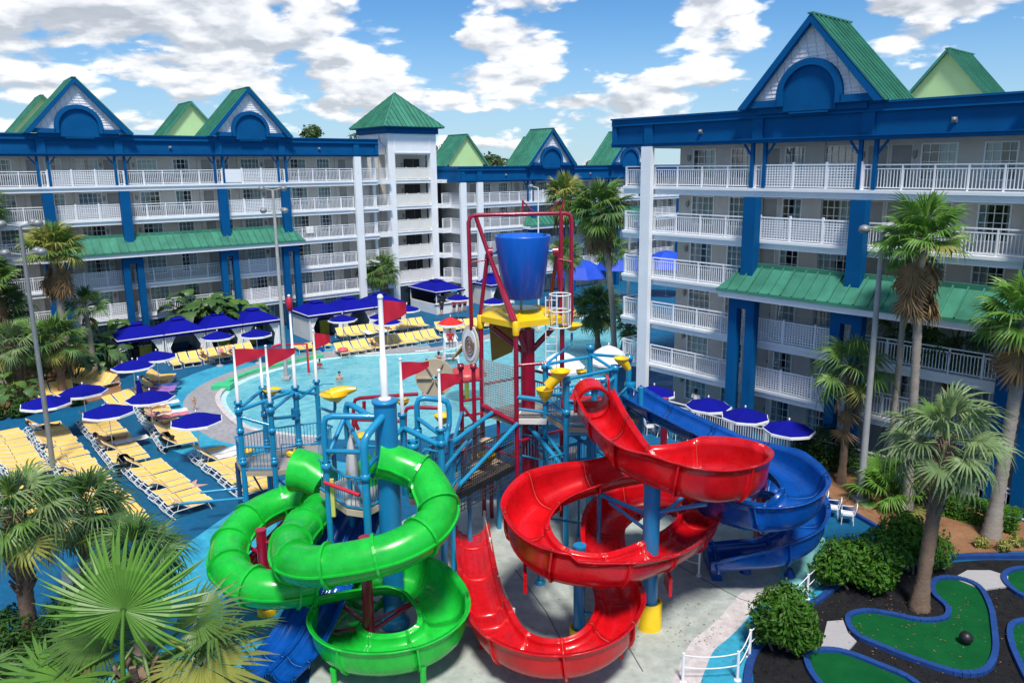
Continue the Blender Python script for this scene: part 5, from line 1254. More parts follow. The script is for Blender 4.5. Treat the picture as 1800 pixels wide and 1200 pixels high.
# ---- blue: open flume wound round its own post
bs = thing('water_slide', 'dark blue open spiral slide on the right wound round a maroon post', 'water slide')
bP = [(4.41,31.12,5.00), (5.40,29.43,4.75), (6.69,27.89,4.45), (8.06,26.45,4.15), (9.15,25.34,3.85), (9.57,24.12,3.50), (8.97,23.34,3.20), (8.01,23.40,2.95), (7.10,24.51,2.70), (7.00,26.13,2.45), (8.50,27.64,2.20), (10.08,27.53,1.95), (10.46,26.10,1.70), (9.92,24.91,1.42), (8.81,24.36,1.18), (7.65,24.47,0.98), (6.65,24.61,0.82)]
flume(bs, smooth_path(bP, .2), blue_slide_m, joint_m['blue'], .64, .55, 1.05, 11)
post(bs, 9.26, 27.4, 4.2, .2, maroon, .3, .42, [((9.26, 27.4, 3.4), (10.6, 26.0, 3.35), .06), ((9.26, 27.4, 3.0), (10.6, 26.6, 3.2), .06), ((9.26, 27.4, 2.6), (8.3, 25.6, 2.8), .06), ((9.26, 27.4, 1.4), (10.4, 25.6, 1.5), .06)])
post(bs, 6.6, 33.4, 4.3, .16, maroon, .2, .3, [((6.6, 33.4, 4.0), (7.0, 31.3, 4.3), .07)])
for (x, y), z in (((8.25,25.66), .9), ((9.80,25.36), 1.1)):
    q = MB(); q.tube([(x, y, .01), (x - .1, y + .35, z)], .07, 8); q.lathe((x, y, 0), [(.22, 0), (.2, .1), (.08, .3)], 10); part('leg', q, blue_slide_m, bs)
eb = MB(); c0 = Vector((6.97,25.97,0.00)); eb.prism([(c0.x - .1, c0.y - .9), (c0.x + .25, c0.y - .95), (c0.x + .3, c0.y + .8), (c0.x - .05, c0.y + .8)], .02, .78); part('exit_block', eb, blue_slide_m, bs)
# ---- the short straight slides under the platforms
s2 = thing('water_slide', 'twin lane dark blue straight slide behind the green tube', 'water slide')
for dx in (-.42, .42):
    flume(s2, smooth_path([(-5.5 + dx, 24.4 - dx * .3, 3.4), (-6.0 + dx, 22.9 - dx * .3, 2.2), (-6.7 + dx, 21.2 - dx * .3, .8), (-7.0 + dx, 20.4 - dx * .3, .45), (-7.4 + dx, 19.4 - dx * .3, .35)], .2), blue_slide_m, joint_m['blue'], .36, .3, .32, 14)
s3 = thing('water_slide', 'red straight slide behind the maroon post on the left', 'water slide')
flume(s3, smooth_path([(-7.3, 28.2, 2.6), (-8.2, 26.8, 1.7), (-9.2, 25.2, .9), (-9.6, 24.4, .6), (-10.0, 23.6, .5)], .2), red_slide_m, joint_m['red'], .5, .35, .4, 10)
# ================================================================== climbing structure
def pipe(par, pts, r, m, name='pipe', n=10, elbow=True):
    P = [Vector(p) for p in pts]
    if len(P) > 2 and elbow:                       # rounded elbows
        Q = [P[0]]
        for i in range(1, len(P) - 1):
            a, b, c = P[i - 1], P[i], P[i + 1]; d = min(.28, (b - a).length * .4, (c - b).length * .4)
            p0 = b + (a - b).normalized() * d; p1 = b + (c - b).normalized() * d
            Q += [p0.lerp(b, 0), (p0 * .25 + b * .5 + p1 * .25), p1]
        P = Q + [P[-1]]
    mb = MB(); mb.tube(P, r, n); return part(name, mb, m, par)
def collar(par, p, r, h, m):
    mb = MB(); mb.lathe(p, [(r * .9, -h / 2), (r, -h / 2), (r, h / 2), (r * .9, h / 2)], 12); return part('collar', mb, m, par)
def flag_post(par, x, y, z0, z1, ztop, r, m, flag=None, flen=1.3, fh=.75, fdir=(1, 0), droop=0):
    pipe(par, [(x, y, z0), (x, y, z1)], r, m, 'post', 12); collar(par, (x, y, z1 - .04), r * 1.5, .1, m)
    for z in (z0 + (z1 - z0) * .55,): collar(par, (x, y, z), r * 1.35, .2, m)
    mb = MB(); mb.tube([(x, y, z1), (x, y, z1 + (ztop - z1) * .45), (x, y, z1 + (ztop - z1) * .45 + .01), (x, y, ztop)], [r * .62, r * .6, r * .42, r * .38], 10); mb.sphere((x, y, ztop + .04), r * .55, 8, 6); part('flag_pole', mb, white_metal, par)
    if flag: make_flag(par, x, y, ztop - .06, flen, fh, fdir, droop)
def make_flag(par, x, y, z, L, h, d, droop=0):
    D = Vector((*d, 0)).normalized(); S = Vector((-D.y, D.x, 0)); vs = []; n = 12
    for i in range(n + 1):
        f = i / n; w = .10 * math.sin(f * 7) * f ** .6; cut = h * (1 - .72 * f) if droop == 0 else h * (1 - .55 * f)
        top = Vector((x, y, z)) + D * (L * f) + S * w + Vector((0, 0, -.06 * f - droop * f * f))
        vs += [top, top + Vector((0, 0, -cut / 2)) + S * .03 * math.sin(f * 9), top + Vector((0, 0, -cut))]
    mb = MB(); mb.add(vs, [(i * 3 + k, i * 3 + 3 + k, i * 3 + 4 + k, i * 3 + 1 + k) for i in range(n) for k in (0, 1)], True); part('flag', mb, flag_red, par)
def rail_panel(par, a, b, z, h=1.05, m=None, step=.13, bm=None):
    a = Vector((*a, z)); b = Vector((*b, z)); m = m or teal_pipe; U = Vector((0, 0, 1))
    t_ = MB(); t_.tube([a + U * h, b + U * h], .045, 8); part('handrail', t_, m, par); t_ = MB(); t_.tube([a + U * .1, b + U * .1], .04, 8); part('bottom_rail', t_, m, par)
    n = max(2, int((b - a).length / step)); q = MB()
    for i in range(1, n): p = a.lerp(b, i / n); q.bar(p + U * .1, p + U * h, .022, .022, (1, 0, 0))
    part('rail_bars', q, bm or m, par, stuff=True)
def deck(par, poly, z, m, em=None, th=.12):
    d = MB(); d.prism(poly, z - th, z); part('deck', d, m, par)
    e = MB(); k = len(poly)
    for i in range(k): e.bar((*poly[i], z - .09), (*poly[(i + 1) % k], z - .09), .07, .2)
    part('deck_edge', e, em or deck_wood, par)
def cup(par, p, r, m=None, spout=None, h=.26):
    c = MB(); c.lathe(p, [(.03, -h), (r * .45, -h * .8), (r * .85, -h * .3), (r, 0), (r * 1.05, .03), (r * .97, .02), (r * .8, -h * .2), (.02, -h * .55)], 16)
    if spout: a = Vector(p); c.tube([a + Vector((0, 0, -.06)), a + Vector(spout) * .5 + Vector((0, 0, .04)), a + Vector(spout)], [r * .6, r * .35, r * .12], 10)
    return part('spill_cup', c, m or yellow_plastic, par)
# ---- A: left platform with flag posts
A = thing('play_platform', 'left teal climbing platform with white flag poles and red pennants', 'play structure')
pA = dict(P1=(-11.38, 29.0), P3=(-10.1, 29.0), P2=(-11.1, 31.1), P4=(-9.7, 31.1), P5=(-9.03, 32.0))
zt = 5.72
flag_post(A, *pA['P1'], 0, zt, 7.95, .11, teal_pipe, True, 1.3, .75, (1, .25))
flag_post(A, *pA['P3'], 0, zt, 7.95, .11, teal_pipe, True, 1.1, .8, (1, .3))
flag_post(A, *pA['P2'], 0, zt, 7.0, .11, teal_pipe)
flag_post(A, *pA['P4'], 0, zt, 9.6, .12, teal_pipe)
flag_post(A, *pA['P5'], 0, zt, 7.9, .11, teal_pipe, True, .7, .75, (1, .3), .05)
mb = MB(); mb.lathe((*pA['P4'], 9.0), [(.075, 0), (.12, .03), (.12, .55), (.075, .58)], 12); part('red_band', mb, flag_red, A)
zz = {k: (v[0], v[1]) for k, v in pA.items()}
for a, b, za, zb in (('P1', 'P2', 5.4, 5.6), ('P1', 'P4', 5.35, 5.55), ('P2', 'P4', 5.5, 5.5), ('P3', 'P4', 5.3, 5.5), ('P4', 'P5', 5.1, 5.5), ('P4', 'P5', 5.5, 5.1), ('P1', 'P3', 5.1, 4.7), ('P2', 'P3', 5.2, 4.9), ('P3', 'P4', 5.0, 4.4)):
    pipe(A, [(*zz[a], za), (*zz[b], zb)], .075, teal_pipe)
for k in ('P1', 'P3', 'P4', 'P2'):
    collar(A, (*zz[k], 5.35), .16, .28, teal_pipe); collar(A, (*zz[k], 4.5), .15, .22, teal_pipe); collar(A, (*zz[k], 3.3), .14, .16, teal_pipe)
mb = MB(); mb.tube([(-9.75, 31.0, 4.75), (-9.75, 31.0, 4.3)], .17, 12); part('pump_can', mb, teal_pipe, A)
dA = [pA['P1'], pA['P3'], (-8.6, 29.9), (-8.3, 31.4), pA['P5'], pA['P2'], (-12.1, 30.2)]
deck(A, dA, 2.75, deck_grey)
for a, b in zip(dA, dA[1:] + dA[:1]):
    if a == pA['P3']: continue
    rail_panel(A, a, b, 2.75)
pipe(A, [(-12.1, 30.2, 1.5), (-13.6, 29.8, 1.5)], .06, teal_pipe); pipe(A, [(-11.38, 29.0, 1.6), (-13.9, 28.6, 1.55)], .06, teal_pipe)
for x, y in ((-8.6, 29.9), (-10.6, 30.2), (-12.1, 30.2), (-8.3, 31.4)): pipe(A, [(x, y, 0), (x, y, 2.65)], .1, mat('navy_post_paint', (.01, .05, .13), .4, .1), 'post')
pipe(A, [(-10.6, 30.2, .2), (-11.2, 29.4, 2.5)], .04, MATS['navy_post_paint'], 'brace'); pipe(A, [(-8.6, 29.9, .3), (-10.1, 29, 2.5)], .04, MATS['navy_post_paint'], 'brace')
cup(A, (-10.67,31.00,5.61), .36); c5 = Vector((-8.01,31.00,5.40)); cup(A, tuple(c5), .62, spout=(.95, 0, .22), h=.32)
pipe(A, [(*pA['P5'], 4.5), (c5.x - .05, c5.y + .1, 4.5), (c5.x, c5.y, c5.z - .3)], .07, teal_pipe); pipe(A, [(c5.x - .7, c5.y, 4.6), (c5.x - .7, c5.y, c5.z + .45), (c5.x, c5.y, c5.z + .45)], .025, teal_pipe)
pipe(A, [(*pA['P2'], 5.2), (-10.6, 31.0, 5.35)], .06, teal_pipe)
# yellow seahorse-like curl on a thin frame
cf = Vector((-9.86,30.50,2.84)); sp = MB(); pts = []
for i in range(26):
    a = i / 25; an = -1.2 + a * 7.5; rr = .08 + .17 * (1 - abs(a - .5) * 2) + .05; pts.append((cf.x + .2 * math.cos(an) * (1 - .35 * a), cf.y, cf.z - .25 + .55 * a + .14 * math.sin(an)))
sp.tube(pts, [.04 + .05 * math.sin(math.pi * i / 25) for i in range(26)], 8); part('yellow_curl', sp, yellow_plastic, A)
fm = MB()
for a, b in (((-.42, -.5), (.3, -.5)), ((.3, -.5), (.3, .5)), ((.3, .5), (-.42, .5)), ((-.42, .5), (-.42, -.5))): fm.tube([(cf.x + a[0], cf.y, cf.z + a[1]), (cf.x + b[0], cf.y, cf.z + b[1])], .022, 6)
part('curl_frame', fm, teal_pipe, A)
cup(A, (-11.93,31.00,2.87), .3); cup(A, (-5.43,33.00,4.44), .3)
# ---- B: pillar platform above the green tube
Bt = thing('play_platform', 'teal platform round the thick blue pillar above the green tube', 'play structure')
px_, py_ = -4.28, 22.6
mb = MB(); mb.tube([(px_, py_, .01), (px_, py_, 7.75)], .36, 28, False); mb.lathe((px_, py_, 7.72), [(0, .06), (.36, .05), (.41, .03), (.41, -.05), (.36, -.06)], 28); part('pillar', mb, teal_big, Bt)
mb = MB(); mb.lathe((px_, py_, .01), [(.5, 0), (.5, .12), (.36, .3)], 24); part('pillar_foot', mb, teal_big, Bt)
mb = MB(); mb.tube([(px_, py_, 7.78), (px_, py_, 9.1), (px_, py_, 9.12), (px_, py_, 10.95)], [.12, .115, .085, .075], 12); mb.lathe((px_, py_, 7.78), [(.2, 0), (.2, .04), (.12, .07)], 14); mb.sphere((px_, py_, 11.0), .1, 8, 6); part('flag_pole', mb, white_metal, Bt)
make_flag(Bt, px_, py_, 10.9, .8, .8, (1, .35), .05)
Q = dict(Q1=(-6.15, 22.3), Q2=(-5.75, 23.6), Q3=(-4.75, 21.4), Q4=(-2.75, 24.2), Q5=(-3.7, 25.4), Q6=(-2.6, 25.7))
pipe(Bt, [(*Q['Q1'], 0), (*Q['Q1'], 7.35), (px_, py_, 7.2)], .1, teal_pipe, 'post'); pipe(Bt, [(*Q['Q2'], 0), (*Q['Q2'], 7.4), (px_, py_, 6.9)], .1, teal_pipe, 'post')
pipe(Bt, [(*Q['Q3'], 3.2), (*Q['Q3'], 6.9), (px_, py_ - .2, 7.35)], .12, teal_pipe, 'post'); pipe(Bt, [(*Q['Q3'], 3.2), (-4.4, 22.0, 2.95)], .08, teal_pipe)
flag_post(Bt, *Q['Q4'], 0, 6.25, 8.2, .12, teal_pipe, True, .78, .7, (1, .3))
flag_post(Bt, -4.15, 25.0, 3.5, 6.5, 8.4, .11, teal_pipe, True, 1.0, .68, (1, .3))
pipe(Bt, [(*Q['Q5'], 0), (*Q['Q5'], 6.95), (*Q['Q6'], 6.75), (*Q['Q6'], 5.8), (*Q['Q4'], 5.3)], .1, teal_pipe, 'post')
for a, b, za, zb in (('Q1', 'Q2', 5.9, 7.0), ('Q1', 'Q3', 6.2, 6.5), ('Q2', 'Q3', 6.75, 6.5), ('Q4', 'Q5', 6.0, 6.2), ('Q4', 'Q5', 4.6, 4.1), ('Q2', 'Q3', 5.3, 5.0)): pipe(Bt, [(*Q[a], za), (*Q[b], zb)], .075, teal_pipe)
pipe(Bt, [(*Q['Q3'], 5.95), (-4.15, 25.0, 6.0)], .08, teal_pipe); pipe(Bt, [(-4.15, 25, 6.0), (*Q['Q4'], 5.6)], .1, teal_pipe)
pipe(Bt, [(-3.55, 23.2, 6.2), (-3.55, 23.2, 4.75), (-3.25, 23.2, 4.55), (-3.3, 22.6, 4.5)], .11, teal_pipe, 'valve_pipe'); collar(Bt, (-3.55, 23.2, 6.0), .2, .22, teal_pipe)
g_ = MB(); g_.tube([(-3.3, 22.6, 4.65), (-3.35, 22.3, 4.95), (-3.42, 21.95, 4.85)], .12, 10); part('green_spout', g_, green_slide_m, Bt)
for k in ('Q1', 'Q2', 'Q3', 'Q4', 'Q5'): collar(Bt, (*Q[k], 5.7), .15, .24, teal_pipe)
dB = [(-6.75, 23.6), (-5.55, 22.2), (-4.95, 22.0), (-4.3, 23.0), (-4.4, 24.8), (-6.0, 25.0)]
deck(Bt, dB, 4.3, deck_grey, mat('pale_wood_edge', (.55, .44, .31), .7, .12, 3), .14)
for a, b in zip(dB[:3], dB[1:4]): rail_panel(Bt, a, b, 4.3, 1.1)
rail_panel(Bt, dB[4], dB[5], 4.3)
dC = [(-3.9, 24.4), (-2.7, 24.2), (-2.4, 25.8), (-3.6, 26.4)]; deck(Bt, dC, 3.6, deck_grey)
for a, b in zip(dC, dC[1:] + dC[:1]): rail_panel(Bt, a, b, 3.6)
bt = MB(); bt.tube([(-6.2, 22.1, 5.25), (-5.05, 21.8, 4.95)], .06, 10); part('red_bar', bt, flag_red, Bt)
yp = MB(); yp.box(-6.05, -5.93, 22.18, 22.28, 4.05, 5.3); part('yellow_post', yp, mat('lime_paint', (.55, .55, .12), .5, .1), Bt)
go = MB(); go.lathe((-5.3, 24.2, 4.05), [(.35, 0), (.38, .5), (.3, 1.0), (.12, 1.25), (0, 1.3)], 14); part('green_entry', go, green_slide_m, Bt)
gb = MB(); gp = Vector((-7.53,25.20,4.24)); gb.tube([gp + Vector((-.55, .1, .1)), gp + Vector((0, 0, .05)), gp + Vector((.6, -.3, -.25))], [.78, .72, .6], 18, False); part('tube_mouth', gb, green_slide_m, Bt)
# folded silver parasol tied to the platform
umbrella('closed silver parasol standing on the teal platform', (-5.45, 22.75, 4.3), closed=True, z=1.9, m=mat('silver_cloth', (.52, .52, .53), .4, .12), group='closed parasols')
# ---- C: tipping bucket tower
T = thing('bucket_tower', 'tall maroon splash tower carrying a huge blue tipping bucket', 'play structure')
F_, L_, R_, B_ = (-.22, 29.1), (-1.68, 30.5), (1.68, 30.4), (.3, 31.8)
mb = MB(); mb.tube([(.25, 30.4, 0), (.25, 30.4, 8.3)], .3, 20); part('column', mb, maroon, T)
for p_ in (F_, L_, R_, B_):
    pipe(T, [(*p_, 0), (*p_, 8.35)], .1, maroon, 'leg'); mb = MB(); mb.lathe((*p_, 8.32), [(.13, 0), (.14, .05), (.14, .55), (.1, .58)], 12); part('leg_socket', mb, yellow_plastic, T)
for p_ in (F_, L_, R_, B_): pipe(T, [(.25, 30.4, 7.2), (p_[0] * .75 + .06, p_[1] * .75 + 30.4 * .25, 8.35)], .12, maroon, 'strut')
pl = [F_, (1.55, 29.95), R_, (1.2, 32.0), (-1.45, 32.1), L_]
plc = (sum(p[0] for p in pl) / 6, sum(p[1] for p in pl) / 6)
mb = MB(); k = len(pl); out_ = [(plc[0] + (x - plc[0]) * 1.06, plc[1] + (y - plc[1]) * 1.06) for x, y in pl]
mb.add([(x, y, 8.62) for x, y in out_] + [(x, y, 8.86) for x, y in out_] + [(plc[0] + (x - plc[0]) * .4, plc[1] + (y - plc[1]) * .4, 9.14) for x, y in pl] + [(x, y, 8.62) for x, y in out_],
       [(i, (i + 1) % k, k + (i + 1) % k, k + i) for i in range(k)] + [(k + i, k + (i + 1) % k, 2 * k + (i + 1) % k, 2 * k + i) for i in range(k)] + [tuple(range(2 * k, 3 * k)), tuple(reversed(range(3 * k, 4 * k)))])
part('platform_roof', mb, yellow_plastic, T)
sm = MB()
for x, y in pl: sm.bar((plc[0] + (x - plc[0]) * .4, plc[1] + (y - plc[1]) * .4, 9.16), (plc[0] + (x - plc[0]) * 1.05, plc[1] + (y - plc[1]) * 1.05, 8.88), .05, .04)
part('roof_ribs', sm, yellow_plastic, T, stuff=True)
bx, by = .08, 30.2
bk = MB(); bk.lathe((bx, by, 9.65), [(0, 0), (.78, 0), (.82, .03), (1.12, 2.46), (1.12, 2.52), (1.05, 2.52), (.76, .1), (0, .08)], 40); bkt = part('bucket', bk, bucket_blue, T)
ax = MB(); ax.tube([(bx - 1.42, by, 11.5), (bx + 1.42, by, 11.5)], .07, 10); part('axle', ax, teal_pipe, T)
for s in (-1, 1): mb = MB(); mb.tube([(bx + s * 1.2, by, 11.5), (bx + s * 1.42, by, 11.5)], .19, 14); part('bearing', mb, maroon, T)
sh_ = MB(); sh_.tube([(.0, 30.2, 9.1), (.0, 30.2, 9.7)], .05, 8); part('stop_post', sh_, galv, T)
pipe(T, [(-1.95, 30.3, 8.2), (-2.02, 30.0, 8.35), (-2.06, 30.0, 12.98), (2.04, 30.3, 13.02), (2.04, 30.3, 8.5), (1.7, 30.35, 8.4)], .085, maroon, 'frame_pipe', 12)
for s, fx, fy in ((-1, -1.32, 30.2), (1, 1.48, 30.2)):
    pipe(T, [(fx, 30.2, 11.5), (F_[0] if s < 0 else R_[0], F_[1] if s < 0 else R_[1], 8.9)], .085, maroon, 'a_frame'); pipe(T, [(fx, 30.2, 11.5), (L_[0] if s < 0 else 1.2, L_[1] if s < 0 else 31.9, 8.9)], .085, maroon, 'a_frame')
    if s < 0: pipe(T, [(-1.75, 30.0, 12.9), (fx - .02, 30.12, 11.6), (F_[0] - .12, F_[1] - .02, 8.9)], .085, maroon, 'a_frame', elbow=False)
    else: pipe(T, [(1.62, 30.25, 13.0), (1.62, 30.25, 8.9)], .085, maroon, 'a_frame')
    pipe(T, [(fx, 30.2, 11.2), (s * 2.05, 30.1, 11.1)], .035, maroon, 'tie')
for x in (.1, 1.55): pipe(T, [(x, 30.2, 13.0), (x + (.0 if x < 1 else .2), 30.2, 13.55)], .04, maroon, 'fitting'); pipe(T, [(x, 30.2, 13.5), (x + (.45 if x < 1 else -.45), 30.2, 13.05)], .03, maroon, 'fitting')
# caged ladder
lx, ly = 1.55, 29.75
ld = MB()
for s in (-.22, .22): ld.tube([(lx - .35 + s, ly, 5.0), (lx - .35 + s, ly, 9.75)], .025, 6)
for i in range(16): ld.tube([(lx - .57, ly, 5.1 + i * .3), (lx - .13, ly, 5.1 + i * .3)], .016, 6)
part('ladder', ld, white_metal, T)
cg = MB()
for z in (8.55, 9.2, 9.85):
    cg.tube([(lx + .42 * math.cos(a), ly - .1 + .42 * math.sin(a), z) for a in [2 * math.pi * i / 18 for i in range(19)]], .028, 6)
for i in range(10): a = 2 * math.pi * i / 10; cg.tube([(lx + .42 * math.cos(a), ly - .1 + .42 * math.sin(a), 8.55), (lx + .42 * math.cos(a), ly - .1 + .42 * math.sin(a), 9.85)], .016, 5)
part('ladder_cage', cg, white_metal, T)
# lean-to roof with the spiral target disc
ro = MB(); a = [(-1.75, 30.45, 8.55), (-1.4, 32.0, 8.55), (-2.5, 32.6, 7.0), (-2.95, 30.6, 7.0)]; ro.add(a + [(x, y, z - .08) for x, y, z in a], [(0, 1, 2, 3), (7, 6, 5, 4), (0, 3, 7, 4), (3, 2, 6, 7), (2, 1, 5, 6), (1, 0, 4, 5)]); part('lean_roof', ro, mat('mustard_panel', (.46, .31, .06), .7, .15), T)
ro = MB(); a = [(-1.4, 31.9, 8.5), (.0, 31.9, 8.5), (-.4, 31.7, 7.0), (-1.3, 31.7, 6.6)]; ro.add(a + [(x, y + .06, z) for x, y, z in a], [(0, 1, 2, 3), (7, 6, 5, 4), (0, 3, 7, 4), (3, 2, 6, 7), (2, 1, 5, 6), (1, 0, 4, 5)]); part('back_panel', ro, MATS['mustard_panel'], T)
dc = Vector((-2.07,30.10,7.71)); ds = MB(); nrm = Vector((-.75, -.66, 0)); tx = Vector((.66, -.75, 0)) * .66
def disc(mb, r, off, th):
    vs = []; N = 28
    for e in (0, th):
        for i in range(N): an = 2 * math.pi * i / N; vs.append(dc + tx * r * math.cos(an) + Vector((0, 0, r * math.sin(an))) + nrm * (off + e))
    mb.add(vs, [tuple(range(N)), tuple(reversed(range(N, 2 * N)))] + [(i, N + i, N + (i + 1) % N, (i + 1) % N) for i in range(N)])
disc(ds, .85, 0, .05); tg = part('target_disc', ds, mat('cream_panel', (.62, .56, .44), .6, .1), T)
d2 = MB(); disc(d2, .66, .055, .02); part('disc_face', d2, white_trim, tg)
spi = MB(); spi.tube([dc + nrm * .09 + tx * (.06 + .42 * i / 60) * math.cos(i * .32) + Vector((0, 0, (.06 + .42 * i / 60) * math.sin(i * .32))) for i in range(61)], .03, 6); part('spiral', spi, mat('brown_paint', (.22, .12, .07), .6, .1), tg)
# net wall, lower rails
def net(par, a, b, z0, z1, step, w, m, name='net'):
    a = Vector(a); b = Vector(b); mb = MB(); n = int((b - a).length / step); k = int((z1 - z0) / step)
    for i in range(n + 1): p = a.lerp(b, i / n); mb.bar((p.x, p.y, z0), (p.x, p.y, z1), w, w, (1, 0, 0))
    for j in range(k + 1): z = z0 + (z1 - z0) * j / k; mb.bar((a.x, a.y, z), (b.x, b.y, z), w, w)
    return part(name, mb, m, par, stuff=True)
net(T, L_, F_, 4.9, 7.0, .1, .026, mat('grey_net_cord', (.33, .31, .30), .8, .2)); pipe(T, [(*L_, 5.0), (*F_, 4.7)], .11, maroon, 'beam'); pipe(T, [(*L_, 4.4), (-.9, 29.8, 4.9), (*F_, 4.6)], .09, maroon, 'beam', elbow=False)
dT = [F_, L_, B_, R_]; deck(T, dT, 4.75, deck_grey)
rail_panel(T, R_, B_, 4.75, 1.0, maroon)
pipe(T, [(*F_, 7.1), (1.0, 29.2, 7.15)], .07, maroon)
# gantry of thin maroon posts to the left of the tower
for x in (-2.5, -1.98): pipe(T, [(x, 29.9, 2.0), (x, 29.9, 6.95)], .09, maroon, 'thin_post'); collar(T, (x, 29.9, 6.85), .14, .2, maroon)
for z in (6.2, 5.4, 4.75): pipe(T, [(-2.5, 29.9, z), (-1.7, 30.2, z)], .055, maroon, 'rung')
pipe(T, [(-2.5, 29.9, 5.2), (-1.98, 29.9, 4.5)], .06, maroon, 'rung'); pipe(T, [(-3.2, 29.6, 6.15), (-2.5, 29.9, 6.2)], .06, maroon, 'rung')
# water wheel on the left arm
wh = MB(); wc = Vector((-3.53,29.50,6.50)); N = 24
vs = []
for e in (0, .14):
    for rr in (.12, .78):
        for i in range(N): an = 2 * math.pi * i / N; vs.append(wc + Vector((rr * math.cos(an), e, rr * math.sin(an))))
fs = []
for q in (0, 2): fs += [(q * N + i, q * N + (i + 1) % N, (q + 1) * N + (i + 1) % N, (q + 1) * N + i) for i in range(N)]
fs += [(N + i, N + (i + 1) % N, 3 * N + (i + 1) % N, 3 * N + i) for i in range(N)]
wh.add(vs, fs); w_ = part('spinner_disc', wh, mat('tan_panel', (.46, .38, .26), .7, .12), T)
for i in range(6): an = i * math.pi / 3; q = MB(); q.bar(wc + Vector((.1 * math.cos(an), -.05, .1 * math.sin(an))), wc + Vector((.72 * math.cos(an), -.05, .72 * math.sin(an))), .05, .1, (0, 1, 0)); part('vane', q, deck_wood, w_)
pipe(T, [wc + Vector((0, .1, 0)), (-2.5, 29.9, 6.15)], .05, maroon, 'arm')
# ---- maroon pipework beyond the pillar
D = thing('pipe_frame', 'maroon pipe frame with spill cups between the pillar and the tower', 'play structure')
g0 = (-5.21,33.00,2.09)
for pts in ([(-7.84,33.00,2.11), (-7.66,33.00,4.57), (-4.72,33.00,4.76)], [(-7.41,32.50,3.25), (-7.59,32.50,3.74), (-5.44,32.50,3.64)], [(-5.17,31.50,2.67), (-5.10,31.50,4.63), (-3.54,31.50,4.57)], [(-7.20,33.00,4.43), (-7.23,33.00,3.75)]): pipe(D, pts, .085, maroon)
for pts in ([(-4.65,31.5,0), (-5.17,31.50,2.67)], [(-7.7,33,0), (-7.84,33.00,2.11)]): pipe(D, pts, .085, maroon, 'post')
for u in ((-7.26,32.00,3.16), (-3.53,32.00,4.06), (-3.57,29.50,2.30), (-1.44,28.50,3.56)): cup(D, u, .38, h=.42)
# ---- net bridge
Nb = thing('net_bridge', 'rope net bridge between the pillar platform and the maroon tower', 'play structure')
nb0, nb1, nb2, nb3 = (-2.6, 26.0), (-.35, 29.0), (-1.6, 30.4), (-3.5, 27.0)
deck(Nb, [nb0, nb1, nb2, nb3], 2.9, deck_wood, black_rubber)
for a, b in ((nb0, nb1), (nb3, nb2)):
    net(Nb, a, b, 2.95, 4.5, .11, .022, net_black); pipe(Nb, [(*a, 4.5), (*b, 4.5)], .03, net_black, 'top_rope'); pipe(Nb, [(*a, 3.9), (*b, 3.9)], .03, net_black, 'top_rope')
net(Nb, nb0, nb1, 2.2, 2.75, .16, .03, net_black, 'fringe_net')
pipe(Nb, [(-2.55, 25.9, 3.2), (-.2, 29.0, 4.7)], .085, teal_pipe); pipe(Nb, [(-2.6, 26.0, 5.0), (-1.2, 28.6, 5.3)], .085, teal_pipe)
for x, y, z in ((-2.6, 25.9, 5.2), (-1.0, 29.3, 2.9), (-2.1, 27.6, 2.9)): pipe(Nb, [(x, y, 0), (x, y, z)], .1, teal_pipe, 'post')
for x, y in ((-1.35, 30.3), (-1.0, 29.9)): pipe(Nb, [(x, y, 0), (x, y, 2.8)], .09, maroon, 'post')
mb = MB(); mb.lathe((-1.42,28.20,4.27), [(0, 0), (.28, 0), (.3, .05)], 12); part('step_pad', mb, deck_wood, Nb)
# ---- E: right hand teal tower
E_ = thing('play_platform', 'right hand teal tower of pipe posts where the red and blue slides begin', 'play structure')
Rp = dict(R1=(.95, 29.2), R2=(1.7, 27.7), R3=(2.8, 30.0), R4=(2.75, 27.6), R5=(3.7, 29.0), R6=(4.55, 31.0))
zt = {'R1': 7.15, 'R2': 7.0, 'R3': 7.7, 'R4': 6.9, 'R5': 7.1, 'R6': 7.0}
for k, (x, y) in Rp.items():
    pipe(E_, [(x, y, 0), (x, y, zt[k])], .115, teal_pipe, 'post', 12); collar(E_, (x, y, zt[k] - .12), .17, .24, teal_pipe); collar(E_, (x, y, 5.6), .16, .24, teal_pipe)
for a, b, z0, z1 in (('R1', 'R2', 7.1, 6.9), ('R1', 'R3', 7.1, 7.2), ('R3', 'R5', 7.3, 6.9), ('R2', 'R5', 6.9, 6.95), ('R5', 'R6', 6.95, 6.9), ('R3', 'R6', 7.3, 6.9), ('R4', 'R5', 6.4, 6.6), ('R1', 'R2', 5.75, 5.4), ('R2', 'R4', 4.7, 4.75), ('R4', 'R5', 5.6, 4.9), ('R3', 'R1', 5.8, 5.8)): pipe(E_, [(*Rp[a], z0), (*Rp[b], z1)], .065 if z0 > 6.5 else .075, teal_pipe)
pipe(E_, [(*Rp['R4'], 6.9), (*Rp['R4'], 5.75), (2.35, 27.35, 5.75)], .09, teal_pipe); pipe(E_, [(2.2, 27.3, 6.95), (3.1, 27.3, 7.0)], .13, teal_pipe, 'head_bar')
dE = [Rp['R1'], Rp['R2'], (2.9, 27.5), Rp['R5'], Rp['R3']]; deck(E_, dE, 5.0, deck_grey)
dE2 = [(-.22, 29.1), (.95, 29.0), (1.0, 30.2), (.0, 30.6)]; deck(E_, dE2, 4.85, deck_grey, stucco_pale)
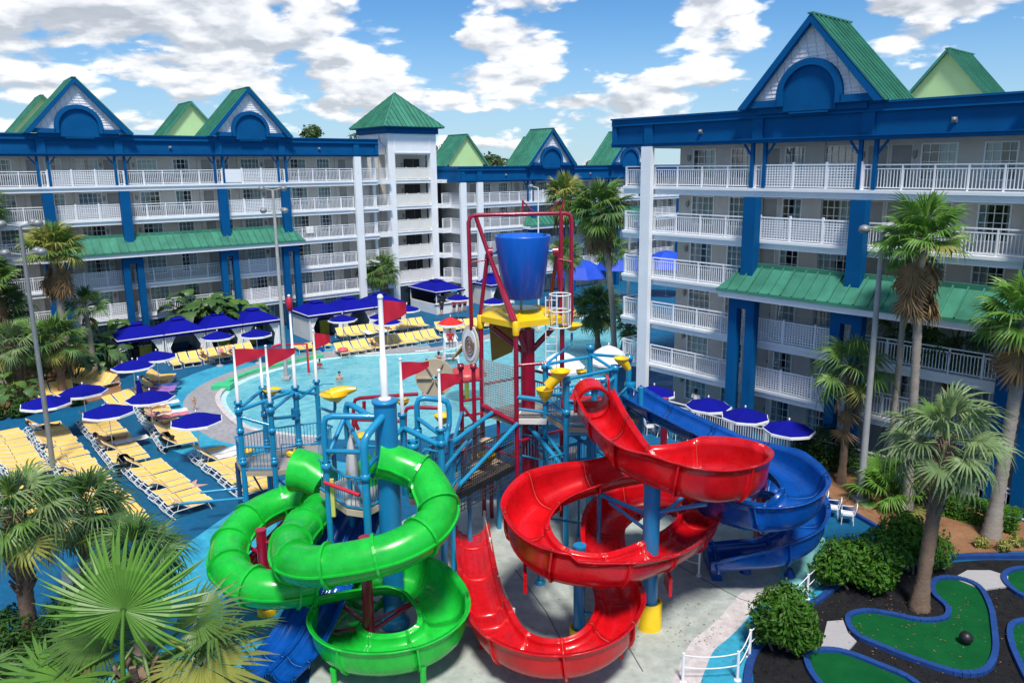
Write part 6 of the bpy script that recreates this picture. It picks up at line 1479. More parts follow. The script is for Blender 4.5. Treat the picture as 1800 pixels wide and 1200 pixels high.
rail_panel(E_, Rp['R1'], Rp['R2'], 5.0, 1.05, teal_pipe, .12); rail_panel(E_, Rp['R3'], Rp['R5'], 5.0); rail_panel(E_, Rp['R1'], Rp['R3'], 5.0); rail_panel(E_, Rp['R5'], Rp['R6'], 4.6); rail_panel(E_, Rp['R2'], (2.7, 27.5), 5.0)
dE3 = [Rp['R5'], (4.9, 29.9), Rp['R6'], Rp['R3']]; deck(E_, dE3, 4.6, deck_grey)
rail_panel(E_, (4.9, 29.9), Rp['R6'], 4.6); pipe(E_, [(4.9, 29.9, 0), (4.9, 29.9, 5.9)], .11, teal_pipe, 'post')
for z in (2.6, 3.4): rail_panel(E_, (1.75, 27.8), (3.7, 29.0), z, .8)
rail_panel(E_, (1.0, 27.2), (1.7, 27.7), 2.9); rail_panel(E_, (3.0, 28.6), (4.6, 30.6), 1.6); rail_panel(E_, (3.3, 31.0), (6.4, 31.8), .9, 1.2)
cu1, cu2 = Vector((1.45,27.40,7.31)), Vector((0.87,27.40,6.61))
cup(E_, tuple(cu1), .38); cup(E_, tuple(cu2), .34, h=.5); lk = MB(); lk.tube([cu1 + Vector((0, 0, -.1)), cu2 + Vector((.1, 0, .12))], [.22, .2], 10); part('cup_link', lk, yellow_plastic, E_)
cu3 = Vector((3.95,29.00,7.37)); cup(E_, tuple(cu3), .3); lk = MB(); lk.tube([cu3 + Vector((.05, 0, -.05)), cu3 + Vector((.3, 0, -.45))], [.22, .12], 10); part('cup_link', lk, yellow_plastic, E_)
cup(E_, (2.07,30.30,8.47), .42); cup(E_, (2.45,30.00,6.59), .22); pipe(E_, [(2.07,30.30,8.13), (2.07,30.30,7.68), (.95, 29.2, 7.1)], .05, teal_pipe)
pipe(E_, [(*Rp['R2'], 3.2), (.3, 29.5, 4.4)], .1, teal_pipe); pipe(E_, [(*F_, 5.8), (*Rp['R1'], 5.6)], .1, teal_pipe); pipe(E_, [(*F_, 5.3), (*Rp['R1'], 5.1)], .06, teal_pipe)
gm_ = MB(); gc = Vector((4.01,31.00,4.92)); gm_.lathe((4.6, 30.9, 5.6), [(.2, 0), (.26, .15), (.2, .3)], 12); part('pump', gm_, teal_pipe, E_)
rd = MB(); rd.box(1.95, 3.0, 27.15, 27.22, 5.75, 6.2); part('red_sign', rd, mat('coral_panel', (.62, .05, .03), .5, .1), E_)

# more of the web of pipes, rails and stairs under the right hand tower
for a, b in (((1.9, 28.0, 4.6), (3.6, 28.9, 3.2)), ((.95, 29.2, 3.4), (2.8, 30.0, 3.6)), ((2.8, 30.0, 3.0), (4.5, 31.0, 3.2)), ((.95, 29.2, 4.2), (1.7, 27.7, 3.6)), ((3.7, 29.0, 3.0), (4.9, 29.9, 4.2)), ((.25, 30.4, 3.6), (.95, 29.2, 3.3))): pipe(E_, [a, b], .07, teal_pipe)
for i in range(9):
    st = MB(); f = i / 8; c = Vector((4.4, 32.2, .35)).lerp(Vector((2.2, 30.6, 2.5)), f); st.prism([(c.x - .35, c.y + .35), (c.x + .2, c.y - .45), (c.x + .42, c.y - .28), (c.x - .13, c.y + .52)], c.z - .05, c.z); part('stair_tread', st, deck_grey, E_)
rail_panel(E_, (.0, 29.6), (.95, 29.0), 3.0); rail_panel(E_, (-.2, 31.6), (2.0, 31.9), 2.6); deck(E_, [(-.4, 31.4), (2.2, 30.4), (2.4, 31.8), (-.2, 32.6)], 2.6, deck_grey)
net(E_, (1.7, 27.75), (2.9, 27.55), 2.6, 3.6, .11, .022, net_black); net(E_, (3.0, 27.7), (3.7, 28.9), 1.2, 2.6, .11, .022, net_black)
for z in (5.25, 5.9): pipe(E_, [(*Rp['R4'], z), (*Rp['R5'], z + .1)], .05, teal_pipe)
for x, y in ((2.25, 28.5), (3.3, 29.5), (4.2, 30.2)): pipe(E_, [(x, y, 0), (x, y, 4.9)], .07, teal_pipe, 'post')
pipe(T, [(-1.68, 30.5, 5.9), (.3, 31.8, 5.9)], .06, maroon); pipe(T, [(1.68, 30.4, 6.2), (.3, 31.8, 6.2)], .06, maroon); pipe(T, [(-.22, 29.1, 3.9), (1.68, 30.4, 3.9)], .06, maroon); pipe(T, [(-1.68, 30.5, 3.2), (-.22, 29.1, 3.2)], .06, maroon)
for x, y in ((-1.0, 30.0), (.6, 29.7)): pipe(T, [(x, y, 0), (x, y, 4.65)], .075, maroon, 'thin_post')
for a, b, z in (((-2.5, 29.9), (-2.55, 25.9), 4.9), ((-2.75, 24.2), (-2.1, 27.0), 4.7)): pipe(Bt, [(*a, z), (*b, z)], .07, teal_pipe)
rail_panel(Bt, (-3.6, 26.4), (-3.5, 28.6), 3.2); rail_panel(Bt, (-2.4, 25.8), (-2.0, 28.2), 3.3)
# ================================================================== fences, lamps, furniture, people
fe = thing('patio_fence', 'white metal picket fence along the ground floor patios on the right', 'fence', (8.62, 42.48, 0), math.atan2(29.0 - 42.48, 21.5 - 8.62))
FL = math.hypot(21.5 - 8.62, 29.0 - 42.48); nseg = 9
for i in range(nseg): o = part('fence_panel', rail_mesh(FL / nseg, 'bars'), white_rail, fe, loc=(i * FL / nseg, 0, .02)); o.scale = (1, 1, 1.12)
def rope_fence(label, pts, m_post=white_metal, rope=white_cloth, h=.95, tips=None):
    t = thing('rope_fence', label, 'fence', (pts[0][0], pts[0][1], 0)); o = Vector((*pts[0][:2], 0))
    for x, y in pts: mb = MB(); p = Vector((x, y, 0)) - o; mb.tube([p, p + Vector((0, 0, h))], .045, 10); mb.lathe(p, [(.11, .01), (.11, .04), (.05, .05)], 10); part('post', mb, m_post, t)
    for a, b in zip(pts, pts[1:]):
        for z, s in ((h - .06, .10), (h * .52, .08)):
            mb = MB(); A = Vector((*a, z)) - o; B = Vector((*b, z)) - o; mb.tube([A.lerp(B, f / 8) - Vector((0, 0, s * 4 * (f / 8) * (1 - f / 8))) for f in range(9)], .018, 6); part('rope', mb, rope, t)
    return t
rope_fence('white posts and ropes along the blue walk at the bottom right', [(4.64,19.60), (6.26,19.66), (6.92,20.70), (8.6, 22.7), (9.87,23.86), (11.3, 25.6)])
rope_fence('post and rope line between the splash pad and the red chute', [(-1.59,28.97), (-1.27,26.65), (-0.85,23.92), (-0.32,21.95)], rope=rope_tan)
rope_fence('white posts and rope under the lower end of the blue slide', [(5.45,26.54), (6.46,25.41)])
def lamp_post(label, x, y, h, heads, m=galv, r=.13, clusters=((0, 1.0),), dirs=(0, math.pi / 2, math.pi, -math.pi / 2)):
    t = thing('lamp_post', label, 'lamp post', (x, y, 0), 0, 'courtyard lamp posts')
    p = MB(); p.tube([(0, 0, 0), (0, 0, h)], [r, r * .62], 12); part('pole', p, m, t)
    b = MB(); b.prism([(-.3, -.3), (.3, -.3), (.3, .3), (-.3, .3)], 0, .18); part('base', b, concrete_lamp, t)
    for dz in heads:
        for a in dirs:
            d = Vector((math.cos(a), math.sin(a), 0)); hd = MB(); c = Vector((0, 0, h + dz)); hd.tube([c, c + d * .55 + Vector((0, 0, .1))], .03, 6); part('arm', hd, m, t)
            ln = MB(); e = c + d * .75 + Vector((0, 0, .12)); ln.sphere(e, .24, 12, 8, (1, 1, .8)); lamp = part('lamp_head', ln, galv, t)
            le = MB(); le.lathe(e - Vector((0, 0, .14)), [(0, 0), (.17, 0), (.19, .05)], 12); part('lens', le, glass_white, lamp)
    return t
glass_white = mat('lamp_lens', (.6, .6, .58), .2, .05)
lamp_post('tall grey lamp pole with two tiers of round heads at the left', -23.54, 35.69, 12.3, (0, -1.35), dirs=(.3, .3 + math.pi, 1.3))
lamp_post('lamp pole with two tiers of heads in front of the left wing', -17.0, 52.6, 13.4, (0, -1.5), concrete_lamp, .15, dirs=(0, math.pi, .9))
lamp_post('lamp pole among the palms in front of the right wing', 15.16, 31.63, 12.0, (0,), concrete_lamp, .16, dirs=(2.4, .6))
lamp_post('thin lamp pole beside the white corner pillar', 8.2, 57.0, 11.2, (0,), concrete_lamp, .15, dirs=(2.6,))
lamp_post('distant lamp pole left of the far palms', 1.6, 68.0, 13.0, (0,), white_metal, .09, dirs=(2.6,))
# white resin chairs and tables
def chair_proto():
    t = thing('patio_chair', 'x', 'chair')
    s = MB(); s.prism([(-.24, -.24), (.24, -.24), (.22, .24), (-.22, .24)], .42, .46); part('seat', s, white_metal, t)
    b = MB(); n = 10; P = [(-.23, .46)] + [(-.23 * math.cos(a), .72 + .2 * math.sin(a)) for a in [math.pi * i / n for i in range(n + 1)]] + [(.23, .46)]
    inn = [(x * .72, .5 + (z - .46) * .84) for x, z in P]; vs = []
    for (x, z), (u, w) in zip(P, inn): yb = .24 + (z - .46) * .22; yi = .24 + (w - .46) * .22; vs += [(x, yb, z), (u, yi, w), (x, yb + .03, z), (u, yi + .03, w)]
    fs = []
    for i in range(len(P) - 1): o = i * 4; q = o + 4; fs += [(o, o + 1, q + 1, q), (o + 2, q + 2, q + 3, o + 3), (o, q, q + 2, o + 2), (o + 1, o + 3, q + 3, q + 1)]
    b.add(vs, fs)
    for i in range(5): x = -.13 + .065 * i; b.bar((x, .255, .5), (x, .33, .82 - abs(i - 2) * .03), .03, .015, (0, 1, 0))
    part('backrest', b, white_metal, t)
    for x, y in ((-.21, -.21), (.21, -.21), (-.2, .22), (.2, .22)): l = MB(); l.tube([(x * 1.08, y * 1.1, 0), (x, y, .43)], .02, 6); part('leg', l, white_metal, t)
    for s_ in (-1, 1): a = MB(); a.tube([(s_ * .25, -.2, .43), (s_ * .27, -.2, .64), (s_ * .27, .24, .66)], .02, 6); part('armrest', a, white_metal, t)
    return t
c0 = chair_proto(); first = True
CH = [('front white chair of three by the mulch edge', (13.65, 29.5), -1.9), ('middle white chair of three by the mulch edge', (13.25, 30.1), -1.9), ('back white chair of three by the mulch edge', (12.95, 30.75), -1.9),
      ('white chair left of the patio table behind the teal railing', (7.2, 40.5), 1.7), ('white chair right of the patio table behind the teal railing', (8.6, 39.6), -1.4), ('white chair under the blue slide, left one', (9.0, 37.4), .6), ('white chair under the blue slide, right one', (10.1, 36.6), -.6)]
for lab, (x, y), rz in CH:
    if first: o = c0; o.location = (x, y, .01); o.rotation_euler = (0, 0, rz); o['label'] = lab; o['group'] = 'white patio chairs'; first = False
    else: copy_tree(c0, (x, y, .01), rz, lab, 'white patio chairs')
def round_table(label, x, y, r=.5):
    t = thing('patio_table', label, 'table', (x, y, .01), 0, 'white patio tables'); m = MB(); m.lathe((0, 0, .7), [(0, .04), (r, .04), (r, 0), (0, 0)], 18); part('table_top', m, white_metal, t)
    for i in range(4): a = i * math.pi / 2 + .4; l = MB(); l.tube([(r * .85 * math.cos(a), r * .85 * math.sin(a), 0), (r * .5 * math.cos(a), r * .5 * math.sin(a), .7)], .022, 6); part('leg', l, white_metal, t)
round_table('round white table behind the teal railing under the first patio umbrella', 7.9, 40.1); round_table('round white table under the patio umbrellas behind the blue slide', 9.7, 37.5)
bn = thing('litter_bin', 'open white hexagonal litter bin inside the blue slide loop', 'bin', (11.9, 31.6, 0)); m = MB(); m.lathe((0, 0, 0), [(.36, 0), (.42, .9), (.36, .9), (.33, .1), (0, .1)], 6, False); part('body', m, stucco_pale, bn); m = MB(); m.lathe((0, 0, .86), [(.35, 0), (.3, -.1), (0, -.12)], 6, False); part('liner', m, black_rubber, bn)
# white slatted bench with loungers in the left foreground
wb = thing('white_bench', 'white slatted table bench between the left foreground palms', 'bench', (-15.2, 23.6, 0), .6)
for i in range(9): m = MB(); m.box(-.5, .5, -.95 + i * .21, -.78 + i * .21, .5, .54); part('slat', m, white_metal, wb)
for x in (-.4, .4): 
    for y in (-.8, .8): m = MB(); m.box(x - .04, x + .04, y - .04, y + .04, 0, .5); part('leg', m, white_metal, wb)
m = MB(); m.box(-.5, .5, .98, 1.03, .5, 1.1); part('backrest', m, white_metal, wb)
# lifeguard chair
lg = thing('lifeguard_chair', 'white wooden lifeguard chair under the red umbrella', 'chair', (-5.5, 56.9, 0), .2)
for x in (-.45, .45):
    for y in (-.4, .4): m = MB(); m.bar((x * 1.25, y * 1.25, 0), (x, y, 1.75), .09, .09); part('leg', m, white_metal, lg)
m = MB(); m.box(-.5, .5, -.45, .45, 1.7, 1.78); part('seat', m, white_metal, lg); m = MB(); m.box(-.5, .5, .42, .48, 1.785, 2.6); part('backrest', m, white_metal, lg)
for z in (.4, .8, 1.2): m = MB(); m.box(-.52, .52, -.53, -.47, z, z + .08); part('step', m, white_metal, lg)
for s in (-1, 1): m = MB(); a, b = sorted((s * .47, s * .53)); m.box(a, b, -.45, .42, 1.95, 2.05); part('armrest', m, white_metal, lg)
# mushroom fountain, hoop, kids' play
mf = thing('mushroom_fountain', 'pink red mushroom fountain in the pool left of the tower', 'fountain', (-3.6, 47.5, -.6)); m = MB(); m.tube([(0, 0, 0), (0, 0, 2.2)], .16, 12); part('stem', m, yellow_plastic, mf)
m = MB(); m.lathe((0, 0, 2.2), [(0, .62), (.5, .55), (1.0, .32), (1.35, 0), (1.28, -.06), (.6, .02), (0, .04)], 24); part('cap', m, mat('faded_red_paint', (.52, .06, .06), .4, .15), mf)
hp = thing('water_hoop', 'red arch with yellow post and blue spout at the shallow end', 'water toy', (-16.4, 54.4, -.3), .3)
m = MB(); m.tube([(.5, 0, 0), (.5, 0, 2.4), (-1.4, 0, 2.5), (-2.0, .1, 2.35)], .09, 8); part('red_arch', m, flag_red, hp); m = MB(); m.tube([(1.0, 0, 0), (1.0, 0, 2.6)], .13, 10); part('yellow_post', m, yellow_paint, hp); m = MB(); m.tube([(.9, 0, 2.5), (1.7, -.2, 1.8)], .13, 8); part('blue_spout', m, blue_slide_m, hp)
# prams, towels, ring, starfish
def pram(label, x, y, rz):
    t = thing('pram', label, 'stroller', (x, y, 0), rz, 'black strollers')
    m = MB(); m.lathe((0, 0, .62), [(0, -.2), (.3, -.15), (.36, .1), (.33, .1), (.28, -.1), (0, -.14)], 14); part('seat', m, black_rubber, t); m = MB(); m.lathe((-.12, 0, .72), [(0, .34), (.2, .28), (.3, .12), (.33, -.05), (.3, -.05), (.18, .24), (0, .31)], 14, True, 3.6); part('hood', m, black_rubber, t)
    m = MB(); m.tube([(-.35, -.25, 1.05), (-.05, -.25, .55), (.4, -.25, .15)], .02, 6); m.tube([(-.35, .25, 1.05), (-.05, .25, .55), (.4, .25, .15)], .02, 6); m.tube([(-.35, -.25, 1.05), (-.35, .25, 1.05)], .025, 6); m.tube([(.1, -.25, .45), (-.35, -.25, .15)], .02, 6); m.tube([(.1, .25, .45), (-.35, .25, .15)], .02, 6); part('chassis', m, galv, t)
    for x_ in (-.35, .4):
        for y_ in (-.28, .28): m = MB(); m.tube([(x_, y_ - .03, .13), (x_, y_ + .03, .13)], .13, 12); part('wheel', m, black_rubber, t)
pram('black stroller at the near end of the sunbathers row', *(-19.14,38.70), 1.0); pram('black stroller at the near end of the row under the third umbrella', *(-19.71,35.47), .4)
def towel(label, loc, rz, m, w=.62, l=1.7):
    mb = MB(); n = 8; vs = []
    for i in range(n + 1):
        for j in (0, 1): vs.append((l * i / n, (j - .5) * w, .035 + .02 * math.sin(i * 1.7 + j)))
    vs += [(x, y, z - .02) for x, y, z in vs]; N = 2 * (n + 1)
    fs = [(2 * i, 2 * i + 2, 2 * i + 3, 2 * i + 1) for i in range(n)] + [(N + 2 * i, N + 2 * i + 1, N + 2 * i + 3, N + 2 * i + 2) for i in range(n)] + [(2 * i, N + 2 * i, N + 2 * i + 2, 2 * i + 2) for i in range(n)] + [(2 * i + 1, 2 * i + 3, N + 2 * i + 3, N + 2 * i + 1) for i in range(n)]
    mb.add(vs, fs); return solo('towel', mb, m, label, 'towel', 'towels on the loungers', loc, rz)
purple = mat('purple_towel', (.30, .13, .42), .9, .15); pink = mat('pink_towel', (.62, .18, .25), .9, .15); white_t = mat('white_towel', (.72, .70, .68), .9, .08); bluet = mat('blue_towel', (.03, .08, .30), .9, .15)
def on_row(desc, i, dx=.75): x, y, rz = LROWS[desc][i]; return (x + math.cos(rz) * dx, y + math.sin(rz) * dx, .40), rz
for lab, desc, i, m in (('purple towel on a lounger by the closed umbrella', 'in the towel row by the closed umbrella', 0, purple), ('second purple towel on a lounger by the closed umbrella', 'in the towel row by the closed umbrella', 1, purple), ('dark blue towel on a lounger behind the closed umbrella', 'in the towel row by the closed umbrella', 2, bluet),
                        ('pale towel at the far end of the sunbathers row', 'in the sunbathers row by the pool', 0, white_t), ('pink towel in the middle of the sunbathers row', 'in the sunbathers row by the pool', 4, pink), ('white towel beside the pink towel in the sunbathers row', 'in the sunbathers row by the pool', 3, white_t),
                        ('white towel in the rear row before the right cabanas', 'in the rear row before the right cabanas', 3, white_t), ('second white towel in the rear row before the right cabanas', 'in the rear row before the right cabanas', 5, white_t), ('white towel at the near end of the row under the third umbrella', 'in the row under the third umbrella', 8, white_t), ('white towel in the row beside the teal railing', 'in the row beside the teal railing', 1, white_t), ('second white towel in the row beside the teal railing', 'in the row beside the teal railing', 2, white_t)):
    loc, rz = on_row(desc, min(i, len(LROWS[desc]) - 1)); towel(lab, loc, rz, m)
rg = MB(); rg.tube([(.3 * math.cos(a), .3 * math.sin(a), 0) for a in [2 * math.pi * i / 20 for i in range(21)]], .13, 10, False)
loc, rz = on_row('in the front row before the right cabanas', 0, 1.3); solo('swim_ring', rg, mat('pink_ring', (.70, .10, .12), .35, .1), 'pink red swim ring lying on the front row of loungers', 'swim ring', loc=(loc[0], loc[1], .54))
st = MB(); P = []
for i in range(10): a = i * math.pi / 5 + .3; r_ = .85 if i % 2 == 0 else .34; P.append((r_ * math.cos(a), r_ * math.sin(a)))
st.prism(P, 0, .008); sx, sy = (-15.93,33.81); solo('starfish_mark', st, mat('starfish_paint', (.55, .32, .22), .7, .2), 'pale orange starfish painted on the blue deck beside the nearest row', 'painted mark', loc=(sx, sy, .006))
# depth marker tiles and things left on the balconies
for i, k in enumerate((38, 42, 46)):
    p0, p1 = Vector((*pool_pts[k], 0)), Vector((*pool_pts[k + 1], 0)); mb = MB(); mb.box(-.55, .55, -.1, .1, 0, .03)
    for j in range(5): mb.box(-.42 + j * .2, -.36 + j * .2, -.05, .05, .03, .034)
    q = p0 + (p0 - Vector((-6, 52, 0))).normalized() * .35; solo('depth_marker', mb, white_trim, ['left white depth marker tile on the far pool rim', 'middle white depth marker tile on the far pool rim', 'right white depth marker tile on the far pool rim'][i], 'pool marker', 'depth markers', loc=(q.x, q.y, .006), rz=math.atan2((p1 - p0).y, (p1 - p0).x))
def Rp_(x, y, z): return (ROR[0] + math.cos(RANG) * x - math.sin(RANG) * y, ROR[1] + math.sin(RANG) * x + math.cos(RANG) * y, z)
def rail_towel(label, f, x, k, m, ang):
    mb = MB(); n = 6; vs = []
    for i in range(n + 1):
        xx = .75 * i / n; w = .02 * math.sin(i * 2.1)
        for yy, z in ((-.10 + w, .55), (-.085 + w, .95), (-.06, 1.19), (.06, 1.19), (.08 - w, .85)): vs.append((xx, yy, z))
    mb.add(vs, [(i * 5 + j, (i + 1) * 5 + j, (i + 1) * 5 + j + 1, i * 5 + j + 1) for i in range(n) for j in range(4)]); solo('hanging_towel', mb, m, label, 'towel', 'towels over balcony rails', f(x, -.02, slab_z(k)), ang)
rail_towel('white towel over the rail right of the near wing upper right pillar', Rp_, -15.2, 4, white_t, RANG)
rail_towel('white towel over a left wing rail beside the awning end', Lp, 29.2, 3, white_t, LANG)
mb = MB(); mb.box(0, 1.5, -.04, .0, .05, 1.2); solo('privacy_board', mb, white_trim, 'plain white board tied to a top floor railing of the left wing', 'board', loc=Lp(21.95, -.15, slab_z(5)), rz=LANG)
# ---------------------------------------------------------------- people: one continuous skinned body each
def person(label, loc, rz, pose, skin=None, wear=(), hair=True, s=1.0, z=None, hcol=None):
    t = thing('person', label, 'person', loc, rz, 'people round the pool'); skin = skin or skin_m
    J = {'pel': (0, 0, .93), 'bel': (0, 0, 1.08), 'che': (0, 0, 1.28), 'nek': (0, .0, 1.47), 'jaw': (0, -.03, 1.56), 'hed': (0, -.01, 1.66), 'top': (0, .01, 1.74)}
    A = {'sl': (-.19, 0, 1.40), 'el': (-.25, .02, 1.13), 'wl': (-.26, -.06, .89), 'hl': (-.26, -.1, .80), 'sr': (.19, 0, 1.40), 'er': (.25, .02, 1.13), 'wr': (.26, -.06, .89), 'hr': (.26, -.1, .80)}
    G_ = {'ll': (-.095, 0, .88), 'kl': (-.105, -.02, .48), 'al': (-.11, .02, .09), 'fl': (-.12, -.14, .03), 'lr': (.095, 0, .88), 'kr': (.105, -.02, .48), 'ar': (.11, .02, .09), 'fr': (.12, -.14, .03)}
    if pose == 'walk': G_.update(kl=(-.1, -.18, .5), al=(-.1, -.22, .1), fl=(-.1, -.38, .06), kr=(.1, .1, .5), ar=(.1, .38, .16), fr=(.1, .3, .04)); A.update(el=(-.24, .12, 1.14), wl=(-.22, .1, .9), hl=(-.22, .08, .82), er=(.24, -.08, 1.14), wr=(.2, -.26, .98), hr=(.19, -.33, .94))
    if pose == 'arms': A.update(el=(-.42, -.08, 1.3), wl=(-.6, -.2, 1.25), hl=(-.68, -.24, 1.25), er=(.42, -.08, 1.3), wr=(.6, -.2, 1.25), hr=(.68, -.24, 1.25))
    if pose == 'sit':
        for d in (J, A): 
            for k in d: x, y, zz = d[k]; d[k] = (x, y, zz - .42)
        G_ = {'ll': (-.1, -.04, .47), 'kl': (-.12, -.48, .5), 'al': (-.12, -.5, .09), 'fl': (-.12, -.66, .04), 'lr': (.1, -.04, .47), 'kr': (.12, -.48, .5), 'ar': (.12, -.5, .09), 'fr': (.12, -.66, .04)}
        A.update(wl=(-.2, -.25, .62), hl=(-.17, -.36, .6), wr=(.2, -.25, .62), hr=(.17, -.36, .6), el=(-.26, -.02, .74), er=(.26, -.02, .74))
    if pose == 'lie':                                     # back against a raised rest, legs along -y
        J = {'pel': (0, 0, .12), 'bel': (0, .13, .18), 'che': (0, .30, .30), 'nek': (0, .46, .42), 'jaw': (0, .50, .5), 'hed': (0, .56, .57), 'top': (0, .62, .62)}
        A = {'sl': (-.19, .40, .36), 'el': (-.29, .22, .2), 'wl': (-.22, .0, .24), 'hl': (-.16, -.08, .24), 'sr': (.19, .40, .36), 'er': (.29, .22, .2), 'wr': (.28, -.02, .13), 'hr': (.28, -.1, .1)}
        G_ = {'ll': (-.09, -.06, .12), 'kl': (-.12, -.46, .24), 'al': (-.12, -.86, .09), 'fl': (-.13, -.93, .2), 'lr': (.09, -.06, .12), 'kr': (.11, -.48, .12), 'ar': (.12, -.92, .08), 'fr': (.13, -.98, .2)}
    V = {**J, **A, **G_}; names = list(V); ix = {n: i for i, n in enumerate(names)}
    E = [('pel', 'bel'), ('bel', 'che'), ('che', 'nek'), ('nek', 'jaw'), ('jaw', 'hed'), ('hed', 'top'), ('che', 'sl'), ('sl', 'el'), ('el', 'wl'), ('wl', 'hl'), ('che', 'sr'), ('sr', 'er'), ('er', 'wr'), ('wr', 'hr'), ('pel', 'll'), ('ll', 'kl'), ('kl', 'al'), ('al', 'fl'), ('pel', 'lr'), ('lr', 'kr'), ('kr', 'ar'), ('ar', 'fr')]
    RD = {'pel': .135, 'bel': .12, 'che': .145, 'nek': .055, 'jaw': .085, 'hed': .10, 'top': .06, 's': .065, 'e': .045, 'w': .032, 'h': .036, 'l': .085, 'k': .06, 'a': .042, 'f': .036}
    me = bpy.data.meshes.new('body'); me.from_pydata([Vector(V[n]) for n in names], [(ix[a], ix[b]) for a, b in E], []); me.materials.append(skin)
    o = bpy.data.objects.new('body', me); COL.objects.link(o); o.parent = t
    mo = o.modifiers.new('skin', 'SKIN'); mo.use_smooth_shade = True
    for n in names:
        q = me.skin_vertices[0].data[ix[n]]; r_ = RD.get(n, RD.get(n[0], .05)); q.radius = (r_, r_ * (.8 if n in ('pel', 'bel', 'che') else 1)); q.use_root = n == 'pel'
    o.modifiers.new('sub', 'SUBSURF').levels = 1; o.modifiers['sub'].render_levels = 1
    def v(n): return Vector(V[n])
    # hair cap, nose and ears
    hv = (v('hed') - v('jaw')).normalized(); back = Vector((0, 1, 0)) if pose != 'lie' else Vector((0, .7, -.7))
    if hair: m = MB(); m.sphere(v('hed') + hv * .035 + back * .03, .112, 10, 7, (.95, 1.05, 1)); m.sphere(v('hed') - hv * .06 + back * .07, .085, 8, 6, (1, .8, 1.3)); part('hair', m, hcol or hair_m, t)
    nf = Vector((0, -1, 0)) if pose != 'lie' else Vector((0, -.7, .7)); m = MB(); m.sphere(v('jaw').lerp(v('hed'), .4) + nf * .1, .02, 6, 4); part('nose', m, skin, t)
    for kind, mt in wear:
        m = MB()
        if kind == 'shorts':
            m.tube([v('bel') - (v('bel') - v('pel')) * .3, v('pel'), v('pel') * .5 + (v('ll') + v('lr')) * .25], [.145, .155, .14], 12)
            for a, b in (('ll', 'kl'), ('lr', 'kr')): m.tube([v(a), v(a).lerp(v(b), .55)], [.105, .095], 10)
        elif kind == 'suit': m.tube([v('pel') - (v('bel') - v('pel')) * .45, v('pel'), v('bel'), v('che'), v('che').lerp(v('nek'), .35)], [.09, .15, .135, .155, .13], 12)
        elif kind == 'bikini': m.tube([v('pel') - (v('bel') - v('pel')) * .45, v('pel'), v('pel').lerp(v('bel'), .3)], [.1, .152, .148], 12); m.tube([v('che').lerp(v('bel'), .35), v('che'), v('che').lerp(v('nek'), .2)], [.14, .16, .145], 12)
        elif kind == 'shirt':
            m.tube([v('pel'), v('bel'), v('che'), v('che').lerp(v('nek'), .75)], [.158, .15, .168, .1], 12)
            for a, b in (('sl', 'el'), ('sr', 'er')): m.tube([v('che').lerp(v(a), .7), v(a), v(a).lerp(v(b), .7)], [.09, .088, .075], 8)
        elif kind == 'cap': m.sphere(v('hed') + hv * .05, .118, 10, 6, (1, 1, .8)); m.bar(v('hed') + nf * .08 + hv * .05, v('hed') + nf * .2 + hv * .03, .15, .015)
        part({'shorts': 'shorts', 'suit': 'swimsuit', 'bikini': 'bikini', 'shirt': 'shirt', 'cap': 'cap'}[kind], m, mt, t)
    t.scale = (s, s, s); return t
red_c = mat('red_cloth', (.45, .015, .02), .8, .1); navy_c = mat('navy_cloth', (.015, .02, .07), .8, .1); wht_c = mat('white_shirt', (.72, .72, .76), .8, .06); pnk_c = mat('pink_cloth', (.6, .14, .22), .8, .1); blk_c = mat('black_cloth', (.015, .015, .017), .8, .1)
def wl_(u, v): x, y = u; return (x, y, v)
W = -1.32
person('bare-chested swimmer standing in the middle of the pool', wl_((-13.10,52.37), W + .1), .3, 'stand', wear=[('shorts', navy_c)])
person('small swimmer near the far left part of the pool', wl_((-15.59,56.43), W + .35), .0, 'stand', skin_d, [('suit', red_c)], s=.8)
person('woman in a red swimsuit standing at the pool edge holding her arms out', wl_((-6.35,56.29), -.75), 2.6, 'arms', wear=[('suit', red_c)])
person('dark-haired swimmer deep in the water left of the mushroom', wl_((-7.28,56.32), W - .05), 1.2, 'stand', skin_d)
person('swimmer in pink close to the tan disc', wl_((-6.60,48.83), W), 2.2, 'arms', wear=[('suit', pnk_c)], s=.9)
person('swimmer near the spill cups close to the teal pillar', wl_((-3.82,47.48), W), 2.0, 'stand', skin_d, s=.85)
person('lifeguard in red seated on the white chair', (-5.5, 56.85, 1.32), 0.2, 'sit', skin_d, [('shirt', red_c), ('shorts', red_c)])
person('woman in a white top standing behind the patio fence', (10.4, 43.3, 0), 2.4, 'stand', wear=[('shirt', wht_c), ('shorts', blk_c)])
person('toddler walking on the pale band beside the pool', wl_((-20.52,45.35), .01), 1.2, 'walk', s=.55, hcol=mat('blond_hair', (.45, .32, .14), .7, .1))
person('person in red and orange standing on the net bridge', (-2.2, 27.9, 2.92), .5, 'stand', wear=[('shirt', mat('orange_red_cloth', (.62, .07, .02), .8, .1)), ('shorts', red_c)], s=.85)
person('child in a red shirt on the far side of the tower', (-.5, 33.5, 4.2), .4, 'stand', wear=[('shirt', red_c)], s=.6) if False else None
def lier(label, desc, i, **k):
    x, y, rz = LROWS[desc][min(i, len(LROWS[desc]) - 1)]; person(label, (x + math.cos(rz) * .62, y + math.sin(rz) * .62, .35), rz + math.pi / 2, 'lie', **k)
D1 = 'in the sunbathers row by the pool'
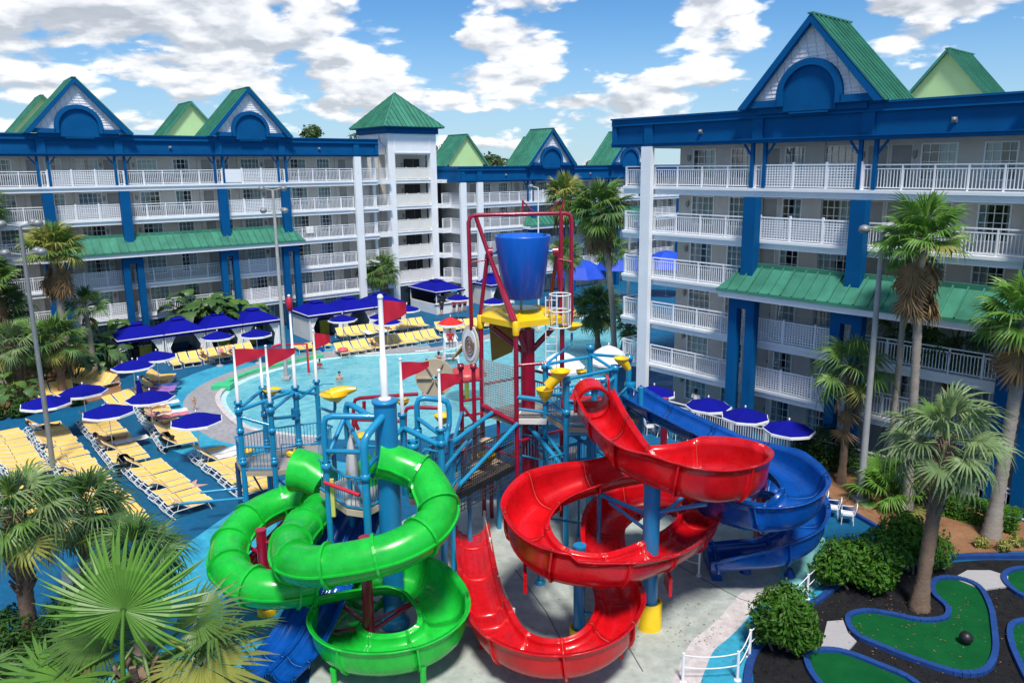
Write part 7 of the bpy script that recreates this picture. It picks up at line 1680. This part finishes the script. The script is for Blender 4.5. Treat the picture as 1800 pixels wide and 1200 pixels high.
lier('sunbather in a pale bikini at the far end of the sunbathers row', D1, 1, wear=[('bikini', wht_c)]); lier('sunbather in dark shorts in the sunbathers row', D1, 3, wear=[('shorts', navy_c)]); lier('sunbather in pink in the middle of the sunbathers row', D1, 4, wear=[('suit', pnk_c)]); lier('sunbather beside the stroller end of the row', D1, 6, wear=[('bikini', blk_c)])
D2 = 'in the towel row by the closed umbrella'
lier('sunbather lying on the purple towel behind the closed umbrella', D2, 1, wear=[('bikini', blk_c)]); lier('dark-haired sunbather sitting up beside the purple towels', D2, 3, wear=[('bikini', navy_c)])
D3 = 'in the long row facing the left cabanas'
lier('sunbather in a pink top in front of the third cabana', D3, 5, wear=[('suit', pnk_c)]); lier('sunbather reclining next to the pink top in front of the third cabana', D3, 6, wear=[('shorts', navy_c)]); lier('sunbather lying at the left of the couple before the third cabana', D3, 3, skin=skin_d, wear=[('shorts', blk_c)])
D4 = 'in the rear row before the right cabanas'
lier('sunbather in black in the rear row before the right cabanas', D4, 6, skin=skin_d, wear=[('shirt', blk_c)]); lier('sunbather in the front row before the right cabanas', 'in the front row before the right cabanas', 4, skin=skin_d, wear=[('shorts', blk_c)])
lier('person with a phone at the far end of the row crossed by the lamp pole', 'in the row crossed by the lamp pole', 1, skin=skin_d, wear=[('shirt', wht_c), ('shorts', navy_c)]); lier('person in dark clothes at the near end of the row under the third umbrella', 'in the row under the third umbrella', 7, wear=[('shorts', blk_c)])
for i, (lx, ly, w) in enumerate([(42.6, -4.9, red_c), (43.3, -4.9, red_c), (44.0, -4.8, red_c), (41.0, -5.0, blk_c)]):
    person(['left guest in red at the bar kiosk counter', 'middle guest in red at the bar kiosk counter', 'right guest in red at the bar kiosk counter', 'guest in black at the left corner of the bar kiosk'][i], Lp(lx, ly, .01), LANG + math.pi, 'stand', wear=[('shirt', w), ('shorts', navy_c)])
person('bartender in white behind the bar kiosk counter', Lp(42.0, -2.6, .01), LANG, 'stand', skin_d, [('shirt', wht_c), ('shorts', blk_c)])
